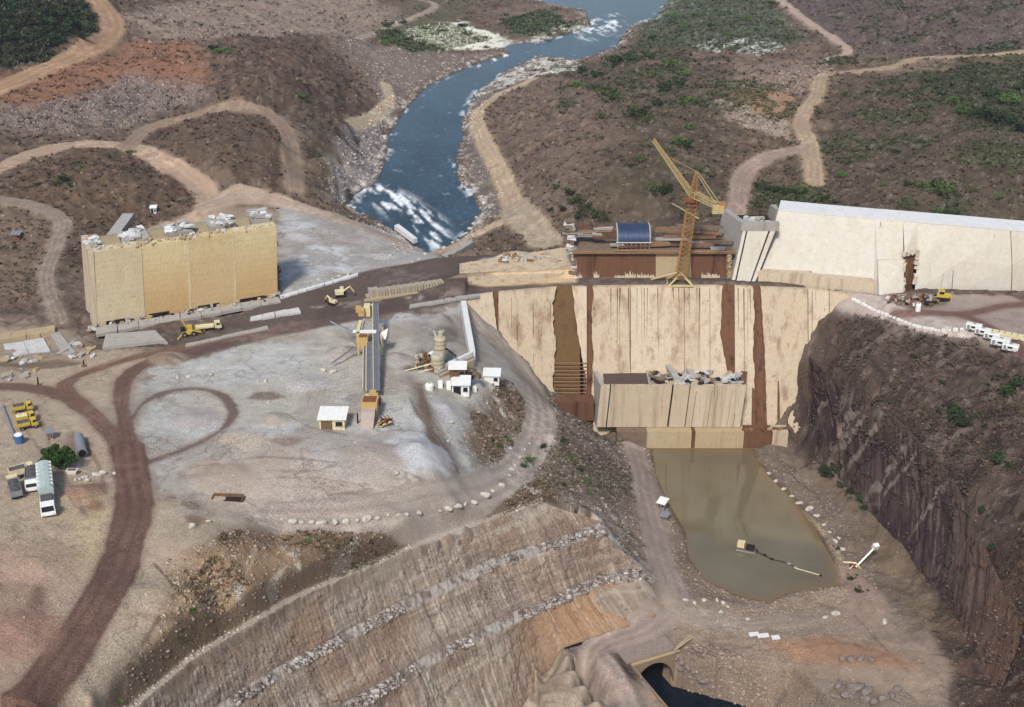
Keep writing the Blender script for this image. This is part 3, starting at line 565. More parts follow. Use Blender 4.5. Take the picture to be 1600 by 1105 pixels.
# under the dam the rock is cut back behind the concrete face
cx = np.array([p[0] for p in CONTACT]); cz = np.array([p[2] for p in CONTACT]); chx = np.interp(Xf, cx, cz); cyl = crest_y(Xf); cY = cyl + chx * SLOPE
ins = (Xf > cx[0]) & (Xf < cx[-1]) & (Yf_ > cY + .6) & (Yf_ < cyl + 1.2); Z[ins] = chx[ins] - 1.2
blk = (Xf > cx[0]) & (Xf < 160) & (Yf_ >= cyl + 1.2) & (Yf_ < 353); Z[blk] = np.clip(Z[blk], -.35, .3)
wf = np.interp(Xf, [66, 78, 106, 119, 148, 200], [351, 350, 340, 345, 343, 341]); wb = np.interp(Xf, [66, 78, 148, 200], [366, 372, 356, 346])
wal = (Xf > 66) & (Xf < 200) & (Yf_ > wf - .5) & (Yf_ < wb); Z[wal] = np.minimum(Z[wal], -1.2)
byb = (Xf > 17) & (Xf <= 66) & (Yf_ > 352) & (Yf_ < 366); Z[byb] = np.minimum(Z[byb], 4.0)
# tunnel cut: channel in front of the portal at the bottom right
TUN_A, TUN_B = unp(990, 1040, -38)[:2], unp(1052, 1021, -38)[:2]
tu = (TUN_B - TUN_A) / np.linalg.norm(TUN_B - TUN_A); tn = np.array([tu[1], -tu[0]]); TW = np.linalg.norm(TUN_B - TUN_A)
ta = (Xf - TUN_A[0]) * tu[0] + (Yf_ - TUN_A[1]) * tu[1]; tb = (Xf - TUN_A[0]) * tn[0] + (Yf_ - TUN_A[1]) * tn[1]
tw = np.clip(tb, 0, 16); chn = (ta > -.2) & (ta < TW + .2 + tw * 1.25) & (tb > -4.4) & (tb < 70); edge = np.clip((ta - TW - tw * .55) / (.3 + tw * .7), 0, 1)
Z[chn] = np.minimum(Z[chn], (-52 + 14 * edge ** 1.5 + (nC - .5) * 1.5 * edge)[chn])
# river and pond beds
RIV = W2(RIVER_L + RIVER_R[::-1]); riv_sd = poly_sd(RIV, 40); PON = W2(POND); pon_sd = poly_sd(PON, 20)
Z = np.where(riv_sd > 0, np.minimum(Z, RIVER_Z - .25 - .12 * np.clip(riv_sd, 0, 20) + (nC - .5) * 2.4 * sst(6, 0, riv_sd)), Z)
bank = sst(-14, 0, riv_sd) * (riv_sd < 0); zone[(bank > .35) & (zone == 1)] = 6
blend(bank * sst(.5, .62, nC * .5 + nD * .5) * sst(-9, -2, riv_sd), (206, 198, 188), .7); blend(sst(-2.0, -.3, riv_sd) * (riv_sd < 0), (78, 70, 64), .7)
Z = np.where((riv_sd < 0) & (riv_sd > -30), np.maximum(Z, RIVER_Z + .05 + np.clip(-riv_sd, 0, 6) * .12 * (1 + nC) - (riv_sd > -3) * (nC > .62) * .5), Z)
Z = np.where(pon_sd > .3, np.minimum(Z, POND_Z - .3 - .25 * np.clip(pon_sd, 0, 12)), np.where((pon_sd > -6) & (Yf_ < 321), np.maximum(Z, POND_Z + .05 + np.clip(-pon_sd, 0, 4) * .25 * (nC + .2)), Z))
blend(sst(-1.2, -.1, pon_sd) * (pon_sd < .2), (96, 78, 58), .6)
ZG = Z.reshape(NR, NC)
def gz(x, y):
    f = np.interp(np.asarray(x) / np.asarray(y), S, np.arange(NC)); i = np.minimum(f.astype(int), NC - 2); t = f - i
    g_ = np.interp(y, YR, np.arange(NR)); j = np.minimum(g_.astype(int), NR - 2); u = g_ - j
    return (ZG[j, i]*(1-t) + ZG[j, i+1]*t)*(1-u) + (ZG[j+1, i]*(1-t) + ZG[j+1, i+1]*t)*u
def ground(px, py): return march(px, py, ZG)

# ---- one ground material for all pieces: colour from the survey, grain and relief from nodes
def ground_material():
    m = bpy.data.materials.new('ground'); ns, ls, bs = nodes_of(m)
    at = ns.new('ShaderNodeAttribute'); at.attribute_name = 'soil'; ar = ns.new('ShaderNodeAttribute'); ar.attribute_name = 'relief'
    v = mapped(ns, ls, (1, 1, 1)); a = noise(ns, ls, v, 2.6, 8, .78); b = noise(ns, ls, v, .22, 5, .6); vo = ns.new('ShaderNodeTexVoronoi'); vo.inputs['Scale'].default_value = 1.1; ls.new(v, vo.inputs['Vector'])
    k = maprange(ns, ls, a, .36, .64, .52, 1.48); big = noise(ns, ls, v, .035, 3, .5); k0 = k; sb = ns.new('ShaderNodeMath'); sb.operation = 'SUBTRACT'; ls.new(k0, sb.inputs[0]); sb.inputs[1].default_value = 1
    ml = ns.new('ShaderNodeMath'); ml.operation = 'MULTIPLY_ADD'; ls.new(sb.outputs[0], ml.inputs[0]); ls.new(maprange(ns, ls, big, .38, .62, .35, 1.15), ml.inputs[1]); ml.inputs[2].default_value = 1; k = ml.outputs[0]
    hs = ns.new('ShaderNodeVectorMath'); hs.operation = 'SCALE'; ls.new(at.outputs['Color'], hs.inputs[0]); ls.new(k, hs.inputs['Scale'])
    c = mixc(ns, ls, maprange(ns, ls, b, .5, .75, 0, .22), hs.outputs[0], lin(92, 72, 58))
    # loose pale stones where the ground is rough
    st = maprange(ns, ls, vo.outputs['Distance'], .10, .22, 1, 0); mm = ns.new('ShaderNodeMath'); mm.operation = 'MULTIPLY'; ls.new(st, mm.inputs[0])
    ls.new(maprange(ns, ls, ar.outputs['Fac'], .3, 1.0, .0, .40), mm.inputs[1]); c = mixc(ns, ls, mm.outputs[0], c, lin(180, 168, 158))
    ls.new(c, bs.inputs['Base Color']); bs.inputs['Roughness'].default_value = .95; bs.inputs['Specular IOR Level'].default_value = .1
    h = ns.new('ShaderNodeMath'); h.operation = 'ADD'; ls.new(a, h.inputs[0]); ls.new(st, h.inputs[1])
    bp = ns.new('ShaderNodeBump'); ls.new(h.outputs[0], bp.inputs['Height']); bp.inputs['Distance'].default_value = .35; ls.new(maprange(ns, ls, ar.outputs['Fac'], .05, 1.0, .3, .9), bp.inputs['Strength']); ls.new(bp.outputs[0], bs.inputs['Normal'])
    return m
M_GROUND = ground_material()
V = np.stack([Xf + dispx, Yf_ + dispy, Z], 1).astype(np.float32)
idx = np.arange(NR * NC).reshape(NR, NC); quads = np.stack([idx[:-1, :-1], idx[:-1, 1:], idx[1:, 1:], idx[1:, :-1]], -1).reshape(-1, 4)
zq = np.sort(zone[quads], 1)[:, 1]
LAB = {0: 'tan bare earth plateau on the left and round the crest', 1: 'brown scrubby hills on both sides of the river', 2: 'dirt roads winding over the hills and yards', 3: 'pale grey gravel yards by the dam', 4: 'stepped brown quarry face in the foreground',
       5: 'rough rocky slopes of the canyon', 6: 'stony river banks', 7: 'dark brown haul road along the dam crest', 8: 'canyon floor round the muddy pond'}
def sub_mesh(name, qs, Vv, mat, attrs, smooth=True):
    used, inv = np.unique(qs.ravel(), return_inverse=True)
    return fast_mesh(name, Vv[used], inv, 4, mat, {k: a[used] for k, a in attrs.items()}, smooth)
def line_fn(pts):
    P = np.array([unp(*q) for q in pts]); a = P[:, 0]*ux + P[:, 1]*uy; o = np.argsort(-a); P = P[o]; a = a[o]
    ext = P[-1] + (P[-1] - P[-2]) / np.linalg.norm(P[-1] - P[-2]) * 60; P = np.vstack([P, ext]); a = np.append(a, ext[0]*ux + ext[1]*uy)
    return lambda q: np.stack([np.interp(-q, -a, P[:, i]) for i in range(3)], -1), a[0]
QL = [line_fn(L) for L in (LINES[3], LINES[4], LINES[5], LINES[6], LINES[7], [(1036,945,-37),(1020,965,-37.2),(980,980,-37.3),(930,996,-37.4),(882,1012,-37.5),(862,1058,-45.5),(800,1115,-47),(720,1180,-47),(600,1240,-46)])]
NA = 520; tt = np.linspace(0, 1, NA); A_END = 78.0; rowsP = []; rowsF = []; rowsH = []; Hc = 0.0
for i, nr in enumerate((46, 8, 46, 8, 46)):
    (f0, a0), (f1, a1) = QL[i], QL[i+1]; p0 = f0(a0 + (A_END - a0) * tt); p1 = f1(a1 + (A_END - a1) * tt)
    for k in range(nr + (i == 4)):
        w = k / nr; w2 = w if i % 2 else w ** 1.15; rowsP.append(np.stack([p0[:, 0] + (p1[:, 0] - p0[:, 0]) * w2, p0[:, 1] + (p1[:, 1] - p0[:, 1]) * w2, p0[:, 2] + (p1[:, 2] - p0[:, 2]) * w], -1)); rowsF.append(i); rowsH.append(w)
QP = np.array(rowsP); QR = len(QP); fi = np.array(rowsF)[:, None] + np.zeros((1, NA)); qfw = np.array(rowsH)[:, None] + np.zeros((1, NA))
qs = (QP[..., 0]*ux + QP[..., 1]*uy); qh = -QP[..., 2]; isf = (fi % 2 == 0); edge_k = sst(0, .12, qfw) * sst(1, .9, qfw)
u_ = qs.ravel(); h_ = qh.ravel(); F2 = lambda a, b, w, o, sd_, g=.5: fbm(a, b, w, o, sd_, g).reshape(QR, NA)
blk_ = np.floor(F2(u_, h_ * .45, 7, 2, 111) * 10) / 10 - .5; med = F2(u_, h_ * 1.3, 2.6, 4, 113, .6) - .5; frc = 1 - np.abs(F2(u_, h_ * .8, 4.2, 4, 115) * 2 - 1); pit = F2(u_, h_, .8, 3, 117) - .5; big_ = F2(u_, h_ * .3, 18, 3, 119) - .5
dq = np.where(isf, 1.1 * blk_ + .6 * med - .25 * sst(.93, 1, frc) + .25 * pit + .06 * np.sin(u_.reshape(QR, NA) * 6.9), .5 * med) * (.35 + .65 * edge_k) + 1.2 * big_ * sst(0, 6, qh - 6)
QP[..., 0] += .70 * dq; QP[..., 1] += -.67 * dq; QP[..., 2] += np.where(isf, .25 * med, .9 * (F2(u_, QP[..., 0].ravel() * 2, 1.1, 3, 121) - .4) * edge_k)
# its rock colours: pale dust, vertical drill and run-off streaks, bedding lines, ochre patches
fc = np.empty((QR, NA, 3), np.float32); fc[:] = lin(150, 133, 117)
def qb(m, rgb, a=1.0):
    global fc
    fc += (np.array(lin(*rgb), np.float32) - fc) * (m * a)[..., None]
s1 = F2(u_ * 1.0, h_ * .05, .55, 3, 131); s2 = F2(u_, h_ * .12, 2.4, 4, 133); bd = F2(u_ * .05, h_, 1.5, 3, 135); cl = F2(u_, h_, 9, 4, 137)
qb(isf * sst(.5, .72, cl), (138, 112, 92), .6); qb(isf * sst(.5, .3, cl), (160, 148, 136), .6); qb(isf * sst(.52, .72, s1) * sst(.35, .6, s2), (104, 90, 79), .6); qb(isf * sst(.46, .28, s1) * sst(.45, .65, s2), (192, 178, 158), .55)
qb(isf * sst(.60, .68, bd), (112, 96, 84), .4); qb(isf * sst(.36, .28, bd), (180, 168, 152), .4); qb(isf * sst(.965, .998, frc), (96, 82, 72), .55); qb(isf * sst(.70, .76, pit + .5), (84, 72, 62), .4)
qb(isf * (fi == 4) * sst(155, 180, qs) * sst(.4, .6, cl + .1), (164, 126, 90), .6); qb((~isf) * 1.0, (150, 141, 133), .8); qb((~isf) * sst(.5, .6, pit + .5), (170, 163, 156), .5); qb((~isf) * sst(.45, .35, pit + .5), (84, 72, 64), .6); qb(sst(.06, 0, qfw) * (fi == 0), (178, 166, 152), .6); qb(sst(.93, 1, qfw) * isf, (88, 74, 64), .4)
fc *= (.85 + .3 * F2(u_, h_, .5, 2, 139))[..., None]
qi = np.arange(QR * NA).reshape(QR, NA); qq = np.stack([qi[:-1, :-1], qi[:-1, 1:], qi[1:, 1:], qi[1:, :-1]], -1).reshape(-1, 4)
qface = fast_mesh('quarry_face', QP.reshape(-1, 3), qq.ravel(), 4, M_GROUND, {'soil': fc.reshape(-1, 3), 'relief': np.full(QR * NA, .5, np.float32)}); tag(qface, LAB[4], kind='structure')
WDG = poly_sd(W2([(880,1022),(905,1058),(938,1105),(975,1165),(880,1170),(846,1064)]), 6) > -1.5
V[:, 2] -= np.where((zone == 4) & (rk < .3) & ~WDG, np.clip((drim - .8) * 1.8, 0, 3.4), 0).astype(np.float32)
# ---- the dark rock wall on the right, built the same way: head line to foot line
def resample(pts, n_):
    P = np.array([unp(*q) for q in smooth3(pts)]); L = np.concatenate([[0], np.cumsum(np.linalg.norm(np.diff(P, axis=0), axis=1))]); t = np.linspace(0, L[-1], n_); return np.stack([np.interp(t, L, P[:, i]) for i in range(3)], -1), L[-1]
def smooth3(pts):
    a = smooth_line([(x, y) for x, y, z in pts], 5); zz = np.interp(np.linspace(0, len(pts) - 1, len(a)), np.arange(len(pts)), [z for x, y, z in pts]); return [(q[0], q[1], z) for q, z in zip(a, zz)]
WN, WR = 420, 74
wh, Lw = resample([(1264,556,-16),(1300,590,-14.6),(1370,630,-14.4),(1430,682,-15.2),(1490,750,-17.2),(1520,820,-20.5),(1562,905,-23.5),(1610,985,-25)], WN); wf_, _l = resample([(1246,648,-36),(1290,716,-35.6),(1335,774,-35.6),(1390,834,-35.6),(1440,894,-34.6),(1490,966,-32.6),(1530,1046,-31.6),(1560,1110,-31)], WN)
wv = np.linspace(0, 1, WR)[:, None, None]; WP = wh[None] * (1 - wv) + wf_[None] * wv; WP[..., 2] += -1.2 * np.sin(wv[..., 0] * math.pi) ** 2
wu = np.linspace(0, Lw, WN)[None] + np.zeros((WR, 1)); wz = -WP[..., 2]; uu, vv = wu.ravel(), wz.ravel(); F3 = lambda a, b, w, o, sd_, g=.5: fbm(a, b, w, o, sd_, g).reshape(WR, WN)
dg = uu - vv * .9                                        # bedding runs diagonally
beds = F3(dg, (uu + vv) * .08, 3.4, 3, 151) - .5; stp = np.floor(F3(dg, (uu + vv) * .06, 8, 2, 153) * 9) / 9 - .5; wm = F3(uu, vv, 2.4, 4, 155, .6) - .5; wfr = 1 - np.abs(F3(uu * .7, vv, 5, 4, 157) * 2 - 1); ek = (sst(0, .1, wv[..., 0]) * sst(1, .93, wv[..., 0]))
wd_ = (1.6 * stp + 1.2 * beds + .9 * wm - .5 * sst(.92, 1, wfr)) * (.25 + .75 * ek)
tang = np.gradient(wf_, axis=0); nx, ny = -tang[:, 1], tang[:, 0]; nl = np.hypot(nx, ny); nx, ny = nx / nl, ny / nl; sg = np.sign(-(nx * .8 + ny * .5).mean()); nx, ny = nx * sg, ny * sg
WP[..., 0] += nx[None] * wd_; WP[..., 1] += ny[None] * wd_; WP[..., 2] += .3 * wm * ek
wc = np.empty((WR, WN, 3), np.float32); wc[:] = lin(78, 63, 60)
def wb_(m, rgb, a=1.0):
    global wc
    wc += (np.array(lin(*rgb), np.float32) - wc) * (m * a)[..., None]
cw = F3(uu, vv, 10, 4, 161); st_ = F3(dg, vv * .1, .8, 3, 163)
wb_(sst(.5, .66, cw), (60, 47, 48), .8); wb_(sst(.46, .32, cw), (104, 86, 74), .7); wb_(sst(.54, .7, st_), (52, 42, 42), .5); wb_(sst(.42, .26, st_) * sst(.4, .6, cw + .1), (132, 116, 104), .45); wb_(sst(.94, .99, wfr), (38, 30, 30), .7)
for c_, w_ in ((.22, .020), (.25, .008), (.30, .010), (.40, .012), (.43, .006), (.55, .008), (.12, .01)): wb_(sst(w_, w_ * .3, np.abs(np.linspace(0, 1, WN)[None] + (wv[..., 0] - .5) * .05 - c_ + beds * .03)) * sst(0, .2, wv[..., 0]) * sst(1, .7, wv[..., 0]), (146, 132, 120), .6)
wb_(sst(.65, .95, np.linspace(0, 1, WN)[None] + (cw - .5) * .4), (110, 84, 66), .6); wb_(sst(.12, 0, wv[..., 0] + beds * .1), (100, 84, 73), .6); wc *= (.64 + .34 * F3(uu, vv, .6, 2, 165))[..., None]
wi = np.arange(WR * WN).reshape(WR, WN); wq = np.stack([wi[:-1, :-1], wi[1:, :-1], wi[1:, 1:], wi[:-1, 1:]], -1).reshape(-1, 4)
tag(fast_mesh('rock_face', WP.reshape(-1, 3), wq.ravel(), 4, M_GROUND, {'soil': wc.reshape(-1, 3), 'relief': np.full(WR * WN, .6, np.float32)}), 'dark streaked rock wall right of the pond', kind='structure')
wps = poly_sd(np.vstack([wh[:, :2], wf_[::-1, :2]])[::6], 8); V[:, 2] -= (3.0 * sst(-.3, 2.0, wps)).astype(np.float32)
ZN[4] = 'quarry_ground'; LAB[4] = 'rock behind the stepped quarry face'
for k, nm in ZN.items():
    q = quads[zq == k]
    if len(q): tag(sub_mesh(nm, q, V, M_GROUND, {'soil': colr, 'relief': rough}), LAB[k], kind='structure')

# ================================================================ water
def water(name, sdv, z, margin, mat, attrs, label):
    ok = (sdv > -margin)[quads].all(1); Vw = V.copy(); Vw[:, 2] = z
    return tag(sub_mesh(name, quads[ok], Vw, mat, attrs), label, kind='structure')
fl = fbm(Xf + Yf_ * .35, Yf_ * .28 - Xf * .8, 5, 5, 41)
fl2 = fbm(.93*Xf + .37*Yf_, (.37*Xf - .93*Yf_) * .16, 2.0, 4, 44)
rap = sst(-5, 3, poly_sd(W2([(572,290),(600,296),(640,325),(690,362),(705,385),(668,385),(625,358),(580,325),(555,312)]), 20)) * sst(.44, .58, fl2 * .7 + fl * .3)
rp2 = sst(-6, 4, poly_sd(W2([(925,35),(965,28),(975,48),(950,58),(925,72),(905,66)]), 20)) * sst(.46, .58, fl2 * .6 + fl * .4)
rp3 = sst(-4, 2, poly_sd(W2([(760,95),(800,84),(806,92),(770,104),(740,108)]), 20)) * sst(.5, .6, fl)
edge_f = sst(4, 0, riv_sd) * sst(.60, .68, fl) * .7; spk = sst(.80, .84, fbm(Xf, Yf_, 4, 3, 47)) * .2
foam = np.clip(rap + rp2 + rp3 + edge_f + spk, 0, 1); dist_c = sst(560, 800, Yf_)
def river_material():
    m = bpy.data.materials.new('river_water'); ns, ls, bs = nodes_of(m)
    fa = ns.new('ShaderNodeAttribute'); fa.attribute_name = 'foam'; v = mapped(ns, ls, (1, .5, 1)); n1 = noise(ns, ls, v, .5, 6, .65); n2 = noise(ns, ls, v, .06, 4)
    c = mixc(ns, ls, maprange(ns, ls, n2, .35, .65), lin(22, 38, 46), lin(42, 62, 74)); c = mixc(ns, ls, maprange(ns, ls, n1, .5, .75, 0, .25), c, lin(104, 132, 150));  # pale blue ripple highlights are mixed into the water colour
    fk = ns.new('ShaderNodeMath'); fk.operation = 'MULTIPLY'; ls.new(fa.outputs['Fac'], fk.inputs[0]); ls.new(maprange(ns, ls, n1, .3, .55, .35, 1), fk.inputs[1])
    c = mixc(ns, ls, fk.outputs[0], c, lin(238, 242, 242)); ls.new(c, bs.inputs['Base Color'])
    ls.new(maprange(ns, ls, fk.outputs[0], 0, .5, .12, .8), bs.inputs['Roughness']); bs.inputs['IOR'].default_value = 1.33; bs.inputs['Specular IOR Level'].default_value = .5
    bump(ns, ls, bs, n1, .28, .4); return m
def pond_material():
    m = bpy.data.materials.new('pond_water'); ns, ls, bs = nodes_of(m); v = mapped(ns, ls, (1, 1, 1)); n1 = noise(ns, ls, v, .04, 4); n2 = noise(ns, ls, v, .9, 4)
    sh = ns.new('ShaderNodeAttribute'); sh.attribute_name = 'shallow'; c = mixc(ns, ls, maprange(ns, ls, n1, .35, .65), lin(98, 88, 66), lin(112, 103, 82)); c = mixc(ns, ls, sh.outputs['Fac'], c, lin(116, 97, 68)); ls.new(c, bs.inputs['Base Color']); bs.inputs['Roughness'].default_value = .07; bs.inputs['Specular IOR Level'].default_value = .6
    bump(ns, ls, bs, n2, .05, .08); return m
water('river', riv_sd, RIVER_Z, 5, river_material(), {'foam': foam}, 'blue river with white rapids flowing between the hills')
ok_p = np.where(Yf_ < 324, pon_sd, -20); water('pond', ok_p, POND_Z, 4, pond_material(), {'shallow': sst(5, 0, pon_sd + (nB - .5) * 5) * .6 * sst(35, 62, Xf) + sst(1.5, 0, pon_sd) * .5}, 'muddy brown pond at the foot of the dam')
M_TUNW = plain('tunnel_water', (16, 24, 34), .08, var=.1, dirt=(20, 28, 36)); bm_ = MB(); A3 = lambda a, b, z: (TUN_A[0] + tu[0]*a + tn[0]*b, TUN_A[1] + tu[1]*a + tn[1]*b, z)
bm_.add([A3(-6, -14, -47), A3(TW + 8, -14, -47), A3(TW + 44, 66, -47), A3(-6, 66, -47)], [(0, 1, 2, 3)]); tag(bm_.build('channel_water', M_TUNW), 'dark water in the tunnel channel at the bottom', kind='structure')
# ================================================================ concrete works
M_DAM = concrete('dam_concrete', (196, 177, 150), (122, 92, 70), .8, .30, 2.2, (180, 166, 148), .35, .50, .70, sz=.02)
M_DAM2 = concrete('dam_concrete_pale', (204, 186, 160), (132, 102, 78), .7, .42, 2.2, (186, 174, 156), .35, .52, .72, sz=.02)
M_STAIN = concrete('rust_stained_concrete', (112, 80, 60), (50, 34, 27), .9, .5, 1.5, (120, 84, 60), .4)
M_SLOT = concrete('slot_concrete', (112, 86, 56), (66, 46, 30), .5, .4, 0, (96, 80, 56), .4)
M_WHITE = concrete('white_wall_concrete', (208, 200, 184), (170, 146, 112), .3, .25, 3.0, (198, 196, 188), .5)
M_CAP = concrete('pale_cap', (222, 221, 217), (170, 160, 150), .2, .25, 0, (210, 216, 224), .3)
M_GREY = concrete('grey_concrete', (172, 166, 158), (112, 96, 82), .45, .4, 1.5, (150, 148, 146), .4)
M_ROUGH = concrete('broken_concrete', (206, 204, 200), (120, 104, 88), .5, .8, 0, (160, 158, 156), .5, sz=1)
M_OCHRE = concrete('ochre_concrete', (208, 192, 158), (160, 132, 96), .22, .35, 1.6, (190, 176, 150), .4, .45, .7, sz=.4, lump=.2, lift_amt=1.0)
M_OCHRE2 = concrete('ochre_stained_concrete', (216, 198, 154), (170, 136, 90), .22, .40, 1.6, (200, 182, 142), .4, .45, .7, sz=.4, zgrad=(18, 4, (182, 146, 98), .75), lump=.22, lift_amt=1.0)
M_OCHRE3 = concrete('sandy_ochre_concrete', (208, 186, 142), (180, 142, 92), .35, .40, 1.6, (198, 182, 148), .4, .45, .7, sz=.4, zgrad=(17, 5, (186, 156, 114), .6), lump=.22, lift_amt=1.0)
M_SAND = concrete('sand_concrete', (180, 160, 126), (140, 112, 80), .4, .5, 0, (184, 172, 150), .4)
M_CREST = concrete('crest_concrete', (160, 144, 114), (112, 92, 66), .4, .5, 0, (150, 138, 116), .4)
M_DARK = plain('dark_void', (44, 34, 28), .95, var=.3, dirt=(70, 50, 38))
M_PLANK = plain('weathered_timber', (132, 112, 94), .9, var=.4, dirt=(84, 66, 52), dirt_amt=.6)
M_LEDGE = plain('rust_timber', (150, 116, 84), .9, var=.35, dirt=(92, 60, 42), dirt_amt=.6)
def rpiece(mb, c, d, rz=0, j=.12, tilt=.04):   # a broken slab: a box with uneven corners
    R = Euler((random.uniform(-tilt, tilt), random.uniform(-tilt, tilt), rz)).to_matrix(); P = []
    for z in (-1, 1):
        for x, y in ((-1,-1),(1,-1),(1,1),(-1,1)):
            v = Vector((x*d[0]/2*(1+random.uniform(-j, j)), y*d[1]/2*(1+random.uniform(-j, j)), z*d[2]/2*(1+random.uniform(-j, j)*(z > 0))))
            P.append(Vector([float(q) for q in c]) + R @ v)
    mb.hexa(P[:4], P[4:])

# ---- the dam's downstream face: monoliths side by side, wet slots between them
dam = thing('dam_face', 'tall beige downstream face of the dam below the crest road', 'dam wall', (40, 346, -44))
DO = (40, 346, -44)
def crest_x(px): return float(unp(px, 451, 0)[0])
def mono(name, a, b, rec, mat, zt=.12, zb=-46, label=None, jag=0.0, fl=None, fr=None, jl=0, jr=0):
    """a monolith between two crest stations; rec = how far it stands back, jag = ragged edges"""
    xs0, xs1 = crest_x(a), crest_x(b); mb = MB(); nz = 46 if jag else 1; rows = []
    for i in range(nz + 1):
        z = zt + (zb - zt) * i / nz; ja = (fl(z) if fl else 0) + (jag * random.uniform(-1, 1) if fl or jl else 0); jb = (fr(z) if fr else 0) + (jag * random.uniform(-1, 1) if fr or jr else 0)
        ya = crest_y(xs0) + rec + z * SLOPE; yb = crest_y(xs1) + rec + z * SLOPE
        rows.append([(xs0 + .02 + ja, ya, z), (xs1 - .02 + jb, yb, z), (xs1 - .02 + jb, max(crest_y(xs1) + 1.4, yb + .5), z), (xs0 + .02 + ja, max(crest_y(xs0) + 1.4, ya + .5), z)])
    for r0, r1 in zip(rows[:-1], rows[1:]): mb.hexa(r1, r0)
    o = mb.build(name, mat, dam, DO)
    if label: o['label'] = label
    return o
BLOCKS = [(722,772,0,1),(779,866,0,0),(905,917,0,1),(926,985,.02,0),(985.6,1040,.06,1),(1049,1091,.02,0),(1095,1130,.05,1),(1149,1178,0,1),(1196,1261,.03,0),(1261.6,1292,.08,1),(1292.6,1331,.02,0)]
wob = lambda k, am: (lambda z: am * (math.sin(z * .37 + k) + .6 * math.sin(z * .9 + 2 * k) + .4 * math.sin(z * 2.3 + k)))
EDGE = {(779,866): dict(fr=wob(1, .35), jag=.14), (905,917): dict(fl=lambda z: np.interp(z, [-30, -24, -17, -12, -6, 0], [2.4, 2.0, .5, -.3, -1.2, -2.0]), jag=.2), (926,985): dict(fl=wob(2, .2), jag=.12),
        (1095,1130): dict(fr=lambda z: np.interp(z, [-30, -20, -13, -5, 0], [1.6, .9, -.7, -.3, 0]), jag=.18), (1149,1178): dict(fr=wob(4, .22), jag=.1), (1196,1261): dict(fl=lambda z: np.interp(z, [-40, -15, 0], [.5, -.3, -1.4]), jag=.12), (722,772): dict(fr=lambda z: np.interp(z, [-12, 0], [1.3, -.3]), jag=.1)}
for a, b, rec, k in BLOCKS: mono('monolith', a, b, rec, (M_DAM, M_DAM2)[k], **EDGE.get((a, b), {}))
for a, b, rec, m, lab in ((770,781,1.1,M_STAIN,'narrow rust brown joint'),(863,907,1.6,M_SLOT,'wide olive brown open slot'),(912,928.5,1.1,M_STAIN,'rust brown joint'),(1039.5,1049.5,-.25,M_DAM2,'pale raised rib'),(1090.5,1095.5,.4,M_DAM,'thin joint'),(1125,1149.5,1.1,M_STAIN,'broad rust brown joint'),(1175,1199,1.1,M_STAIN,'dark wet joint')):
    mono('joint', a, b, rec, m, label=lab)
# reinforcement bars across the foot of the open slot
for i in range(9):
    z = -19.5 - i * .95; xa, xb = crest_x(866), crest_x(917); y = crest_y(xa) + z * SLOPE
    MB().bar((xa, y - .1, z), (xb, y - .1, z), .22).build('rebar', M_LEDGE, dam, DO)
mb = MB(); xa, xb = crest_x(866), crest_x(924); mb.box(((xa+xb)/2, crest_y(xa) - 15.5, -31), (xb - xa + 1, 5, 6)); mb.build('slot_sill', M_STAIN, dam, DO)
# the steep stained band near the right abutment and thin joint grooves
for px, d in ((985.3, .12), (1070, .06), (1110, .06), (1261.3, .1), (1164, .06), (1292.3, .08)):
    x0 = crest_x(px); mb = MB(); zt, zb = -.4, -30 if px < 1230 else -20
    mb.hexa([(x0-d, crest_y(x0)+zb*SLOPE-.03, zb), (x0+d, crest_y(x0)+zb*SLOPE-.03, zb), (x0+d, crest_y(x0)+zb*SLOPE+.1, zb), (x0-d, crest_y(x0)+zb*SLOPE+.1, zb)],
            [(x0-d, crest_y(x0)+zt*SLOPE-.03, zt), (x0+d, crest_y(x0)+zt*SLOPE-.03, zt), (x0+d, crest_y(x0)+zt*SLOPE+.1, zt), (x0-d, crest_y(x0)+zt*SLOPE+.1, zt)]); mb.build('groove', M_SLOT, dam, DO)
for px, zt, zb, w in ((1185, -2, -40, 1.5), (1215, -24, -36, .7), (1255, -18, -30, .6), (1207, -1, -10, .4), (1176,-26,-40,1.0)):
    x0 = crest_x(px); mb = MB(); y = lambda z: crest_y(x0) + z * SLOPE - .05
    mb.add([(x0 - w*.2, y(zt), zt), (x0 + w*.3, y(zt), zt), (x0 + w, y((zt+zb)/2), (zt+zb)/2), (x0 + w*.7, y(zb), zb), (x0 - w*.5, y(zb), zb), (x0 - w*.4, y((zt+zb)/2), (zt+zb)/2)], [(0,1,2,3,4,5)]); mb.build('stain', M_STAIN, dam, DO)

for i in range(34):                        # long run-off streaks
    px = random.choice((random.uniform(785, 860), random.uniform(930, 1128), random.uniform(930, 1128), random.uniform(1152, 1174), random.uniform(1200, 1290))); x0 = crest_x(px); zt = random.choice((-.2, -.2, -random.uniform(1, 12))); L_ = random.uniform(4, 22); zb = max(zt - L_, -28 if px < 1200 else -16)
    w = random.uniform(.05, .2); k = 9; pts = []; y = lambda z: crest_y(x0) + z * SLOPE - .045; dr = random.uniform(-.3, .3)
    for j in range(k + 1): f = j / k; z = zt + (zb - zt) * f; ww_ = w * (1 - f * .8) * random.uniform(.5, 1.3); pts.append((x0 + dr*f - ww_, x0 + dr*f + ww_, z))
    MB().add([(a_, y(z), z) for a_, b_, z in pts] + [(b_, y(z), z) for a_, b_, z in pts[::-1]], [tuple(range(2*k + 2))]).build('stain', random.choice((M_SLOT, M_STAIN, M_PLANK)), dam, DO)
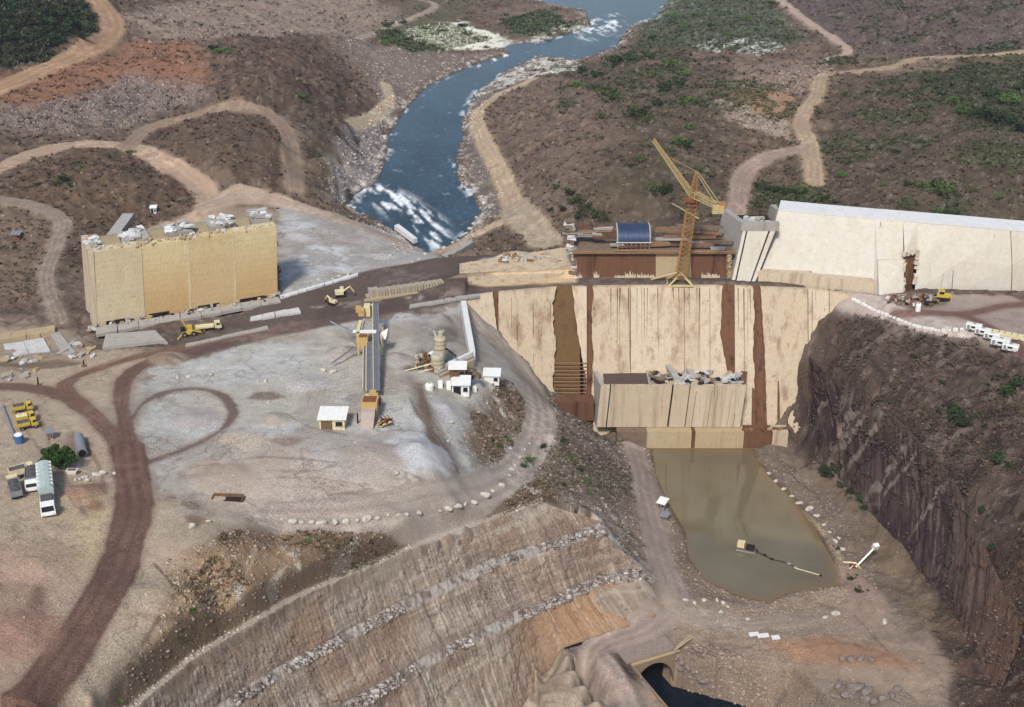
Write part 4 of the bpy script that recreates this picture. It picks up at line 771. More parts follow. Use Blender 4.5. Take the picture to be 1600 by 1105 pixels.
# ---- powerhouse block at the foot
ph = thing('powerhouse_block', 'beige concrete block with open broken top at the foot of the dam', 'concrete block', (45, 330, -35)); PO = (45, 330, -35)
X0, X1 = 25.2, 66.4; ZB, ZT = -34.6, -21.8; YF, YB = 324.4, 338.5
def pface(xa, xb, ins=0.0, top=0.0, mat=M_DAM2, nm='front_panel'):
    sk = -.9; mb = MB(); mb.hexa([(xa+sk, YF+ins, ZB), (xb+sk, YF+ins, ZB), (xb+sk, YF+1.2, ZB), (xa+sk, YF+1.2, ZB)], [(xa, YF+ins+.5, ZT+top), (xb, YF+ins+.5, ZT+top), (xb, YF+1.9, ZT+top), (xa, YF+1.9, ZT+top)]); return mb.build(nm, mat, ph, PO)
pface(X0, X0+2.6); pface(X0+2.55, X0+3.0, .5, -.1, M_DARK, 'joint'); pface(X0+2.95, X0+12.5, .03, .05, M_DAM); pface(X0+12.51, X0+20.2, .03, .02, M_DAM); pface(X0+20.2, X0+20.7, .5, -.1, M_DARK, 'joint')
pface(X0+20.7, X0+25.2, .04, .03, M_DAM); pface(X0+25.22, X0+25.5, .3, -.05, M_STAIN, 'joint'); pface(X0+25.5, X0+30.3, .02, .0, M_DAM2); pface(X0+30.32, X0+35.8, .05, .06, M_DAM); pface(X0+35.82, X1, .02, 0, M_DAM2)
for x in (27.1, 31.6, 33.2, 37.4, 39): pface(X0+x, X0+x+random.uniform(.06, .2), -.03, -random.uniform(.3, 3), M_SLOT, 'streak')
MB().hexa([(X0-2.2, YB-4, ZB), (X0-.9, YF, ZB), (X0-.9+1.2, YF+1.3, ZB), (X0, YB, ZB)], [(X0-2.2, YB, ZT+.1), (X0, YF+.6, ZT+.1), (X0+.9, YF+2, ZT+.1), (X0-1.0, YB, ZT+.1)]).build('side_wall', M_GREY, ph, PO)
MB().hexa([(X1-2, YF+1.3, ZB), (X1-.85, YF+1.25, ZB), (X1+2.2, YB-2, ZB-1), (X1, YB, ZB)], [(X1-1.2, YF+2, ZT), (X1+.05, YF+1.95, ZT), (X1+2.6, YB-1, ZT), (X1+.6, YB, ZT)]).build('shaded_side_wall', M_STAIN, ph, PO)  # shade of the right side is put into its dark brown concrete
MB().box(((X0+X1)/2, (YF+YB)/2+.6, (ZB+ZT)/2-1.2), (X1-X0-1, YB-YF-2, ZT-ZB-2.2)).build('fill', M_GREY, ph, PO)
MB().box((X0+7.5, YF+8, ZT-.9), (12.5, 11.5, .5)).build('dark_deck', plain('dark_deck', (92, 76, 68), .9, dirt=(60, 48, 42)), ph, PO)
MB().box((X0+14, YF+7.5, ZT-.4), (.5, 12.5, .9)).build('deck_wall', M_GREY, ph, PO)
for i in range(60):
    mb = MB(); x = random.uniform(X0+15, X1-1); y = random.uniform(YF+2.4, YB-3)
    rpiece(mb, (x, y, ZT - .7 + random.uniform(0, .7)), (random.uniform(1, 3.6), random.uniform(.8, 2.6), random.uniform(.3, 1.0)), random.uniform(0, 3), .3, .2); mb.build('rubble_slab', random.choice((M_ROUGH, M_GREY, M_GREY, M_SAND, M_PLANK, M_DARK)), ph, PO)
for i in range(7):
    mb = MB(); x = random.uniform(X0+16, X1-4); mb.box((x, random.uniform(YF+4, YB-4), ZT-.55), (random.uniform(1.5, 3.5), random.uniform(1.5, 4), .5), random.uniform(0, 3)); mb.build('pit', M_DARK, ph, PO)  # solid dark boxes: the shade of open pits is put into their colour
for i in range(14):
    x = random.uniform(X1-11, X1-1); y = random.uniform(YF+2.5, YF+7); MB().tube((x, y, ZT-.2), (x + random.uniform(-3, 3), y + random.uniform(-2, 3), ZT + random.uniform(0, .5)), .1, 5).build('loose_bar', M_ROUGH, ph, PO)
yk = lambda z: crest_y(X0+20) + z * SLOPE
MB().hexa([(X0+21.0, YF+3, ZT-.3), (X0+24.0, YF+3, ZT-.3), (X0+21.4, yk(ZT)+1, ZT-.3), (X0+19.4, yk(ZT)+1, ZT-.3)], [(X0+21.4, YF+4, ZT+.4), (X0+23.4, YF+4, ZT+.4), (X0+20.9, yk(-20)-.2, -20), (X0+19.4, yk(-20)-.2, -20)]).build('pipe_casing', M_GREY, ph, PO)
# ---- low sill wall at the pond
sl = thing('sill_wall', 'low beige wall along the head of the muddy pond', 'wall', (57, 322, -40)); SO = (57, 322, -40)
for xa, xb, m, lab in ((30, 38.6, M_PLANK, None), (38.6, 51.4, M_SAND, None), (51.6, 52.4, M_STAIN, None), (52.4, 66.3, M_SAND, None), (66.3, 74.5, M_STAIN, 'rust brown right end'), (74.5, 79, M_DAM, None)):
    MB().hexa([(xa, 321.6, -44), (xb, 321.6, -44), (xb, 326, -44), (xa, 326, -44)], [(xa, 321.9+random.uniform(0, .15), -34.8), (xb, 321.9, -34.8), (xb, 326, -34.75), (xa, 326, -34.75)]).build('wall_panel', m, sl, SO)
for i in range(14):
    mb = MB(); rpiece(mb, (random.uniform(66, 79), random.uniform(322.3, 324), -34.6), (random.uniform(.6, 2.4), random.uniform(.6, 1.4), .5), random.random(), .3, .15); mb.build('rubble_slab', random.choice((M_STAIN, M_LEDGE, M_SAND)), sl, SO)

# ---- intake block on the left (stands on the crest)
bA, bB = unp(148, 508, 0), unp(434, 461, 0); bu = (bB - bA); BL = float(np.linalg.norm(bu)); bu = bu / BL; bn = np.array([-bu[1], bu[0], 0.0])   # bn points away from the camera
def BP(l, d, z): return bA + bu * (l + z * .07) + bn * d + np.array([0, 0, z])
ib = thing('intake_block', 'massive ochre stained concrete intake block with broken top left of the river', 'concrete block', BP(BL/2, 6, 0)); IO = BP(BL/2, 6, 0)
def bhex(l0, l1, d0, d1, z0, z1, mat, nm, j=0.0, lean=0.0, label=None):
    r = lambda: random.uniform(-j, j)
    b = [BP(l0, d0, z0), BP(l1, d0, z0), BP(l1, d1, z0), BP(l0, d1, z0)]; t = [BP(l0+r(), d0+lean+r(), z1+r()), BP(l1+r(), d0+lean+r(), z1+r()), BP(l1+r(), d1+r(), z1+r()), BP(l0+r(), d1+r(), z1+r())]
    o = MB().hexa(b, t).build(nm, mat, ib, IO)
    if label: o['label'] = label
    return o
HT = 20.6; cuts = [0, 13.2, 26.0, 38.7, BL]
pm = [M_OCHRE, M_OCHRE2, M_OCHRE3, M_OCHRE2]; pl = ['pale beige panel at the left end', 'yellow ochre stained panel', 'sandy ochre panel', 'deep ochre stained panel at the right end']
for i in range(4):
    bhex(cuts[i] + .04, cuts[i+1] - .04, (.0, .10, .05, .08)[i], 4.2, -1.0, HT - (.0, .3, .2, .0)[i], pm[i], 'front_panel', .05, .25, pl[i])
    if i: bhex(cuts[i] - .3, cuts[i] + .3, -.02, .5, -.5, HT - .6, M_OCHRE, 'panel_joint', .03, .25)
bhex(0.2, BL - .2, 4.2, 13.2, -1, HT - 3.3, M_GREY, 'core')
bhex(-.35, .9, -.0, 5.6, -1, HT + .2, M_DAM2, 'end_pillar', .04); bhex(-.3, 1.6, 9.4, 14.2, -1, HT + .3, M_DAM2, 'end_pillar', .04); bhex(.9, 3, 5.6, 9.4, -1, HT - .4, M_SLOT, 'gate_slot')
for k in range(26): bhex(.1, 1.2, 5.9 + .25*(k % 2), 8.8, .2 + k*.77, .2 + k*.77 + .42, M_SAND, 'slot_step', .12)
# crenellated top: rough piers and smooth curved crests between them
for l0, l1, h in ((0, 3.6, .3), (9.3, 16.4, .9), (21.2, 28.6, 1.1), (33.4, 40.6, 1.2), (45.4, BL, 1.5)):
    bhex(l0 + .1, l1 - .1, 5.0, 13.0, HT - 3, HT + h - .4, M_GREY, 'pier', .5)
    for i in range(16):
        mb = MB(); rpiece(mb, BP(random.uniform(l0 + .6, l1 - .6), random.uniform(4.6, 12.6), HT + h - .2 + random.uniform(-.1, .35)), (random.uniform(.8, 2.8), random.uniform(.8, 2.4), random.uniform(.25, .7)), random.uniform(0, 3), .35, .12); mb.build('broken_slab', random.choice((M_ROUGH, M_CAP, M_GREY)), ib, IO)
for l0, l1 in ((3.6, 9.3), (16.4, 21.2), (28.6, 33.4), (40.6, 45.4)):
    prof = [(4.4, HT - 3.4)] + [(5.0 + 7.8 * t, HT - 3.0 + 3.2 * math.sin(t * math.pi * .62)) for t in np.linspace(0, 1, 11)] + [(12.8, HT - 3.4)]
    MB().sweep([BP(l0 + .05, d, z) for d, z in prof], bu * (l1 - l0 - .1)).build('curved_crest', M_CREST, ib, IO, smooth=False)
for i in range(90):
    l = random.uniform(.5, BL - .5); mb = MB(); rpiece(mb, BP(l, random.uniform(.5, 4.0), HT - .05 + random.uniform(-.1, .2)), (random.uniform(.4, 1.6), random.uniform(.3, .9), random.uniform(.3, .7)), random.uniform(0, 3), .4, .2); mb.build('broken_slab', random.choice((M_OCHRE, M_ROUGH, M_SAND)), ib, IO)
for l0, l1 in ((3, 8), (14.5, 20), (28, 34), (40, 47)): bhex(l0, l1, -.08, .3, -.4, .55, M_DARK, 'outlet_dark_strip')  # flat dark strips: the shade of outlet recesses is put into their colour
# right end buttress nib
bhex(BL - .9, BL + .7, -.7, 6, -.6, .7, M_GREY, 'footing', .1)
# fallen beam leaning at the back
p0, p1 = unp(155, 390, 17), unp(200, 346, 16)
bm1 = thing('concrete_beam', 'long grey concrete beam leaning behind the intake block', 'beam', (p0 + p1) / 2); v = p1 - p0
mb = MB(); R = math.atan2(v[1], v[0]); mb.box((p0 + p1) / 2, (float(np.linalg.norm(v)) + 3, 3.4, 1.3), R, 0, -.06); mb.build('beam_body', M_GREY, bm1, (p0 + p1) / 2)
mb = MB(); mb.box((p0 + p1) / 2 + np.array([0, 0, -8.5]), (2.4, 2.4, 16), R); mb.build('beam_post', M_GREY, bm1, (p0 + p1) / 2)
mb = MB(); mb.box(p1 + np.array([0, 0, -8]), (2.2, 2.2, 16), R); mb.build('beam_post', M_GREY, bm1, (p0 + p1) / 2)

# ---- aprons, kerbs and slabs along the crest
def slab(name, label, cat, pts, z, th, mat, group=None, split=1):
    P = [unp(x, y, z) for x, y in pts]; c = sum(P) / len(P); c[2] = z - th; t = thing(name, label, cat, c, group=group)
    if split == 1: MB().sweep([p - np.array([0, 0, th]) for p in P], (0, 0, th)).build('slab', mat, t, c)
    else:
        for i in range(split):
            a, b = i / split, (i + 1) / split - .003; f = lambda p, q, s_: p + (q - p) * s_
            q = [f(P[0], P[1], a), f(P[0], P[1], b), f(P[3], P[2], b), f(P[3], P[2], a)]; dz = random.uniform(-.12, .08); q = [p_ + np.array([random.uniform(-.12, .12), random.uniform(-.3, .3), 0]) for p_ in q]
            MB().sweep([p - np.array([0, 0, th - dz]) for p in q], (0, 0, th)).build('slab', mat, t, c)
    return t
slab('apron', 'pale concrete apron in front of the ochre intake block', 'apron', [(150,522),(440,471),(436,463),(150,512)], .35, .9, M_GREY, split=9)
slab('concrete_slab', 'smooth grey concrete slab before the left end of the intake block', 'slab', [(160,543),(250,532),(262,535),(242,516),(165,522)], .45, .9, M_GREY)
slab('low_wall', 'long low concrete wall at the left edge beside the intake block', 'wall', [(-30,536),(86,517),(86,508),(-30,526)], 1.0, 1.6, M_SAND, split=5)
slab('concrete_slab', 'cracked pale slab below the low wall at the left edge', 'slab', [(10,560),(80,548),(68,528),(5,538)], .3, .8, M_ROUGH, split=2)
slab('concrete_slab', 'narrow tilted slab beside the cracked pale slab', 'slab', [(100,556),(118,550),(92,518),(78,522)], .5, .8, M_GREY)
slab('kerb', 'pale kerb along the lower edge of the crest road, left', 'kerb', [(290,541),(420,513),(418,509),(290,537)], .35, .6, M_GREY, split=7)
slab('kerb', 'pale kerb strip on the crest road behind the conveyor', 'kerb', [(390,500),(470,488),(466,480),(392,494)], .5, .7, M_ROUGH, split=4)
slab('kerb', 'pale kerb along the upper edge of the crest road', 'kerb', [(438,465),(560,429),(560,426),(438,461)], .5, .8, M_CAP, split=9)
slab('kerb', 'pale kerb beside the batching plant at the head of the dam face', 'kerb', [(640,480),(750,462),(748,458),(640,475)], .35, .6, M_GREY, split=6)
slab('spillway_lip', 'white concrete lip beside the rapids', 'slab', [(616,352),(623,350),(652,372),(646,374)], -9.0, 1.6, M_CAP)
slab('spillway_wall', 'grey wall on the right bank below the river', 'wall', [(690,408),(740,378),(735,374),(684,402)], -3, 6, M_GREY, split=3)
ap = [o for o in bpy.data.objects if o.name == 'apron'][0]
for i in range(70):
    l = random.uniform(-2, BL + 2); mb = MB(); c0 = BP(l, random.uniform(-4.2, -.3), .35); rpiece(mb, c0, (random.uniform(.3, 1.5), random.uniform(.3, 1.0), random.uniform(.2, .7)), random.uniform(0, 3), .4, .2); mb.build('broken_piece', random.choice((M_ROUGH, M_GREY, M_SAND, M_DARK)), ap, ap.location)
# ragged terrace of the sand-coloured bench left of the stained bays
tr = thing('crest_bench', 'sand coloured concrete bench stepping up left of the stained bays', 'bench wall', unp(830, 430, 0)); TO = unp(830, 430, 0)
for i in range(9):
    a = 718 + i * 20; b = a + 20; h = .3 + i * .33
    P = [unp(a, 447 - i*1.5, 0), unp(b, 445.5 - i*1.5, 0), unp(b, 414 - i*1.5, 0), unp(a, 417 - i*1.5, 0)]
    MB().hexa([p + np.array([0, 0, -.6]) for p in P], [P[0] + [0, 0, h*.6], P[1] + [0, 0, h*.6], P[2] + [0, .3, h + .8], P[3] + [0, .3, h + .6]]).build('bench_block', M_DAM, tr, TO)
for i in range(40):
    mb = MB(); p = unp(random.uniform(780, 895), random.uniform(397, 408), 2.4); rpiece(mb, p, (random.uniform(.6, 2), random.uniform(.5, 1.4), random.uniform(.4, .9)), random.uniform(0, 3), .4, .2); mb.build('broken_block', random.choice((M_SAND, M_ROUGH, M_LEDGE)), tr, TO)
# row of ribbed form blocks on the road
fw = thing('formwork_row', 'long row of ribbed concrete form blocks standing on the crest road', 'formwork', unp(630, 462, 0)); FO = unp(630, 462, 0)
fa, fb = unp(572, 467, 0), unp(692, 450, 0); fdir = fb - fa
for i in range(26):
    p = fa + fdir * (i + .5) / 26; h = 2.4 if i > 3 else (1.0 if i < 1 else 2.8); L = float(np.linalg.norm(fdir)) / 26
    MB().box(p + np.array([0, .5, h/2 - .2]), (L * (.8 if i > 4 else .97), 2.2 + .5 * (i % 2), h), math.atan2(fdir[1], fdir[0])).build('form_block', (M_SAND, M_GREY)[i % 2], fw, FO)
MB().box((fa + fb) / 2 + np.array([.6, -1.4, .15]), (float(np.linalg.norm(fdir)) + 2, 1.2, .6), math.atan2(fdir[1], fdir[0])).build('base_strip', M_SAND, fw, FO)

# ---- stained bays behind the crane
bay = thing('spillway_bays', 'rust stained unfinished spillway bays with stacked timber behind the yellow crane', 'dam wall', (42, 356, 0)); YO = (42, 356, 0)
YB0 = 352.6
def bx(px, z, Y=YB0): return float(at_y(px, 435 - z * 5.0, Y)[0])
for a, b, m, nm in ((902, 1025, M_STAIN, 'stained_panel'), (1025, 1080, M_SAND, 'bare_panel'), (1080, 1142, M_STAIN, 'stained_panel')):
    MB().hexa([(bx(a, 0), YB0, -1), (bx(b, 0), YB0, -1), (bx(b, 0), YB0 + 6, -1), (bx(a, 0), YB0 + 6, -1)], [(bx(a, 8), YB0 + .6, 8), (bx(b, 8), YB0 + .6, 8), (bx(b, 8), YB0 + 6, 8), (bx(a, 8), YB0 + 6, 8)]).build(nm, m, bay, YO)
for a in (905, 932, 968, 985, 1002, 1015, 1102, 1112, 1120):      # washed-out pale tongues low on the bays
    w = random.uniform(.8, 1.8); x = bx(a, 1); h = random.uniform(1.2, 2.8); k = 11; top_ = [(x - w + 2*w*i/k, YB0, .4 + h * abs(math.sin(i * 1.9 + a)) * random.uniform(.3, 1)) for i in range(k + 1)]
    MB().add([(x - w, YB0 - .03, .05), (x + w, YB0 - .03, .05)] + [(q[0], YB0 + q[2]*.075 - .03, q[2]) for q in top_[::-1]], [tuple(range(k + 3))]).build('pale_patch', M_DAM2, bay, YO)
MB().box(((bx(890, 0) + bx(1142, 0)) / 2 + .6, YB0 + .2, 8.3), (bx(1142, 0) - bx(890, 0), 1.6, .5)).build('ledge_beam', M_LEDGE, bay, YO)
MB().box(((bx(890, 0) + bx(1142, 0)) / 2 + .6, YB0 + 7, 5), (bx(1142, 0) - bx(890, 0) - 1, 12, 6.4)).build('core', M_PLANK, bay, YO)
for i in range(44):                         # layered slabs and timber stepping back
    t = random.random(); px = random.choice((random.uniform(895, 960), random.uniform(1030, 1138), random.uniform(1030, 1138), random.uniform(900, 1138))); mb = MB()
    rpiece(mb, (bx(px, 9), YB0 + 1.5 + t * 11, 8.6 + t * 3.4), (random.uniform(3, 10), random.uniform(.7, 1.8), random.uniform(.35, .9)), random.uniform(-.06, .06), .12, .05); mb.build('timber', random.choice((M_PLANK, M_PLANK, M_LEDGE, M_GREY, M_STAIN)), bay, YO)
for i in range(26):
    mb = MB(); z = i * .62; rpiece(mb, (bx(893, z) + random.uniform(-.6, .4) + (1.2 if i < 12 else 0), YB0 + 1.5 + z * .35, z), (random.uniform(1.6, 3.2), 3.6, .9), random.uniform(-.2, .2), .25, .1); mb.build('rough_edge', random.choice((M_GREY, M_ROUGH, M_PLANK)), bay, YO)
for i in range(18):
    mb = MB(); z = i * .45; rpiece(mb, (bx(1139, z), YB0 + .2, z + .3), (1.2, 1.4, .32), .2, .3, .1); mb.build('form_step', M_SAND, bay, YO)
for x0, x1 in ((905, 958),):
    MB().bar((bx(x0, 12), YB0 + 6, 12.6), (bx(x1, 12), YB0 + 6, 12.6), .3).build('handrail', M_LEDGE, bay, YO)
MB().bar((bx(960, 8), YB0 - .3, 8.9), (bx(1142, 8), YB0 - .5, 8.5), .35).build('handrail', M_LEDGE, bay, YO)
# curved steel gate on the bays
gt = thing('spillway_gate', 'dark blue curved steel gate on legs over the stained bays', 'gate', (bx(992, 9), YB0 + 5, 8.6)); GO = (bx(992, 9), YB0 + 5, 8.6)
M_GATE = plain('gate_steel', (58, 72, 100), .45, .3, .25, .6, (96, 84, 78), .35); M_GFR = plain('gate_frame', (190, 184, 176), .7, dirt=(120, 80, 56))
ga, gb = bx(967, 10), bx(1017, 10); prof = [(YB0 + 3.2 + 5.0 * (1 - math.cos(t)), 10.0 + 4.2 * math.sin(t)) for t in np.linspace(0, math.pi * .72, 16)]
mb = MB(); n_ = len(prof); pts = [(ga, y, z) for y, z in prof] + [(gb, y, z) for y, z in prof] + [(ga, y, z - .3) for y, z in prof] + [(gb, y, z - .3) for y, z in prof]
mb.add(pts, [(i, i+1, n_+i+1, n_+i) for i in range(n_-1)] + [(2*n_+i, 3*n_+i, 3*n_+i+1, 2*n_+i+1) for i in range(n_-1)] + [(0, n_, 3*n_, 2*n_)]); mb.build('skin_plate', M_GATE, gt, GO, smooth=True)
for x in (ga - .15, gb + .15):
    mb = MB()
    for (y0, z0), (y1, z1) in zip(prof[:-1], prof[1:]): mb.bar((x, y0, z0 + .02), (x, y1, z1 + .02), .28)
    mb.build('side_frame', M_GFR, gt, GO)
for k in range(1, 6):
    mb = MB(); x = ga + (gb - ga) * k / 6
    for (y0, z0), (y1, z1) in zip(prof[:-1], prof[1:]): mb.bar((x, y0, z0 + .01), (x, y1, z1 + .01), .07)
    mb.build('rib', M_GATE, gt, GO)
for k in range(8): x = ga + (gb - ga) * k / 7; MB().bar((x, YB0 + 3.1, 7.8), (x, YB0 + 3.1, 10.2), .18).build('leg', M_GFR, gt, GO)
MB().bar((ga - .6, YB0 + 3.05, 10.15), (gb + .6, YB0 + 3.05, 10.15), .3).build('crossbar', M_GFR, gt, GO)

# ---- pier and the long white wall on the right
pier = thing('end_pier', 'pale concrete pier with black joints at the left end of the white wall', 'pier', (70, 356, 0)); EO = (70, 356, 0)
q = lambda px, py, z: unp(px, py, z)
def quadwall(name, bl, br, tr_, tl, back, mat, parent, org, th=None):
    b = np.array(back, float); o = MB().hexa([bl, br, br + b, bl + b], [tl, tr_, tr_ + b, tl + b]).build(name, mat, parent, org); return o
PZ = 14.0
def pp(px, f):       # station along the pier face at fraction f of its height, between base and head lines
    base = q(px[0], 441, -.3); head = q(px[1], 360, PZ); return base + (head - base) * f
for a, b, m, nm, rec in (((1143, 1161), (1148, 1166), M_WHITE, 'face_panel', 0), ((1148, 1166), (1150.5, 1168.5), M_DARK, 'joint', .4), ((1150.5, 1168.5), (1172, 1201), M_WHITE, 'face_panel', .04), ((1172, 1201), (1174.5, 1204), M_DARK, 'joint', .4), ((1174.5, 1204), (1180, 1212), M_WHITE, 'face_panel', 0), ((1180, 1212), (1182, 1214), M_DARK, 'joint', .4)):
    r = np.array([0, rec, 0]); quadwall(nm, pp(a, 0) + r, pp(b, 0) + r, pp(b, 1) + r, pp(a, 1) + r, (0, 9, 0), m, pier, EO)
h0, h1 = pp((1143, 1161), 1), pp((1182, 1214), 1)
MB().box((h0 + h1) / 2 + np.array([0, 1.0, 1.0]), (float(h1[0] - h0[0]) + 1.2, 2.2, 2.4)).build('head_beam', M_GREY, pier, EO)
MB().hexa([pp((1143, 1161), 0) + [-.1, .1, 0], pp((1143, 1161), 0) + [.9, 8, 0], pp((1143, 1161), 0) + [-1.5, 20, 0], pp((1143, 1161), 0) + [-2.6, 19, 0]],
          [h0 + [-.5, .2, 2.1], h0 + [.9, 2, 2.1], h0 + [-2.0, 17, 1.0], h0 + [-3.6, 16, 1.0]]).build('side_wall', M_GREY, pier, EO)
MB().box((h0 + h1) / 2 + np.array([-.6, 8.5, -1.2]), (float(h1[0] - h0[0]) + 1, 13, 1.6)).build('dark_floor', M_DARK, pier, EO)
for i in range(9): mb = MB(); rpiece(mb, (h0 + h1) / 2 + np.array([random.uniform(-3.5, 3.5), random.uniform(4, 11), .1]), (random.uniform(1, 2.4), random.uniform(.9, 1.8), random.uniform(.6, 1.2)), random.uniform(0, 3), .4, .3); mb.build('rubble_block', random.choice((M_ROUGH, M_GREY)), pier, EO)

ww = thing('white_wall', 'long pale concrete dam wall with white top on the right', 'dam wall', (110, 350, 0)); WO = (110, 350, 0)
WZ = 17.0
#            top-front px        break px,z             foot px
ST = [((1216,329),(1200,392,6.5),(1184,440)), ((1290,336),(1282,396,7.0),(1270,447)), ((1366,342.5),(1365,404,6.6),(1365,459)), ((1367,342.6),(1373,398,7.2),(1372,463)), ((1411,346),(1411,398,7.4),(1410,459)), ((1434,348),(1432,400,7.2),(1430,451)),
      ((1500,353.5),(1500,402,6.8),(1500,451)), ((1579,360.5),(1580,409,6.6),(1580,455)), ((1660,367.5),(1664,416,6.4),(1664,458)), ((1760,377),(1766,426,6.4),(1766,462))]
def wall_pts(s):
    f, t = unp(s[2][0], s[2][1], -.2), unp(s[0][0], s[0][1], WZ); m = f + (t - f) * .46; m[1] -= .9; return [f, m, t]
mats = [M_WHITE, M_WHITE, M_CAP, M_WHITE, None, M_WHITE, M_WHITE, M_WHITE, M_WHITE]
for i in range(len(ST) - 1):
    a, b = wall_pts(ST[i]), wall_pts(ST[i+1])
    if i == 4: continue
    bk = np.array([2.4, 8.6, 0]); g_ = np.array([.006, 0, 0])
    MB().hexa([a[1] + g_, b[1] - g_, b[1] + bk*1.4, a[1] + bk*1.4], [a[2] + g_, b[2] - g_, b[2] + bk, a[2] + bk]).build('upper_panel', M_WHITE, ww, WO)
    MB().hexa([a[0] + g_ + [0, 0, -1], b[0] - g_ + [0, 0, -1], b[0] + bk*1.9, a[0] + bk*1.9], [a[1] + g_ + [0, -.05, 0], b[1] - g_ + [0, -.05, 0], b[1] + bk*1.5, a[1] + bk*1.5]).build('lower_panel', M_WHITE, ww, WO)
    MB().hexa([a[2] + [0, -.12, .01], b[2] + [0, -.12, .01], b[2] + bk + [0, .1, .01], a[2] + bk + [0, .1, .01]], [a[2] + [0, -.12, .35], b[2] + [0, -.12, .35], b[2] + bk + [0, .1, .35], a[2] + bk + [0, .1, .35]]).build('cap_slab', M_CAP, ww, WO)
a, b = wall_pts(ST[4]), wall_pts(ST[5]); bk = np.array([2.4, 8.6, 0])      # bay with the deep rust-brown slot
MB().hexa([a[1] + [0, 0, 2.4], b[1] + [0, 0, 1.6], b[1] + bk*2, a[1] + bk*2], [a[2], b[2], b[2] + bk, a[2] + bk]).build('upper_panel', M_WHITE, ww, WO)
MB().hexa([a[2] + [0, -.12, .01], b[2] + [0, -.12, .01], b[2] + bk + [0, .1, .01], a[2] + bk + [0, .1, .01]], [a[2] + [0, -.12, .35], b[2] + [0, -.12, .35], b[2] + bk + [0, .1, .35], a[2] + bk + [0, .1, .35]]).build('cap_slab', M_CAP, ww, WO)
MB().hexa([a[0] + [0, 2.2, -1], b[0] + [0, 2.2, -1], b[0] + [0, 8, -1], a[0] + [0, 8, -1]], [a[1] + [0, 1.6, 2.6], b[1] + [0, 1.6, 1.8], b[1] + [0, 6, 1.8], a[1] + [0, 6, 2.6]]).build('slot_back', M_STAIN, ww, WO)
MB().hexa([unp(1412, 450, -.2), unp(1414, 450, -.2), unp(1416, 447, 0) + [0, 2, 0], unp(1413, 447, 0) + [0, 2, 0]], [unp(1416, 384, 9.8), unp(1418, 384, 9.8), unp(1422, 388, 9.4) + [0, 2, 0], unp(1417, 388, 9.4) + [0, 2, 0]]).build('slot_lip', M_DAM, ww, WO)
for i in range(26):                       # ragged lips round the slot
    s_ = i % 2; f = random.random(); lo_, hi_ = (wall_pts(ST[4]), wall_pts(ST[5]))[s_][0], (wall_pts(ST[4]), wall_pts(ST[5]))[s_][1] + np.array([0, 0, 2]); c0 = lo_ + (hi_ - lo_) * f + np.array([(.15, -.15)[s_], .5, 0]); mb = MB(); rpiece(mb, c0, (random.uniform(.4, 1.3), .9, random.uniform(.5, 1.4)), .1, .4, .3); mb.build('broken_edge', random.choice((M_WHITE, M_DAM)), ww, WO)
for i in range(8):
    c0 = wall_pts(ST[4])[1] * (1 - i/7) + wall_pts(ST[5])[1] * (i/7) + np.array([0, .4, 2.2]); mb = MB(); rpiece(mb, c0, (.9, .9, random.uniform(.6, 1.8)), .1, .4, .2); mb.build('broken_edge', random.choice((M_WHITE, M_DAM)), ww, WO)
# end return of the wall with layered joints
e0, e1 = wall_pts(ST[0])[2], wall_pts(ST[0])[0]
for k in range(4):
    MB().hexa([e0 + [-.9 - .25*k, 1.0 + 2*k, -5.5 - k], e0 + [.2, .8 + 2*k, -5.5 - k], e0 + [.6, 3 + 2*k, -5.5], e0 + [-.8 - .25*k, 3 + 2*k, -5.5]], [e0 + [-.35 - .3*k, .2 + 1.25*k, .15], e0 + [.2, .2 + 1.25*k, .15], e0 + [.4, 1.3 + 1.25*k, .15], e0 + [-.65 - .3*k, 1.4 + 1.25*k, .15]]).build('end_block', M_GREY, ww, WO)
# base plinth along the left half, buttress block
for a_, b_ in ((0, 1), (1, 2)):
    a, b = wall_pts(ST[a_]), wall_pts(ST[b_]); MB().hexa([a[0] + [0, -.5, -1], b[0] + [0, -.5, -1], b[0] + [0, 2, -1], a[0] + [0, 2, -1]], [a[0] + [0, -.1, 3.0], b[0] + [0, -.1, 3.6], b[0] + [0, 3, 3.6], a[0] + [0, 3, 3.0]]).build('plinth', M_DAM2, ww, WO)
a, b = wall_pts(ST[3]), wall_pts(ST[4]); MB().hexa([a[0] + [0, -1.4, -1], b[0] + [0, -1.2, -1], b[0] + [0, 3, -1], a[0] + [0, 3, -1]], [a[1] + [0, -.4, .5], b[1] + [0, -.4, .5], b[1] + [0, 3, .5], a[1] + [0, 3, .5]]).build('buttress', M_WHITE, ww, WO)
for px in (1393, 1376): a = unp(px, 345, WZ); mb = MB(); mb.bar(a + [0, -.08, -.2], unp(px + random.uniform(-5, 3), 378, 11.4) + [0, -.12, 0], .1); mb.build('crack', M_SLOT, ww, WO)
a = wall_pts(ST[7]); MB().bar(a[2] + [0, -.1, 0], a[1] + [0, -.12, 0], .14).build('crack', M_SLOT, ww, WO); MB().bar(a[1] + [0, -.12, 0], a[0] + [0, -.12, 0], .14).build('crack', M_SLOT, ww, WO)

M_COVER = plain('earth_cover', (150, 133, 122), .95, var=.35, scale=.6, dirt=(120, 100, 88), dirt_amt=.6)
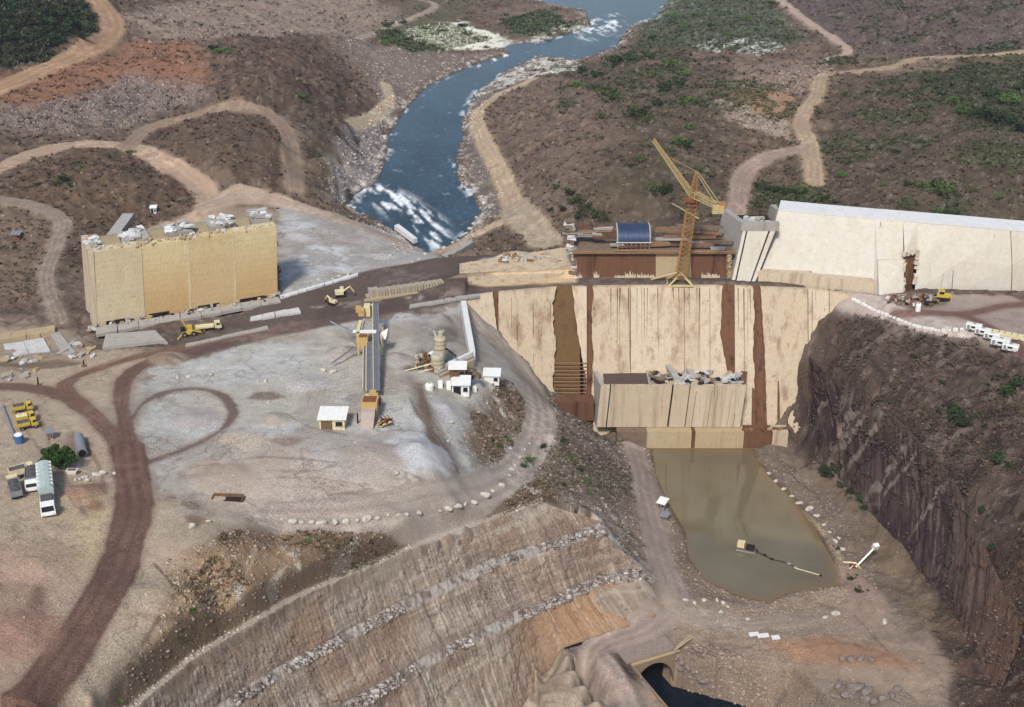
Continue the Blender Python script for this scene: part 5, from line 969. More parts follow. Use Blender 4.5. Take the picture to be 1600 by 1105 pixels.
# ---- tunnel portal at the bottom right
tp = thing('tunnel_portal', 'arched concrete tunnel mouth over dark water at the bottom', 'tunnel', A3(TW/2, 0, -47)); O_ = A3(TW/2, 0, -47)
M_PORT = concrete('portal_concrete', (146, 126, 102), (140, 100, 64), .5, .5, 1.5, (150, 132, 110), .4)
r = TW / 2 + .2; arc = [(TW/2 - r*math.cos(t), -47.5 + 2.2 + 6.6*math.sin(t)) for t in np.linspace(0, math.pi, 15)]
mb = MB(); top = -37.7
for (x0, z0), (x1, z1) in zip(arc[:-1], arc[1:]): mb.hexa([A3(x0, .5, z0), A3(x1, .5, z1), A3(x1, -1.1, z1), A3(x0, -1.1, z0)], [A3(x0, .5, top), A3(x1, .5, top), A3(x1, -1.1, top), A3(x0, -1.1, top)])
mb.build('arch_wall', M_PORT, tp, O_)
MB().hexa([A3(-.5, -4.0, -53), A3(TW + .5, -4.0, -53), A3(TW + .5, -4.3, -53), A3(-.5, -4.3, -53)], [A3(-.5, -4.0, -38), A3(TW + .5, -4.0, -38), A3(TW + .5, -4.3, -38), A3(-.5, -4.3, -38)]).build('tunnel_dark_plate', plain('tunnel_dark', (14, 13, 13), 1, var=.2, dirt=(20, 17, 15)), tp, O_)  # near-black back plate: the tunnel's inner shade is put into its colour
MB().hexa([A3(-1.2, -1.05, -40), A3(TW + 1.2, -1.05, -40), A3(TW + 1.2, -5.4, -40), A3(-1.2, -5.4, -40)], [A3(-1.2, -1.05, -37.75), A3(TW + 1.2, -1.05, -37.75), A3(TW + 1.2, -5.4, -37.6), A3(-1.2, -5.4, -37.6)]).build('cover', M_COVER, tp, O_)
MB().hexa([A3(-.5, -.5, -52), A3(-.1, -.5, -52), A3(-.1, 66, -52), A3(-.5, 66, -52)], [A3(-.5, -.5, -37.9), A3(-.1, -.5, -37.9), A3(-.1, 66, -38.2), A3(-.5, 66, -38.2)]).build('wing_wall', M_PORT, tp, O_)
MB().hexa([A3(-.6, .45, -37.7), A3(TW + 1.4, .45, -37.7), A3(TW + 1.4, -.1, -37.7), A3(-.6, -.1, -37.7)], [A3(-.6, .45, -37.45), A3(TW + 1.4, .45, -37.45), A3(TW + 1.4, -.1, -37.45), A3(-.6, -.1, -37.45)]).build('parapet', M_SAND, tp, O_)
for i in range(2): MB().bar(A3(TW + 1 - i, 2.0 + i*.8 - 2.5, -36.95), A3(TW + 6, -1.2 + i*.7 - 1.5, -36.95), .35).build('beam', M_SAND, tp, O_)
# ================================================================ plant, vehicles, sheds
G = ground
def pxm(p): d = p[1] * math.cos(PITCH) - (p[2] - CAM_H) * math.sin(PITCH); return FOC / d      # photo pixels per metre there
M_YEL = plain('yellow_paint', (200, 172, 74), .5, var=.2, dirt=(120, 92, 50), dirt_amt=.5); M_CREAM = plain('cream_paint', (222, 208, 168), .6, dirt=(150, 116, 70), dirt_amt=.5)
M_WHT = plain('white_paint', (232, 232, 226), .55, var=.12, dirt=(170, 156, 140), dirt_amt=.35); M_BLK = plain('rubber', (30, 29, 28), .9, var=.3, dirt=(80, 66, 54)); M_GLS = plain('dark_glass', (36, 44, 52), .15, var=.1, dirt=(60, 60, 58), dirt_amt=.2)
M_STL = plain('grey_steel', (150, 152, 158), .5, .3, dirt=(110, 88, 70)); M_TARP = plain('grey_green_tarp', (176, 190, 186), .8, dirt=(120, 128, 122)); M_DTARP = plain('dark_load', (84, 82, 82), .9, dirt=(130, 120, 108))
M_BLUE = plain('blue_paint', (66, 108, 156), .5, dirt=(90, 96, 104)); M_BELT = plain('conveyor_belt', (104, 106, 114), .8, dirt=(140, 132, 124)); M_TAN = plain('tan_paint', (198, 164, 104), .6, dirt=(130, 96, 60), dirt_amt=.5)
M_CRN = plain('crane_ochre', (166, 126, 76), .6, var=.25, dirt=(140, 84, 44), dirt_amt=.7); M_CRP = plain('crane_pale', (196, 176, 124), .6, dirt=(150, 112, 60), dirt_amt=.5); M_RUST = plain('rust', (128, 82, 54), .9, dirt=(80, 52, 38))
M_SILO = plain('silo_concrete', (186, 180, 156), .9, dirt=(120, 108, 88), dirt_amt=.6); M_BRN = plain('brown_boards', (118, 92, 70), .9, dirt=(70, 52, 40), dirt_amt=.6)

def wheel(parent, x, y, r=.5, w=.35):
    t = MB().tube((x, y - w/2, r), (x, y + w/2, r), r, 12).build('wheel', M_BLK, parent); MB().tube((x, y - w/2 - .02, r), (x, y + w/2 + .02, r), r * .5, 8).build('rim', M_STL, t)
def truck(name, label, cat, loc, rz, L, Wd=2.4, cab=2.0, cabm=M_WHT, bedm=M_STL, load=None, H=2.5, bedh=1.2, axles=(.12, .68, .84), group=None):
    """forward is +X, origin on the ground under the middle"""
    t = thing(name, label, cat, loc, rz, group); f, b = L/2, -L/2
    MB().box((0, 0, .85), (L * .97, Wd * .45, .3)).build('chassis', M_BLK, t)
    c = MB().hexa([(f-cab, -Wd/2, .8), (f, -Wd/2, .8), (f, Wd/2, .8), (f-cab, Wd/2, .8)], [(f-cab, -Wd/2*.94, H), (f-.35, -Wd/2*.94, H), (f-.35, Wd/2*.94, H), (f-cab, Wd/2*.94, H)]).build('cab', cabm, t)
    MB().hexa([(f-.13, -Wd*.42, 1.65), (f-.09, -Wd*.42, 1.65), (f-.09, Wd*.42, 1.65), (f-.13, Wd*.42, 1.65)], [(f-.32, -Wd*.40, H-.2), (f-.28, -Wd*.40, H-.2), (f-.28, Wd*.40, H-.2), (f-.32, Wd*.40, H-.2)]).build('windscreen', M_GLS, c)
    for s in (-1, 1):
        MB().box((f - cab*.5, s*Wd/2*.985, 1.95), (cab*.5, .06, .55)).build('side_window', M_GLS, c); MB().box((f+.02, s*Wd*.36, 1.05), (.06, .3, .2)).build('headlight', M_CREAM, c)
    bl = L - cab - .25; x0 = b + bl/2
    bd = MB(); bd.box((x0, 0, 1.15), (bl, Wd, .18))
    for s in (-1, 1): bd.box((x0, s*(Wd/2-.05), 1.15 + bedh/2), (bl, .1, bedh))
    bd.box((b+.05, 0, 1.15 + bedh/2), (.1, Wd-.2, bedh)); bd.box((b+bl-.05, 0, 1.15 + bedh/2 + .15), (.1, Wd-.2, bedh+.3)); bdo = bd.build('bed', bedm, t)
    if load is not None:
        nx, ny = 9, 4; vs = [(b+.15 + (bl-.3)*i/nx, -Wd/2+.15 + (Wd-.3)*j/ny, 1.15 + bedh*.85 + .35*math.sin(math.pi*j/ny) + random.uniform(-.1, .1)) for i in range(nx+1) for j in range(ny+1)]
        m = MB(); m.add(vs, [(i*(ny+1)+j, (i+1)*(ny+1)+j, (i+1)*(ny+1)+j+1, i*(ny+1)+j+1) for i in range(nx) for j in range(ny)]); m.build('load', load, bdo)
    for a in axles:
        for s in (-1, 1): wheel(t, f - L*a, s*(Wd/2-.2))
    return t
def toward(p): return math.atan2(-p[1], -p[0])      # heading that runs back along the line of sight
p = G(74, 777); L = 17.5
t = truck('semi_trailer_truck', 'long articulated truck with pale tarpaulin trailer, nose toward the viewer, lower left', 'truck', p, toward(p) - .04, L, 2.8, 2.2, M_WHT, M_WHT, None, 2.9, .2, (.1, .36, .42, .8, .86, .92))
x1 = L/2 - 6.4; pr = [(-1.45, 1.3), (-1.5, 3.3), (-.9, 3.75), (0, 3.9), (.9, 3.75), (1.5, 3.3), (1.45, 1.3)]
MB().sweep([(-L/2, y, z) for y, z in pr], (x1 + L/2, 0, 0)).build('trailer', M_TARP, t); MB().box((x1 + 2.0, 0, 1.75), (3.4, 2.3, 1.1)).build('engine_deck', M_DTARP, t)
for k in range(7): MB().box((-L/2 + .6 + k*1.5, 0, 2.5), (.12, 3.04, 2.45)).build('tarp_hoop', M_WHT, t)
truck('dump_truck', 'dark loaded truck with white cab between the tarpaulin trailer and the small truck', 'truck', G(51, 757), toward(G(51, 757)) - .08, 8.2, 2.5, 1.9, M_WHT, M_STL, M_DTARP)
truck('dump_truck', 'small truck with pale cab facing away, leftmost of the parked trucks', 'truck', G(24, 770), toward(G(24, 770)) + math.pi + .06, 7.4, 2.2, 1.9, M_CREAM, M_STL, M_DTARP)
truck('flatbed_truck', 'pale long truck parked crosswise behind the dark loaded truck', 'truck', G(36, 744), toward(G(36, 744)) + math.pi/2 + .1, 5.2, 2.3, 1.6, M_CREAM, M_CREAM, M_DTARP)
for i, (x, y, lab) in enumerate(((37, 640, 'yellow dump truck, farthest of three parked by the left edge'), (41, 656, 'yellow dump truck, middle of three parked by the left edge'), (44, 666, 'yellow dump truck, nearest of three parked by the left edge'))):
    truck('yellow_dump_truck', lab, 'truck', G(x, y + 3), toward(G(x, y)) + math.pi/2 + .05 + .03*i, 4.4, 2.2, 1.5, M_YEL, M_YEL, (M_DTARP, M_CREAM, M_DTARP)[i], 2.1, .8, (.15, .8), 'yellow dump trucks at the left edge')
p = G(31, 692); t = thing('water_tank', 'round blue tank with white lid near the left edge', 'tank', p); MB().lathe((0, 0, 0), [(.95, .1), (1.0, .3), (1.0, 1.9), (.9, 2.0)], 20).build('tank_body', M_BLUE, t, smooth=False); MB().lathe((0, 0, 2.0), [(.92, .02), (.7, .3), (.2, .42)], 20).build('lid', M_WHT, t)
a, b = G(124, 690), G(130, 716); t = thing('tank', 'grey cylindrical tank lying beside the dark green tree', 'tank', (a+b)/2); c_ = (a+b)/2
MB().tube(a + [0, 0, 1.25], b + [0, 0, 1.25], 1.05, 18).build('drum', M_STL, t, c_); MB().tube(b + [0, 0, 1.25], b + (b-a)*.02 + [0, 0, 1.25], .8, 18).build('open_end', M_BLK, t, c_)
for f in (.2, .8): MB().box(a + (b-a)*f + np.array([0, 0, .25]), (2.0, .4, .7)).build('saddle', M_BRN, t, c_)
MB().tube(a + [0, 0, 1.25], a - (b-a)*.1 + [0, 0, 1.5], .5, 10, .1).build('nozzle', M_STL, t, c_)
def shed(name, label, cat, px, py, wpx, d, h, rz=0, roof=M_WHT, wall=M_CREAM, door=M_BRN, pitch=.35, group=None, over=.25):
    p = G(px, py); w = wpx / pxm(p); t = thing(name, label, cat, p, rz, group)
    MB().box((0, d/2, h/2 - .25), (w*.94, d*.92, h + .5)).build('walls', wall, t)
    MB().hexa([(-w/2-over, -over, h), (w/2+over, -over, h), (w/2+over, d+over, h+pitch), (-w/2-over, d+over, h+pitch)], [(-w/2-over, -over, h+.14), (w/2+over, -over, h+.14), (w/2+over, d+over, h+pitch+.14), (-w/2-over, d+over, h+pitch+.14)]).build('roof', roof, t)
    for k in range(int(w / 1.1)):
        x = -w/2 + (k+.5) * w / int(w/1.1); MB().hexa([(x-.05, -over, h+.14), (x+.05, -over, h+.14), (x+.05, d+over, h+pitch+.14), (x-.05, d+over, h+pitch+.14)], [(x-.05, -over, h+.2), (x+.05, -over, h+.2), (x+.05, d+over, h+pitch+.2), (x-.05, d+over, h+pitch+.2)]).build('roof_rib', roof, t)
    dd = MB().box((-w*.2, d*.04 - .03, h*.42), (w*.42, .08, h*.85)).build('door', door, t); MB().box((-w*.04, d*.04 - .1, h*.45), (.06, .06, .3)).build('handle', M_STL, dd)
    wn_ = MB().box((w*.26, d*.04 - .03, h*.55), (w*.25, .08, h*.4)).build('window', M_GLS, t); MB().box((w*.26, d*.04 - .06, h*.33), (w*.3, .16, .08)).build('sill', M_STL, wn_)
    return t
shed('shed', 'white roofed shed with brown doors left of the conveyor', 'shed', 519, 672, 42, 5.6, 2.6)
shed('shed', 'white shed with dark openings, nearest the batching silo', 'shed', 715, 592, 26, 3.8, 2.6, 0, M_WHT, M_BRN, M_BLK)
shed('shed', 'bright white shed standing before the batching plant, front one', 'shed', 720, 618, 28, 4.6, 2.8, .0, M_WHT, M_WHT, M_BLK)
shed('shed', 'pale blue-white shed standing apart right of the batching plant', 'shed', 768, 600, 25, 3.8, 2.2, -.05, M_WHT, M_WHT, M_WHT)
shed('shed', 'small grey shed beside the dark green tree', 'shed', 79, 688, 9, 1.6, 1.8, .2, M_STL, M_GREY, M_BRN)
shed('hut', 'small white hut on the hill behind the intake block', 'hut', 240, 334, 9, 1.8, 1.9, .1, M_WHT, M_WHT, M_BLK)
shed('hut', 'small hut with reddish wall at the left edge of the hill', 'hut', 25, 376, 13, 2.6, 1.8, .1, M_STL, plain('red_wall', (140, 74, 58), .9), M_BRN)
shed('pump_shed', 'small white pump shed on the left bank of the muddy pond', 'shed', 1032, 795, 12, 2.6, 1.5, -.5, M_WHT, M_STL, M_BRN)
shed('pump_shed', 'low grey pump cover just below the white pump shed', 'shed', 1037, 812, 10, 2.0, .8, -.4, M_STL, M_STL, M_BRN)
p = G(671, 608); t = thing('drum_tank', 'round white tank on the ground left of the front shed', 'tank', p); MB().lathe((0, 0, -.2), [(1.1, 0), (1.1, 1.4), (.8, 1.7), (.25, 1.8)], 20).build('tank_body', M_WHT, t); MB().lathe((0, 0, 1.55), [(.3, 0), (.3, .15)], 10).build('hatch', M_STL, t)
for x, y, hh, lab in ((688, 606, 2.2, 'upright white panel left of the front white shed'), (701, 608, 2.4, 'narrow white panel leaning by the front white shed'), (741, 612, 1.8, 'upright white drum right of the front white shed')):
    p = G(x, y); t = thing('upright_sheet', lab, 'panel', p, .2); MB().box((0, 0, hh/2 - .2), (1.1, .5, hh), 0, -.15).build('panel_body', M_WHT, t); MB().box((.1, .5, .3), (.3, .9, .2)).build('foot', M_STL, t)
# L-shaped pale wall and stacked slabs of the aggregate bin
a, b, c = unp(724, 470, 1.4), unp(738, 548, .4), unp(684, 576, 0)
t = thing('aggregate_bin', 'L-shaped white wall of the aggregate bin at the head of the yard', 'wall', (b[0], b[1], -2)); O2 = (b[0], b[1], -2)
n_ = 6
for i in range(n_):
    p0 = a + (b - a) * i / n_; p1 = a + (b - a) * (i + .985) / n_; w = np.array([.75, .1, 0]); z = np.array([0, 0, 4.5]); MB().hexa([p0 - w - z, p0 + w - z, p1 + w - z, p1 - w - z], [p0 - w, p0 + w, p1 + w, p1 - w]).build('wall_panel', M_CAP, t, O2)
dc = (c - b); dc[2] = 0
for k in range(3):
    for i in range(4):
        o_ = np.array([.2*k, -1.1*k, -.55*k - .2]); p0 = b + dc * i / 4 + o_; p1 = b + dc * (i + .98) / 4 + o_; MB().hexa([p0 + [0, -.7, -2], p1 + [0, -.7, -2], p1 + [0, .6, -2], p0 + [0, .6, -2]], [p0 + [0, -.7, 0], p1 + [0, -.7, 0], p1 + [0, .6, 0], p0 + [0, .6, 0]]).build('stacked_slab', (M_CAP, M_GREY, M_SAND)[k], t, O2)
# batching plant: two stepped silos, pipes, timber bins
p = G(684, 578); t = thing('batching_plant', 'beige stepped concrete silos of the batching plant', 'silo', p); t.scale = (.9, .9, .78)
MB().lathe((0, 0, -.5), [(1.9, 0), (1.9, 5.6), (1.65, 6.2), (1.2, 6.3)], 22).build('silo', M_SILO, t); MB().lathe((.5, 4.2, -.5), [(1.8, 0), (1.8, 9.4), (1.5, 10.0), (.9, 10.1)], 22).build('silo', M_SILO, t); MB().lathe((.8, 4.6, 9.4), [(.7, 0), (.75, 1.8), (.35, 2.3)], 12).build('silo_head', M_SILO, t)
rg = MB()
for z in (1.2, 2.6, 4.0): rg.lathe((0, 0, z), [(1.95, 0), (1.95, .12)], 22)
rg.build('hoop', M_RUST, t)
ld = MB()
for q in (-.25, .25): ld.bar((1.9 + q*.2, -.9 + q, 0), (1.9 + q*.2, -.9 + q, 6), .07)
for k in range(14): ld.bar((1.95, -1.15, .4 + k*.4), (1.85, -.65, .4 + k*.4), .05)
ld.build('ladder', M_STL, t)
rg = MB()
for z in (5.6, 7.2, 8.6): rg.lathe((.5, 4.2, z), [(1.86, 0), (1.86, .12)], 22)
rg.build('hoop', M_RUST, t)
MB().tube((-1.5, 3.4, 4.2), (-2.4, 2.2, 4.0), .75, 14).build('round_duct', M_WHT, t); MB().tube((-2.4, 2.2, 4.0), (-2.44, 2.15, 4.0), .55, 14).build('duct_mouth', M_BLK, t)
MB().tube((1.6, 4, 6.2), (5.2, 2.2, 3.6), .28, 6).build('chute', M_BLK, t)
for (q0, q1) in (((-1.2, -.8, 2.8), (-9, -3.2, 1.4)), ((-1.4, -1.6, 1.2), (-8, -4.6, .6))): MB().bar(q0, q1, .28).build('pipe', M_CREAM, t)
for i in (0, 3): MB().tube((-.4 + .6*i, 5 + .3*i, 8.5), (-1.2 + .9*i, 6.4, 10.2 + random.random()), .22, 6).build('pipe', M_SILO, t)
for i in range(46):
    mb = MB(); rpiece(mb, (random.uniform(-6.5, 1.6), random.uniform(-3, 9), random.uniform(.1, 1.4)), (random.uniform(.5, 2.2), random.uniform(.4, 1.4), random.uniform(.5, 2.4)), random.uniform(0, 3), .2, .15); mb.build('bin_board', random.choice((M_BRN, M_RUST, M_DARK, M_SILO, M_PLANK)), t)
for i in range(22): mb = MB(); rpiece(mb, (random.uniform(4, 12), random.uniform(-5, 1), random.uniform(-.6, .8)), (random.uniform(.5, 1.6), random.uniform(.5, 1.3), random.uniform(.6, 1.6)), random.uniform(0, 3), .2, .2); mb.build('bin_board', random.choice((M_BRN, M_DARK, M_PLANK, M_RUST)), t)
# crusher and conveyor
p = G(575, 670); t = thing('conveyor_plant', 'yellow rock crusher with long grey conveyor belts in the middle of the yard', 'conveyor', p)
far_ = G(577, 512); Ld = float(far_[1] - p[1]); dx = float(far_[0] - p[0])
def cv(f, x, z): return (dx * f + x, Ld * f, z)
for x, w, z0, z1, f0, f1, nm in ((2.0, 1.0, 2.2, 6.6, .26, .98, 'conveyor'), (.2, .9, 2.0, 4.0, .26, .66, 'conveyor'), (-.9, .5, 1.2, 3.0, .3, .66, 'conveyor')):
    a_, b_ = np.array(cv(f0, x, z0)), np.array(cv(f1, x, z1)); W_ = np.array([w*.62, 0, 0]); h_ = np.array([0, 0, .3])
    o = MB().hexa([a_ - W_ - h_, a_ + W_ - h_, b_ + W_ - h_, b_ - W_ - h_], [a_ - W_, a_ + W_, b_ + W_, b_ - W_]).build(nm, M_BELT, t)
    for s in (-1, 1): e = np.array([s*w*.72, 0, .18]); MB().hexa([a_ + e - [.1, 0, .5], a_ + e + [.1, 0, -.5], b_ + e + [.1, 0, -.5], b_ + e - [.1, 0, .5]], [a_ + e - [.1, 0, 0], a_ + e + [.1, 0, 0], b_ + e + [.1, 0, 0], b_ + e - [.1, 0, 0]]).build('side_rail', M_STL if s > 0 else M_CREAM, o)
    for k in range(1, 7):
        f = f0 + (f1 - f0) * k / 7; zz = z0 + (z1 - z0) * k / 7
        for s in (-1, 1): MB().bar(cv(f, x + s*w*.8, -.4), cv(f, x + s*w*.5, zz - .3), .18).build('leg', M_CREAM, o)
hop = [((-2.4, -.6, 0), (1.6, 3.0, 0), 0), ]
MB().hexa([(-1.6, -1, -.2), (1.2, -1, -.2), (1.2, 4.6, -.2), (-1.6, 4.6, -.2)], [(-1.8, 3.0, 2.8), (1.4, 3.0, 2.8), (1.4, 4.8, 3.0), (-1.8, 4.8, 3.0)]).build('feed_ramp', plain('ramp_boards', (176, 160, 148), .9, dirt=(120, 96, 80)), t)
MB().hexa([(-1.7, 4.6, -.2), (1.5, 4.6, -.2), (1.5, 8.2, -.2), (-1.7, 8.2, -.2)], [(-2.0, 4.6, 4.2), (1.8, 4.6, 4.2), (1.8, 8.4, 4.2), (-2.0, 8.4, 4.2)]).build('hopper', M_TAN, t)
MB().box((-.1, 6.5, 4.25), (3.0, 2.8, .2)).build('hopper_mouth', M_RUST, t)
for x, y, z, d in ((-.9, 9.6, 1.6, (1.4, 1.6, 3.4)), (.9, 9.4, 1.9, (1.2, 1.8, 4.2)), (.1, 11.4, 2.2, (1.6, 1.8, 3.2)), (-1.2, 11.0, 1.4, (.8, 1.2, 3.2))): MB().box((x, y, z), d).build('crusher_housing', random.choice((M_CREAM, M_TAN)), t)
for s in (-1, 1): MB().tube((s*1.7, 9.8, 2.2), (s*2.1, 9.8, 2.2), 1.1, 16).build('flywheel', M_RUST, t)
MB().bar((-2.6, 2.6, 2.6), (-2.6, 2.6, 0), .25).build('leg', M_BLK, t)
# screening tower
f = .72
for sx in (-2.4, 3.6):
    for sy in (-2.2, 2.2): MB().bar((dx*f + sx, Ld*f + sy, -.4), (dx*f + sx, Ld*f + sy, 5.4), .35).build('tower_leg', M_CREAM, t)
MB().box((dx*f - .8, Ld*f, 5.2), (6.0, 1.2, .4)).build('platform', M_WHT, t); MB().box((dx*f - 1.0, Ld*f - 2.8, 3.6), (2.6, 2.4, 3.2)).build('screen_box', M_TAN, t); MB().box((dx*f - .9, Ld*f - 2.8, 5.25), (2.0, 1.8, .1)).build('screen_mesh', M_RUST, t)
MB().hexa([(dx*f - 2.9, Ld*f - .6, 3.2), (dx*f - 2.1, Ld*f - .6, 3.2), (dx*f - 2.1, Ld*f + 6, 4.4), (dx*f - 2.9, Ld*f + 6, 4.4)], [(dx*f - 2.9, Ld*f - .6, 5.6), (dx*f - 2.1, Ld*f - .6, 5.6), (dx*f - 2.1, Ld*f + 6, 5.8), (dx*f - 2.9, Ld*f + 6, 5.8)]).build('side_plate', M_CREAM, t)
MB().box((dx*f - .4, Ld*f + 4.6, 4.6), (2.6, 6.4, .3)).build('vibrating_screen', M_GREY, t)
for s in (-1, 1): MB().box((dx*f - .4 + s*1.4, Ld*f + 4.6, 5.0), (.2, 6.6, .9)).build('screen_side', M_CREAM, t)
for x, y, d in ((-1.6, Ld*.93, (1.6, 1.4, 2.2)), (-.2, Ld*.95, (1.6, 1.8, 3.2)), (-2.6, Ld*.96, (1.4, 1.2, 1.6)), (.6, Ld*.98, (1.2, 1.2, 1.4))): MB().box((dx*.95 + x, y, 5.4), d).build('drive_unit', random.choice((M_CREAM, M_TAN)), t)
MB().hexa([(dx*f + 2.8, Ld*f - 1, 3.8), (dx*f + 4.6, Ld*f - 1.4, 3.6), (dx*f + 4.8, Ld*f + 1.6, 3.6), (dx*f + 2.8, Ld*f + 1.4, 3.8)], [(dx*f + 3.4, Ld*f - .4, 4.2), (dx*f + 4.9, Ld*f - 1.2, 4.6), (dx*f + 5.0, Ld*f + 1.6, 5.4), (dx*f + 3.4, Ld*f + 1, 4.6)]).build('side_chute', M_WHT, t)
for q0, q1, nm in (((dx*f - 2.6, Ld*f - .5, 4.4), (dx*f - 10.2, Ld*f + 4.8, 6.0), 'stacker_boom'), ((dx*f - 3.2, Ld*f - 4, 2.4), (dx*f - 8.2, Ld*f - 9, .5), 'stacker_boom')):
    MB().bar(q0, q1, .35).build(nm, M_STL, t); MB().bar(np.array(q0) + [0, 0, .25], np.array(q1) + [0, 0, .25], .12).build('belt', M_BLK, t)
MB().hexa([(dx*f - 3.0, Ld*f + 1, 0), (dx*f - 2.6, Ld*f + 1, 0), (dx*f - 2.8, Ld*f + 9, 0), (dx*f - 7.4, Ld*f + 12, 0)], [(dx*f - 3.0, Ld*f + 1, 3.2), (dx*f - 2.7, Ld*f + 1, 3.2), (dx*f - 2.9, Ld*f + 8, 3), (dx*f - 7.2, Ld*f + 11.8, 1.6)]).build('wind_sheet', M_GREY, t)
for i in range(20): mb = MB(); a_ = random.uniform(0, 6.28); mb.bar((3.6 + 1.6*math.cos(a_), 2.4 + 2.2*math.sin(a_), random.uniform(0, .6)), (3.6 + random.uniform(-1.5, 3), 2.6 + random.uniform(-2, 3), random.uniform(.2, 1.5)), random.uniform(.12, .4)); mb.build('scrap_bar', random.choice((M_RUST, M_BLK, M_CREAM, M_TAN, M_DARK)), t)

# ---- tower crane on the crest
p = unp(1063, 446, 0); t = thing('tower_crane', 'yellow lattice tower crane standing on the dam crest', 'crane', p)
def lattice(mb, a, b, w0, w1, n, r, tri=False):
    a, b = Vector([float(q) for q in a]), Vector([float(q) for q in b]); d = (b - a).normalized(); up = Vector((0, 0, 1)) if abs(d.z) < .8 else Vector((0, 1, 0)); sx = d.cross(up).normalized(); sy = sx.cross(d).normalized()
    cs = ((-1, -1), (1, -1), (1, 1), (-1, 1)) if not tri else ((-1, -.6), (1, -.6), (0, 1.1))
    ring = lambda f: [a + (b - a)*f + (sx*cx_ + sy*cy_) * (w0 + (w1 - w0)*f) / 2 for cx_, cy_ in cs]
    for i in range(n):
        r0, r1 = ring(i/n), ring((i+1)/n); m = len(cs)
        for k in range(m): mb.tube(r0[k], r1[k], r, 4, cap=False); mb.tube(r0[k], r1[(k+1) % m], r*.6, 3, cap=False); mb.tube(r0[(k+1) % m], r1[k], r*.55, 3, cap=False); mb.tube(r0[k], r0[(k+1) % m], r*.6, 3, cap=False)
lean = np.array([.085, 0.01, 1.0])
for sx, sy in ((-3.8, -1.2), (3.6, -1.4), (3.0, 4.4), (-3.4, 4.6)):
    mb = MB(); mb.bar((sx, sy, 0), (.3, 1.6, 3.2), .45); mb.build('base_leg', M_CRP, t)
mb = MB()
for q0, q1 in (((-3.8, -1.2, .2), (3.6, -1.4, .2)), ((3.6, -1.4, .2), (3.0, 4.4, .2)), ((3.0, 4.4, .2), (-3.4, 4.6, .2)), ((-3.4, 4.6, .2), (-3.8, -1.2, .2)), ((-.6, 1.6, 3.4), (-8.2, 3.5, .4))): mb.bar(q0, q1, .4)
mb.build('base_frame', M_CRP, t)
T1 = np.array([.2, 1.6, 1.6]); T2 = T1 + lean * 24
mb = MB(); lattice(mb, T1, T2, 2.8, 2.4, 18, .12); mb.build('mast', M_CRN, t)
mb = MB(); mb.box(T2 - [1.1, 0, .2], (3.6, 3.0, .7)); mb.box(T2 - [0, 0, 1.4], (3.4, 3.4, .4)); mb.build('slewing_ring', M_RUST, t)
c_ = MB().box(T2 + [1.6, -.8, 1.4], (1.5, 1.8, 2.0)).build('cab', M_CRN, t); MB().box(T2 + [1.6, -1.75, 1.6], (1.2, .1, 1.0)).build('window', M_GLS, c_)
AP = T2 + np.array([.7, .2, 8.2]); mb = MB(); lattice(mb, T2 + [0, 0, .2], AP, 2.0, .5, 6, .10); mb.build('apex', M_CRN, t)
w2 = lambda px, py, z: unp(px, py, z) - p
JT, JC = w2(1022, 219, 27.5), w2(1122, 322, 27.2); piv = T2 + np.array([0, 0, 1.6])
mb = MB(); lattice(mb, piv, JT, 2.0, 1.2, 26, .10, True); mb.build('jib', M_CRP, t); MB().bar(piv + [0, 0, .5], JT + [0, 0, .1], .5).build('jib_walkway', M_CRN, t)
mb = MB(); lattice(mb, piv, JC, 1.6, 1.5, 6, .10); mb.build('counter_jib', M_CRP, t); MB().box(JC + [0, 0, -.9], (3.2, 2.0, 2.2)).build('counterweight', M_CRP, t); MB().box(JC + [1.2, .2, .4], (1.6, 1.6, 1.3)).build('winch', M_CRN, t)
for a_, b_ in ((AP, piv + (JT - piv)*.62 + [0, 0, .8]), (AP, piv + (JT - piv)*.3 + [0, 0, .8]), (AP + [.3, 0, 0], JC + [.6, 0, .5]), (AP - [.3, 0, 0], JC + [-.6, 0, .5])): MB().tube(a_, b_, .09, 5).build('tie_bar', M_CRP, t)
k_ = piv + (JT - piv)*.55; mb = MB(); mb.box(k_ - [0, 0, 1.1], (1.2, 1.2, .4)); mb.build('trolley', M_CRN, t); MB().tube(k_ - [0, 0, 1.2], k_ - [0, 0, 10], .05, 4).build('hoist_rope', M_BLK, t)
t = thing('boom_pipe', 'thin pale pipe lying on the slope behind the crane mast', 'pipe', G(1055, 332)); MB().tube(G(1050, 320) - G(1055, 332) + [0, 0, .4], G(1092, 346) - G(1055, 332) + [0, 0, .8], .25, 6).build('pipe_body', M_CRP, t)

# ---- machines on the crest road
p = G(296, 524); t = thing('wheel_loader', 'yellow crane loader on the crest road before the intake block', 'loader', p, .35)
MB().box((-.2, 0, 1.0), (3.4, 1.7, .9)).build('body', M_YEL, t); c_ = MB().box((.2, 0, 2.1), (1.4, 1.4, 1.4)).build('cab', M_YEL, t); MB().box((.92, 0, 2.2), (.06, 1.1, .8)).build('windscreen', M_GLS, c_); MB().box((-1.5, .1, 1.9), (1.1, 1.5, .9)).build('engine', M_BLK, t)
for s in (-1, 1): MB().bar((1.2, s*.6, 1.3), (3.2, s*.6, .6), .3).build('lift_arm', M_YEL, t); wheel(t, 1.1, s*1.0, .7, .5); wheel(t, -1.3, s*1.0, .7, .5)
MB().sweep([(3.0, -1.2, .1), (4.0, -1.2, .1), (3.4, -1.2, .5), (3.2, -1.2, 1.1)], (0, 2.4, 0)).build('bucket', M_RUST, t); MB().bar((-.6, 0, 2.4), (-1.6, .3, 4.6), .3).build('boom', M_YEL, t); MB().bar((-2.0, -.8, .9), (-3.4, -2.2, .2), .3).build('outrigger', M_YEL, t)
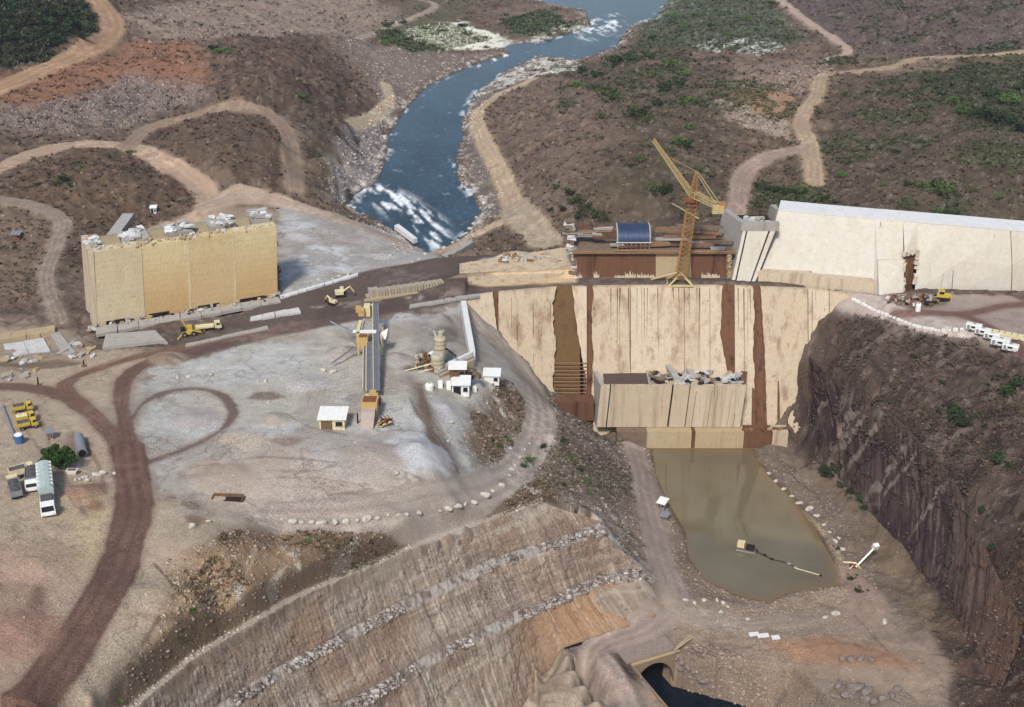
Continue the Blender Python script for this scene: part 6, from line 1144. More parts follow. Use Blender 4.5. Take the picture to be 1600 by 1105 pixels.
truck('flatbed_truck', 'cream flatbed truck on the crest road beside the yellow loader', 'truck', G(326, 516), .28, 7.0, 2.2, 1.8, M_CREAM, M_CREAM, None, 2.3, .35)
for x, y, rz, lab in ((532, 463, .2, 'pale excavator by the upper kerb of the crest road'), (520, 476, 2.6, 'small pale machine in the middle of the crest road')):
    p = G(x, y); t = thing('excavator', lab, 'excavator', p, rz); s_ = 1.0 if 'excavator by' in lab else .75
    for s in (-1, 1): MB().box((0, s*.9*s_, .4), (3.0*s_, .5, .8)).build('track', M_BLK, t)
    MB().box((-.3, 0, 1.3*s_), (2.4*s_, 2.0*s_, 1.0*s_)).build('body', M_CREAM, t); c_ = MB().box((.5*s_, .5*s_, 2.0*s_), (1.0*s_, .9*s_, 1.3*s_)).build('cab', M_CREAM, t); MB().box((1.02*s_, .5*s_, 2.1*s_), (.06, .7*s_, .8*s_)).build('windscreen', M_GLS, c_)
    MB().bar((.8*s_, -.3, 1.6*s_), (2.8*s_, -.3, 2.9*s_), .32).build('boom', M_CREAM, t); MB().bar((2.8*s_, -.3, 2.9*s_), (3.9*s_, -.3, 1.1*s_), .26).build('arm', M_CREAM, t); MB().box((3.9*s_, -.3, .8*s_), (.6, .8, .7)).build('bucket', M_RUST, t)
# ---- right-hand yard
p = G(1472, 468); t = thing('pipe_layer', 'yellow and black tracked machine at the foot of the white wall', 'machine', p, -.25)
for s in (-1, 1): MB().box((0, s*1.1, .45), (4.4, .6, .9)).build('track', M_BLK, t)
MB().box((.2, 0, 1.3), (3.6, 1.8, .9)).build('body', M_YEL, t); MB().box((-.5, .1, 2.1), (1.5, 1.5, .9)).build('cab', M_BLK, t); MB().box((-.5, .1, 2.62), (1.8, 1.8, .15)).build('roof', M_YEL, t); MB().box((2.3, 0, .7), (.4, 2.8, 1.1)).build('blade', M_YEL, t); MB().bar((-1.2, -.8, 1.6), (-.7, -.8, 8.2), .22).build('boom', M_CREAM, t)
p = G(1487, 458); t = thing('pole', 'thin dark pole leaning against the white wall', 'pole', p); MB().tube((0, 0, 0), (-.5, .2, 7.0), .12, 6, .08).build('shaft', M_RUST, t); MB().box((0, 0, .1), (.7, .7, .3)).build('foot', M_GREY, t)
p = G(1434, 486); t = thing('white_tank', 'upright white cylinder on the road below the white wall', 'tank', p); MB().lathe((0, 0, 0), [(.75, 0), (.75, 1.9), (.5, 2.2)], 14).build('tank_body', M_WHT, t); MB().lathe((0, 0, 2.1), [(.2, 0), (.2, .25)], 8).build('cap', M_STL, t)
row = [(1521, 517), (1535, 524), (1549, 531), (1563, 540), (1578, 549)]
names = ['first from the road', 'second from the road', 'middle one', 'fourth from the road, widest', 'last, rounded end']
for i, (x, y) in enumerate(row):
    p = G(x, y); t = thing('site_caravan', 'white caravan in the row beside the right hillside, ' + names[i], 'caravan', p, -.52, 'white caravans by the hillside'); L_, w_ = (4.0, 1.9) if i != 3 else (4.6, 3.0)
    pr = [(-w_/2, .5), (-w_/2, 1.7), (-w_/2*.7, 2.15), (w_/2*.7, 2.15), (w_/2, 1.7), (w_/2, .5)]; MB().sweep([(-L_/2, y_, z_) for y_, z_ in pr], (L_, 0, 0)).build('body', M_CAP, t)
    for s in (-.7, .7): wheel(t, s, -w_/2 + .1, .38, .2); wheel(t, s, w_/2 - .1, .38, .2)
    MB().box((0, -w_/2 - .02, 1.4), (1.2, .06, .5)).build('window', M_GLS, t); MB().box((-L_/2 + .7, -w_/2 - .02, 1.25), (.6, .06, 1.2)).build('door', M_STL, t); MB().box((0, 0, 2.2), (.8, .6, .12)).build('roof_vent', M_STL, t)
p = G(1574, 530); t = thing('long_trailer', 'long beige trailer lying behind the white caravans', 'trailer', p, -.5); MB().box((0, 0, 1.2), (9.0, 1.7, 1.2)).build('bed', M_CREAM, t)
for k in range(6): MB().box((-4 + 1.6*k, 0, 1.82), (.15, 1.74, .1)).build('slat', M_BRN, t)
for s in (-3, 3): wheel(t, s, -.75, .45, .25); wheel(t, s, .75, .45, .25)
# ---- on and by the pond
p = unp(1166, 859, POND_Z); t = thing('pump_barge', 'small pump raft with pale housing floating on the muddy pond', 'raft', p, -.35)
for s in (-.9, 0, .9): MB().tube((-2.4, s, .1), (2.4, s, .1), .38, 10).build('float', M_STL, t)
MB().box((0, 0, .55), (4.8, 2.6, .14)).build('deck', M_BRN, t); MB().box((-1.4, .3, 1.2), (1.8, 1.8, 1.2)).build('pump_housing', M_CREAM, t); MB().box((1.0, -.2, 1.0), (2.0, 1.7, .8)).build('engine', M_DARK, t); MB().tube((2.2, 0, .7), (3.0, -.1, .3), .14, 6).build('hose_stub', M_BLK, t)
hp = [unp(x, y, POND_Z + .12) for x, y in ((1181, 862), (1195, 868), (1206, 874), (1220, 877), (1233, 881), (1243, 887))]
t = thing('floating_hose', 'thin dark hose on floats trailing from the pump raft', 'hose', hp[2])
for a_, b_ in zip(hp[:-1], hp[1:]): MB().tube(a_, b_, .1, 6).build('hose_section', M_BLK, t, hp[2])
for i in (1, 2, 4, 5): MB().lathe(hp[i] + [0, 0, -.2], [(.15, 0), (.45 if i < 4 else .6, .3), (.15, .6)], 12).build('float', M_STL if i >= 4 else M_BLK, t, hp[2])
a_, b_ = unp(1243, 888, POND_Z + .2), unp(1282, 899, POND_Z + .2); t = thing('floating_pole', 'pale pole floating at the end of the hose', 'pole', (a_+b_)/2); MB().tube(a_, b_, .14, 6).build('shaft', M_CREAM, t, (a_+b_)/2); MB().lathe(b_ - [0, 0, .2], [(.2, 0), (.35, .2), (.2, .4)], 10).build('end_float', M_BLK, t, (a_+b_)/2)
p = G(1337, 888); t = thing('boom_hoist', 'white slanting boom on a frame at the corner of the pond', 'crane', p); e = at_y(1368, 854, p[1] + 2.0) - p
MB().bar((0, 0, .4), e, .4).build('boom', M_WHT, t); MB().box(e, (1.4, 1.0, 1.4), .3, .4).build('boom_head', M_WHT, t)
for q0 in ((-1.6, -.4, 0), (1.2, -.6, 0), (-1.2, 1.4, 0), (1.0, 1.2, 0)): MB().bar(q0, (-.2, 0, 1.6), .24).build('frame_leg', M_CREAM, t)
MB().bar((-3.0, .6, 1.4), (0, 0, 1.5), .3).build('frame_beam', M_CREAM, t); MB().box((-.8, .2, .9), (1.2, 1, .9)).build('winch', M_RUST, t)
for x, y, w_, lab in ((1178, 992, 2.2, 'white sheet lying on the canyon floor, left one'), (1192, 994, 2.6, 'white sheet lying on the canyon floor, brightest one'), (1212, 997, 1.8, 'small white sheet at the right end of the sheets on the canyon floor')):
    p = G(x, y); t = thing('sheet_panel', lab, 'sheet', p, .1); MB().box((0, 0, .16), (w_, 1.3, .12), 0, .06, -.05).build('sheet', M_CAP, t); MB().box((.2, .2, .06), (w_*.8, .2, .12)).build('batten', M_BRN, t)
# posts, poles, skip and other small things
for x, y, h_, lab in ((60, 602, 2.2, 'dark post standing in the tan ground above the yellow trucks'), (131, 572, 1.6, 'short dark post below the slabs at the left')):
    p = G(x, y); t = thing('post', lab, 'post', p); MB().tube((0, 0, -.2), (.1, 0, h_), .22, 6, .15).build('shaft', M_BLK, t); MB().box((.2, -.3, .1), (1.2, .5, .3)).build('foot', M_RUST, t)
a_, b_ = G(4, 636), G(24, 686); t = thing('long_pipe', 'long grey pipe lying beside the yellow trucks at the left edge', 'pipe', (a_+b_)/2); MB().tube(a_ + [0, 0, .3], b_ + [0, 0, .3], .35, 8).build('pipe_body', M_STL, t, (a_+b_)/2); MB().tube(b_ + [0, 0, .3], b_ + (b_-a_)*.01 + [0, 0, .3], .45, 8).build('flange', M_RUST, t, (a_+b_)/2)
p = G(113, 740); t = thing('skip', 'small white tub below the dark green tree', 'tub', p); MB().hexa([(-.8, -.4, 0), (.8, -.4, 0), (.8, .5, 0), (-.8, .5, 0)], [(-1.15, -.6, .9), (1.15, -.6, .9), (1.15, .7, .9), (-1.15, .7, .9)]).build('tub_body', M_WHT, t); MB().box((0, .05, .92), (1.8, .9, .06)).build('contents', M_BRN, t)
for x, y, L_, w_, h_, lab in ((356, 780, 6.2, 1.6, .5, 'dark sunken trough in the tan ground'), ):
    p = G(x, y); t = thing('trough', lab, 'trough', p, -.05); MB().box((0, .9, .3), (L_, .25, .9)).build('back_wall', M_BRN, t); MB().box((0, 0, .04), (L_, 1.6, .1)).build('bottom', M_DARK, t)
    for s in (-1, 1): MB().box((s*L_/2, .1, .2), (.25, 1.6, .6)).build('end_wall', M_BRN, t)

p = G(1425, 470); t = thing('debris_heap', 'heap of broken rock and timber below the brown slot of the white wall', 'debris', p)
for i in range(60):
    r_ = random.random() ** .6; a_ = random.uniform(0, 6.28); mb = MB(); rpiece(mb, (8.5*r_*math.cos(a_), 3.2*r_*math.sin(a_), 1.6*(1 - r_) + .1), (random.uniform(.6, 2.4), random.uniform(.4, 1.4), random.uniform(.4, 1.0)), random.uniform(0, 3), .4, .4); mb.build('debris_piece', random.choice((M_BRN, M_PLANK, M_DARK, M_GREY, M_RUST, M_ROUGH)), t)
# ================================================================ boulders, stones, shrubs
def ico(sub=2):
    import bmesh
    bm = bmesh.new(); bmesh.ops.create_icosphere(bm, subdivisions=sub, radius=1); v = np.array([q.co[:] for q in bm.verts]); f = np.array([[q.index for q in F.verts] for F in bm.faces]); bm.free(); return v, f
def stone_mat(name, use_attr=False, rgb=(214, 204, 190)):
    m = bpy.data.materials.new(name); ns, ls, bs = nodes_of(m); v = mapped(ns, ls, (1, 1, 1)); n1 = noise(ns, ls, v, 1.6, 5, .7)
    if use_attr: a = ns.new('ShaderNodeAttribute'); a.attribute_name = 'soil'; c = a.outputs['Color']
    else: c = mixc(ns, ls, maprange(ns, ls, n1, .35, .7), lin(*rgb), lin(*[q * .74 for q in rgb]))
    ls.new(c, bs.inputs['Base Color']); bs.inputs['Roughness'].default_value = .95; bs.inputs['Specular IOR Level'].default_value = .1; bump(ns, ls, bs, n1, .6, .2); return m
M_BOUL = stone_mat('pale_boulder', rgb=(204, 194, 180)); M_GBOUL = stone_mat('grey_boulder', rgb=(138, 126, 116)); M_STONE = stone_mat('loose_stone', True)
iv, if_ = ico(2); BMESH = []
for k in range(4):
    d = 1 + .45 * (vnoise(iv[:, 0]*1.3 + 7*k, iv[:, 1]*1.3 + iv[:, 2]*1.1 + 3*k, k) - .5) + .25 * (vnoise(iv[:, 0]*3.1 + k, iv[:, 1]*3.1 - iv[:, 2]*2.7, k + 5) - .5)
    d = np.round(d * 6) / 6; me = bpy.data.meshes.new('boulder'); me.from_pydata((iv * d[:, None] * np.array([1, .8, .62])).tolist(), [], if_.tolist()); BMESH.append(me)
def boulder(loc, r, label, group, mat=M_BOUL, name='boulder', cat='boulder'):
    me = BMESH[random.randrange(4)]
    key = me.name + mat.name
    if key not in _bm: m2 = me.copy(); m2.materials.append(mat); _bm[key] = m2
    o = bpy.data.objects.new(name, _bm[key]); COL.objects.link(o); o.location = [float(loc[0]), float(loc[1]), float(loc[2]) + r*random.uniform(.0, .28)]; o.rotation_euler = (random.uniform(-.2, .2), random.uniform(-.2, .2), random.uniform(0, 6.28)); o.scale = (r*random.uniform(.8, 1.4), r*random.uniform(.75, 1.1), r*random.uniform(.7, 1.1)); return tag(o, label, cat, group, 'thing')
_bm = {}
for x, y, s in ((441,811,7),(457,815,12),(471,816,9),(487,816,11),(503,817,15),(524,815,13),(541,815,14),(558,813,9),(572,811,15),(590,809,11),(606,804,7),(622,804,8),(635,804,9),(655,802,15),(687,798,6),(700,795,11),(715,791,12),(727,788,9),(740,785,11),(757,775,15),(769,767,9),(783,758,12),(794,742,6),(799,734,8),(804,727,8),(812,715,7),(820,702,6),(827,693,7)):
    p = G(x, y); boulder(p - [0, 0, .12], s / pxm(p) / 1.85, 'pale boulder in the row along the edge of the curving yard road', 'boulders lining the yard road')
for i in range(30):                       # white edge blocks on the right-hand road
    f = i / 29; x, y = np.interp(f, [0, .25, .6, .85, 1], [1334, 1368, 1430, 1470, 1512]), np.interp(f, [0, .25, .6, .85, 1], [470, 487, 511, 519, 515]); p = G(x, y)
    o = MB().box((0, 0, 0), (1.0, .6, .7)); o = o.build('edge_block', M_WHT); o.location = [float(q) for q in p + np.array([0, 0, .3])]; o.rotation_euler = (random.uniform(-.1, .1), 0, random.uniform(-.6, .2)); o.scale = (random.uniform(.7, 1.2),) * 3
    tag(o, 'white edge block in the row along the right-hand crest road', 'edge block', 'white blocks lining the right-hand road', 'thing')
for x, y, s, m, lab in ((1316,1031,14,1,0),(1330,1032,16,1,0),(1345,1030,14,1,0),(1361,1031,12,1,0)):
    p = G(x, y); boulder(p, s / pxm(p) / 1.7, 'grey boulder in the short row on the orange canyon floor', 'boulders on the orange floor', M_GBOUL)
for x, y in ((1058,1030),(1066,1036),(1074,1044),(1084,1050),(1092,1060),(1062,1046),(1100,1066),(1110,1076)): p = G(x, y); boulder(p, random.uniform(.6, 1.1), 'brown grey boulder beside the tunnel mouth', 'boulders beside the tunnel mouth', M_GBOUL)
for i in range(16): x, y = random.uniform(1300, 1420), random.uniform(1070, 1098); p = G(x, y); boulder(p, random.uniform(.7, 1.5), 'grey boulder in the heap at the bottom right of the canyon floor', 'heap of boulders at the bottom right', M_GBOUL)
for lab, grp, pts in (('pale rock at the right bank of the river below the rapids', 'pale rocks on the right bank', ((700,384),(708,380),(716,376),(722,370),(728,366),(735,358),(740,350),(744,340),(738,346),(712,374),(694,388))),
                      ('pale rock near the upper kerb of the crest road', 'pale rocks by the crest road', ((497,437),(508,432),(545,428),(520,436),(530,432),(610,400),(645,410),(655,405),(665,398))),
                      ('white stone lying beside the wet red road below the tree', 'stones below the tree', ((118,750),(124,749),(129,747),(134,746),(136,751),(150,742),(160,740),(178,740))),
                      ('pale stone on the grey gravel yard', 'stones on the gravel yard', ((278,591),(295,589),(330,586),(403,596),(415,596),(420,629),(505,580),(520,582),(700,690),(705,660),(325,815),(300,822),(620,740))),
                      ('pale stone along the floor of the canyon by the pond road', 'stones by the pond road', ((1072,938),(1085,943),(1100,938),(1120,938),(1130,943),(1126,957),(1137,948),(1168,968),(1290,965),(1305,960),(1382,972))),
                      ('pale ledge rock at the water edge on the right of the pond', 'ledge rocks at the pond', ((1212,752),(1224,765),(1237,776),(1250,786),(1264,796),(1276,806),(1288,820),(1296,832),(1305,846),(1312,842),(1316,858),(1202,740)))):
    for x, y in pts: p = G(x, y); boulder(p, random.uniform(.5, 1.0) * max(1, 5.5 / pxm(p)), lab, grp)

# loose stones: nobody could count them
def scatter_idx(mask, n):
    w = np.nonzero(mask)[0]; w = w[(Yf_[w] < 1000) & (np.abs(SS.ravel()[w]) < .57) & (Yf_[w] > 140)]; return RNG.choice(w, min(n, len(w)), replace=False) if len(w) else w
ov, of = ico(1); CUBE = np.array([(-1,-1,-1),(1,-1,-1),(1,1,-1),(-1,1,-1),(-1,-1,1),(1,-1,1),(1,1,1),(-1,1,1)], float) * .8; CF = np.array([(4,5,6),(4,6,7),(0,1,5),(0,5,4),(1,2,6),(1,6,5),(2,3,7),(2,7,6),(3,0,4),(3,4,7)])
def stones(name, label, mask, n, r0, r1, cols, pw=2.5, mixp=.2):
    ix = scatter_idx(mask, n); n = len(ix)
    if not n: return
    r = (r0 + (r1 - r0) * RNG.random(n) ** pw) * np.clip(Yf_[ix] / 320, .75, 1.9); th = RNG.random(n) * 6.28
    v = CUBE[None] * (1 + .45 * (RNG.random((n, 8, 3)) - .5)) * r[:, None, None] * np.stack([.7 + .7*RNG.random(n), .7 + .5*RNG.random(n), .4 + .5*RNG.random(n)], 1)[:, None, :]
    c, s = np.cos(th)[:, None], np.sin(th)[:, None]; x = v[..., 0]*c - v[..., 1]*s; y = v[..., 0]*s + v[..., 1]*c
    px_, py_ = Xf[ix] + (RNG.random(n) - .5)*.8, Yf_[ix] + (RNG.random(n) - .5)*.8
    P = np.stack([x + px_[:, None], y + py_[:, None], v[..., 2] + (gz(px_, py_) + r*.15)[:, None]], -1).reshape(-1, 3)
    F = (CF[None] + (np.arange(n) * 8)[:, None, None]).reshape(-1, 3); pal = np.array([lin(*q) for q in cols]); cc = (pal[RNG.integers(0, len(pal), n)] * mixp + colr[ix] * 1.15 * (1 - mixp)) * (.7 + .6 * RNG.random((n, 1)))
    tag(fast_mesh(name, P, F.ravel(), 3, M_STONE, {'soil': np.repeat(cc, 8, 0)}), label, kind='stuff')
zc_ = zone; PAL = [(186,176,166), (150,136,126), (120,104,94), (200,192,184)]
inp = lambda pts: poly_sd(W2(pts), 4) > 0
stones('river_bank_stones', 'pale loose stones along the river banks', ((zc_ == 6) | (bank > .2)) & (riv_sd < -.5) & (nB > .4) & (colr[:, 0] < .5), 6500, .07, .42, [(196,188,180), (150,138,128), (214,210,204), (122,108,98)])
stones('rubble_slope', 'grey rubble tipped on the far left slope', inp([(130,150),(200,112),(290,120),(330,150),(270,165),(190,200),(60,205),(0,190),(0,170)]), 4000, .08, .38, [(160,146,142), (136,120,116), (180,170,166)])
stones('rubble_slope', 'grey rubble tipped below the far right terrace', inp([(1125,155),(1150,162),(1232,190),(1236,215),(1170,200),(1130,178)]) | inp([(1180,120),(1280,95),(1310,108),(1280,118),(1250,145),(1160,135)]), 2600, .09, .42, [(176,160,152), (140,124,116), (190,180,172)])
stones('rubble_flat', 'grey rubble scattered over the far left flats', inp([(190,20),(330,0),(560,0),(640,20),(600,130),(560,150),(480,50),(340,60),(240,62)]), 3500, .07, .34, [(156,142,134), (128,112,104), (180,170,160)])
stones('hillside_stones', 'stones lying between the scrub of the hills', (zc_ == 1), 5000, .12, .55, [(150,136,126), (120,104,94), (170,158,148)], 3)
stones('slope_rubble', 'broken rock on the slopes below the yard and the dam', (zc_ == 5) & (Xf < 60), 7000, .07, .45, PAL + [(104,86,72)], 3)
stones('canyon_rubble', 'broken rock on the right canyon slope', (zc_ == 5) & (Xf >= 60), 6000, .07, .42, [(140,122,112), (100,84,76), (160,146,138), (84,68,60)], 3)
def ledge_stones(n):
    j = np.nonzero(~isf & (qfw > .1) & (cl > .47))
    kk = RNG.choice(len(j[0]), min(n, len(j[0])), replace=False); p = QP[j[0][kk], j[1][kk]]; n = len(p); r = .08 + .42 * RNG.random(n) ** 2.2
    v = CUBE[None] * (1 + .5 * (RNG.random((n, 8, 3)) - .5)) * r[:, None, None] * np.stack([.8 + .6*RNG.random(n), .7 + .5*RNG.random(n), .5 + .4*RNG.random(n)], 1)[:, None, :]; P = (v + p[:, None, :] + np.array([.2, -.2, .1])).reshape(-1, 3); F = (CF[None] + (np.arange(n) * 8)[:, None, None]).reshape(-1, 3)
    pal = np.array([lin(*q) for q in ((160,150,142), (138,126,116), (174,166,158), (112,98,88))]); cc = pal[RNG.integers(0, 4, n)] * (.7 + .5 * RNG.random((n, 1)))
    tag(fast_mesh('ledge_rubble', P, F.ravel(), 3, M_STONE, {'soil': np.repeat(cc, 8, 0)}), 'rubble on the ledges of the quarry face', kind='stuff')
ledge_stones(2400)
stones('rip_rap', 'coarse broken rock heaped beside the tunnel channel', inp([(1070,1010),(1110,1005),(1200,1040),(1250,1075),(1330,1110),(1250,1160),(1150,1120),(1095,1060)]), 4200, .14, .6, [(160,140,122), (130,110,94), (184,170,156), (110,92,78)], 1.8)
stones('bank_stones', 'stones round the muddy pond', (zc_ == 8) & (pon_sd > -9) & (pon_sd < -.4), 2200, .07, .4, [(170,152,134), (136,118,102), (190,178,164)], 2.5)
stones('floor_stones', 'loose stones on the canyon floor', (zc_ == 8), 2200, .05, .3, PAL, 3)
stones('yard_stones', 'small stones strewn on the gravel yards and plateau', (zc_ == 3) | (zc_ == 0), 4000, .05, .25, [(190,182,176), (150,136,124), (208,202,196)], 3.5)

# ---- dry scrub: a mass of twiggy tufts
def tuft_mat():
    m = bpy.data.materials.new('dry_scrub'); ns, ls, bs = nodes_of(m); a = ns.new('ShaderNodeAttribute'); a.attribute_name = 'soil'; v = mapped(ns, ls, (1, 1, 1)); n1 = noise(ns, ls, v, 1.2, 3)
    h = ns.new('ShaderNodeVectorMath'); h.operation = 'SCALE'; ls.new(a.outputs['Color'], h.inputs[0]); ls.new(maprange(ns, ls, n1, .3, .7, .7, 1.3), h.inputs['Scale']); ls.new(h.outputs[0], bs.inputs['Base Color']); bs.inputs['Roughness'].default_value = 1; bs.inputs['Specular IOR Level'].default_value = .05; return m
M_TUFT = tuft_mat()
def tufts(name, label, mask, n, h0, h1, cols, k=7, wide=.5):
    ix = scatter_idx(mask, n); n = len(ix)
    if not n: return
    hh = (h0 + (h1 - h0) * RNG.random(n) ** 2) * np.clip(Yf_[ix] / 330, .8, 1.8); a = RNG.random((n, k)) * 6.28; sp = RNG.random((n, k)) * .7 + .15; x0, y0 = Xf[ix], Yf_[ix]; z0 = gz(x0, y0)
    w = wide * (.5 + RNG.random((n, k))) * hh[:, None]; ca, sa = np.cos(a), np.sin(a); b = RNG.random((n, k)) * 6.28
    tip = np.stack([x0[:, None] + ca*sp*hh[:, None]*1.3, y0[:, None] + sa*sp*hh[:, None]*1.3, z0[:, None] + hh[:, None]*(.55 + .45*RNG.random((n, k)))], -1)
    A_ = np.stack([x0[:, None] + ca*sp*hh[:, None]*.4 + np.cos(b)*w, y0[:, None] + sa*sp*hh[:, None]*.4 + np.sin(b)*w, z0[:, None] + 0*w + hh[:, None]*.15*RNG.random((n, k))], -1); B_ = np.stack([x0[:, None] + ca*sp*hh[:, None]*.4 - np.cos(b)*w, y0[:, None] + sa*sp*hh[:, None]*.4 - np.sin(b)*w, z0[:, None] + 0*w + hh[:, None]*.35*RNG.random((n, k))], -1)
    P = np.stack([A_, B_, tip], 2).reshape(-1, 3); pal = np.array([lin(*q) for q in cols]); cc = (pal[RNG.integers(0, len(pal), n)] * .6 + colr[ix] * .5) * (.7 + .6*RNG.random((n, 1)))
    tag(fast_mesh(name, P, np.arange(len(P)), 3, M_TUFT, {'soil': np.repeat(cc, 3*k, 0)}), label, kind='stuff')
HILL = (zc_ == 1) & (riv_sd < -6)
BR = [(96,82,72), (80,68,60), (112,98,86), (84,78,64)]; GRN = [(66,76,50), (58,66,46), (80,90,60), (76,80,58)]
tufts('dry_scrub', 'dry brown scrub covering the hills', HILL & (nB > .36), 26000, .25, .95, BR, 6)
tufts('green_scrub', 'low green scrub on the right-hand hills', HILL & (((veg > .35) & (Xf > 20)) | inp([(1420,110),(1600,95),(1600,210),(1520,200)]) | inp([(1170,280),(1240,285),(1300,300),(1300,330),(1180,320)]) | inp([(1010,0),(1200,0),(1250,60),(1200,80),(1080,75),(1000,75)])), 9500, .3, .9, GRN)
tufts('green_scrub', 'dark green scrub on the hill in the far left corner', inp([(-60,0),(110,-10),(150,22),(152,50),(60,95),(-20,112),(-60,115)]), 4500, .6, 1.6, [(52,62,40), (44,52,36), (66,76,50)])
tufts('green_scrub', 'green scrub by the white sand of the river', inp([(580,46),(700,35),(770,62),(640,80),(600,62)]) | inp([(780,28),(860,18),(890,44),(850,60),(800,52)]), 1500, .5, 1.4, GRN)
tufts('dry_scrub', 'dry brown scrub on the right canyon slope', (zc_ == 5) & (Xf >= 60) & (nB > .45) & (Z0.ravel() > -24), 6000, .25, .9, BR + [(70,80,44)])
tufts('dry_scrub', 'dry scrub on the slope between yard and quarry', (zc_ == 5) & (Xf < 60) & (nB > .5), 5000, .2, .8, BR + [(72,82,48), (86,90,60)])

# ---- shrubs and trees
def leaf_mat(name, a, b):
    m = bpy.data.materials.new(name); ns, ls, bs = nodes_of(m); oi = ns.new('ShaderNodeObjectInfo'); v = mapped(ns, ls, (1, 1, 1)); n1 = noise(ns, ls, v, 2.5, 3)
    c = mixc(ns, ls, maprange(ns, ls, n1, .35, .65), lin(*a), lin(*b)); hs = ns.new('ShaderNodeHueSaturation'); ls.new(c, hs.inputs['Color']); ls.new(maprange(ns, ls, oi.outputs['Random'], 0, 1, .7, 1.35), hs.inputs['Value']); ls.new(maprange(ns, ls, oi.outputs['Random'], 0, 1, .48, .515), hs.inputs['Hue'])
    ls.new(hs.outputs[0], bs.inputs['Base Color']); bs.inputs['Roughness'].default_value = .9; bs.inputs['Specular IOR Level'].default_value = .1; return m
M_LEAF = leaf_mat('shrub_leaves', (66, 86, 44), (90, 108, 60)); M_LEAFD = leaf_mat('dark_leaves', (46, 58, 36), (62, 76, 46)); M_BARK = plain('bark', (92, 74, 58), .95)
def crown_mesh(n, seed, size, flat=.7, lobes=7, spread=.5):
    g = np.random.default_rng(seed); C_ = g.normal(0, spread, (lobes, 3)) * [1, 1, flat*.6]; C_[:, 2] = np.abs(C_[:, 2]) + .35; R_ = .22 + .4 * g.random(lobes); k = g.integers(0, lobes, n)
    d = g.normal(0, 1, (n, 3)); d /= np.linalg.norm(d, axis=1)[:, None]; P = C_[k] + d * (R_[k] * (.55 + .45 * g.random(n) ** .5))[:, None] * [1, 1, flat]; P[:, 2] = np.maximum(P[:, 2], .05)
    a = g.normal(0, 1, (n, 3)); a /= np.linalg.norm(a, axis=1)[:, None]; b = np.cross(a, g.normal(0, 1, (n, 3))); b /= np.linalg.norm(b, axis=1)[:, None] + 1e-9; s = size * (.6 + .8 * g.random(n))[:, None]
    V_ = np.stack([P - a*s, P + b*s*.7, P + a*s, P - b*s*.7], 1).reshape(-1, 3); return V_, np.arange(len(V_))
CM = []
for k, (mat, nn) in enumerate(((M_LEAF, 240), (M_LEAF, 280), (M_LEAFD, 260), (M_LEAFD, 300), (M_LEAF, 220))):
    V_, F_ = crown_mesh(nn, 50 + k, .12, .5, 11); o = fast_mesh('foliage', V_, F_, 4, mat); CM.append(o.data); bpy.data.objects.remove(o)
mb = MB()
for i in range(5): a_ = i*1.3; mb.tube((0, 0, -.25), (.35*math.cos(a_), .35*math.sin(a_), .55), .05, 4, .025)
st_o = mb.build('stem', M_BARK); STEM = st_o.data; bpy.data.objects.remove(st_o)
def shrub(loc, r, label, group, kind=None, name='shrub', cat='shrub'):
    t = thing(name, label, cat, loc, random.uniform(0, 6.28), group); t.scale = (r, r, r * random.uniform(.8, 1.1)); k = kind if kind is not None else random.randrange(5)
    o = bpy.data.objects.new('foliage', CM[k]); COL.objects.link(o); o.parent = t
    if r * pxm(np.array(loc)) > 9: s_ = bpy.data.objects.new('stem', STEM); COL.objects.link(s_); s_.parent = t
    return t
def shrubs_at(pts, label, group, kind=None):
    big = max(q[2] for q in pts); lo = max(pts, key=lambda q: q[1]); hi = min(pts, key=lambda q: q[1]); le = min(pts, key=lambda q: q[0]); ri = max(pts, key=lambda q: q[0]); bg = [q for q in pts if q[2] == big][0]
    for q in pts:
        x, y, r = q; p = G(x, y); ex = 'largest ' if q is bg else 'nearest ' if q is lo else 'farthest ' if q is hi else 'leftmost ' if q is le else 'rightmost ' if q is ri else ''
        shrub(p, r / pxm(p), ex + label if ex else 'other ' + label, group, kind)
shrubs_at([(1000,184,20),(990,176,14),(1012,190,12),(945,148,18),(960,156,14),(930,140,12),(1037,302,19),(1028,296,12),(1072,230,15),(1060,222,10),(1040,142,16),(1058,132,14),(1050,104,16),(962,102,18),(985,96,14),(1010,92,14),(930,122,14),(910,112,10),(1080,160,12),(1030,165,12),(940,185,10),(938,218,9),(1000,250,9),(985,262,8),(1078,200,10),(1092,268,9),(1045,235,8),(1020,120,10),(900,135,10),(1070,118,12)], 'green shrub on the slope between the river and the crane', 'shrubs between the river and the crane')
shrubs_at([(1474,298,17),(1442,292,11),(1460,290,10),(1550,190,24),(1575,195,20),(1530,180,16),(1596,205,18),(1505,175,14),(1490,160,12),(1580,160,16),(1545,150,14),(1486,336,12),(1465,332,8),(1400,240,8),(1330,238,9),(1345,246,7),(1315,275,8),(1320,150,9),(1420,290,8),(1520,300,8),(1560,310,9),(1380,290,7),(1600,140,16),(1450,130,12),(1470,150,10)], 'green shrub on the far right hillside above the white wall', 'shrubs above the white wall')
shrubs_at([(1185,292,9),(1198,298,11),(1212,300,11),(1226,302,10),(1240,304,10),(1255,303,8),(1290,312,9),(1305,318,8),(1192,288,8)], 'dark green shrub in the clump behind the left end of the white wall', 'clump behind the white wall', 2)
shrubs_at([(1496,655,20),(1508,665,14),(1484,640,12),(1572,612,20),(1588,600,14),(1560,722,15),(1575,730,10),(1535,800,9),(1550,858,9),(1430,560,8),(1470,600,8)], 'dull green shrub on the slope to the right of the canyon', 'shrubs on the right canyon slope', 3)
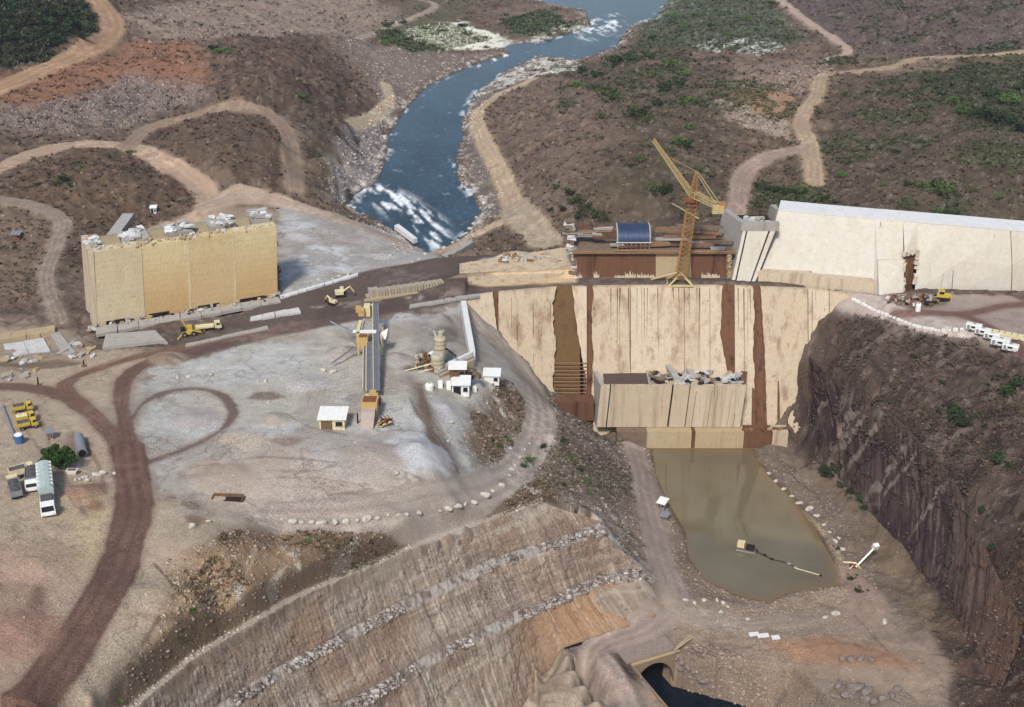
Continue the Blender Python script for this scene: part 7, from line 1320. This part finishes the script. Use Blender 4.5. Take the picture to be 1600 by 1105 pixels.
shrubs_at([(1294,742,17),(1302,735,12),(1330,772,11),(1342,780,9),(1316,760,9),(1352,795,9),(1310,858,6),(1330,905,7),(1342,925,7)], 'dark shrub at the foot of the dark rock wall', 'shrubs below the rock wall', 3)
shrubs_at([(100,284,12),(90,290,9),(112,292,8),(345,84,13),(332,78,10),(205,240,7),(470,152,9),(480,160,7),(128,262,6),(60,290,6)], 'green shrub on the humps beside the far left roads', 'shrubs by the far left roads')
shrubs_at([(828,722,10),(820,730,7),(850,700,8),(905,735,9),(890,720,8),(915,752,8),(880,760,7),(780,700,7),(770,690,6),(795,690,7),(880,690,7),(920,770,7),(300,955,7),(480,845,6),(280,1000,7),(185,1098,8)], 'small green shrub on the slope below the yard road', 'shrubs below the yard road')
shrubs_at([(900,318,14),(915,328,14),(930,338,12),(890,305,12),(870,295,10),(945,345,10),(905,340,10),(880,330,9),(860,330,7)], 'dark bush in the gully behind the stained bays', 'bushes in the gully behind the bays', 2)
for i in range(34):
    x, y = random.uniform(-10, 140), random.uniform(2, 70); p = G(x, y)
    shrub(p, random.uniform(9, 15) / pxm(p), 'dark green bush in the dense cover on the hill in the far left corner', 'bushes on the far left hill', random.choice((2, 3)))
for i in range(40):
    x, y = random.choice(((random.uniform(600, 760), random.uniform(36, 74)), (random.uniform(790, 885), random.uniform(20, 56)), (random.uniform(1010, 1240), random.uniform(2, 74)))); p = G(x, y)
    shrub(p, random.uniform(5, 9) / pxm(p), 'small green bush on the far river flats', 'bushes on the far river flats')
# the dark tree beside the tank
p = G(90, 728); t = thing('tree', 'dark green leafy tree between the trucks and the grey tank', 'tree', p)
tk = MB(); tk.tube((0, 0, -.3), (.1, .1, 1.6), .32, 8, .22)
for i in range(6): a_ = i*1.05; tk.tube((.1, .1, 1.4), (1.6*math.cos(a_), 1.6*math.sin(a_), 2.8 + .3*(i % 3)), .15, 6, .06)
tk.build('trunk', M_BARK, t)
V_, F_ = crown_mesh(3600, 99, .085, .8, 22, .62); o = fast_mesh('crown', V_ * [3.1, 2.9, 3.0] + [0, 0, .9], F_, 4, leaf_mat('tree_leaves', (38, 56, 22), (62, 84, 36))); o.parent = t
# scrap lying about the slabs at the left
for x0, x1, y0, y1, n_, lab, nm in ((0, 60, 555, 600, 16, 'broken slab piece in the heap at the left edge', 'broken_slab'), (95, 150, 520, 560, 12, 'broken slab piece beside the left end of the intake block', 'broken_slab')):
    for i in range(n_):
        p = G(random.uniform(x0, x1), random.uniform(y0, y1)); mb = MB(); rpiece(mb, (0, 0, .3), (random.uniform(.8, 2.8), random.uniform(.6, 1.6), random.uniform(.3, .8)), 0, .35, .2); o = mb.build(nm, random.choice((M_ROUGH, M_GREY, M_SAND))); o.location = [float(q) for q in p]; o.rotation_euler = (0, 0, random.uniform(0, 3)); tag(o, lab, 'slab', 'pieces: ' + lab, 'thing')

# ---- the air: a faint even haze that pales the far hills
hz = MB(); hz.hexa([(-7000, -60, -70), (7000, -60, -70), (7000, 6500, -70), (-7000, 6500, -70)], [(-7000, -60, 150), (7000, -60, 150), (7000, 6500, 150), (-7000, 6500, 150)])
mh = bpy.data.materials.new('haze'); mh.use_nodes = True; nt = mh.node_tree; nt.nodes.remove(nt.nodes['Principled BSDF']); pv = nt.nodes.new('ShaderNodeVolumePrincipled'); pv.inputs['Color'].default_value = (.72, .80, 1.0, 1); pv.inputs['Density'].default_value = .00009; pv.inputs['Anisotropy'].default_value = .2
nt.links.new(pv.outputs[0], nt.nodes['Material Output'].inputs['Volume']); tag(hz.build('haze', mh), 'thin bluish haze over the valley', kind='stuff')
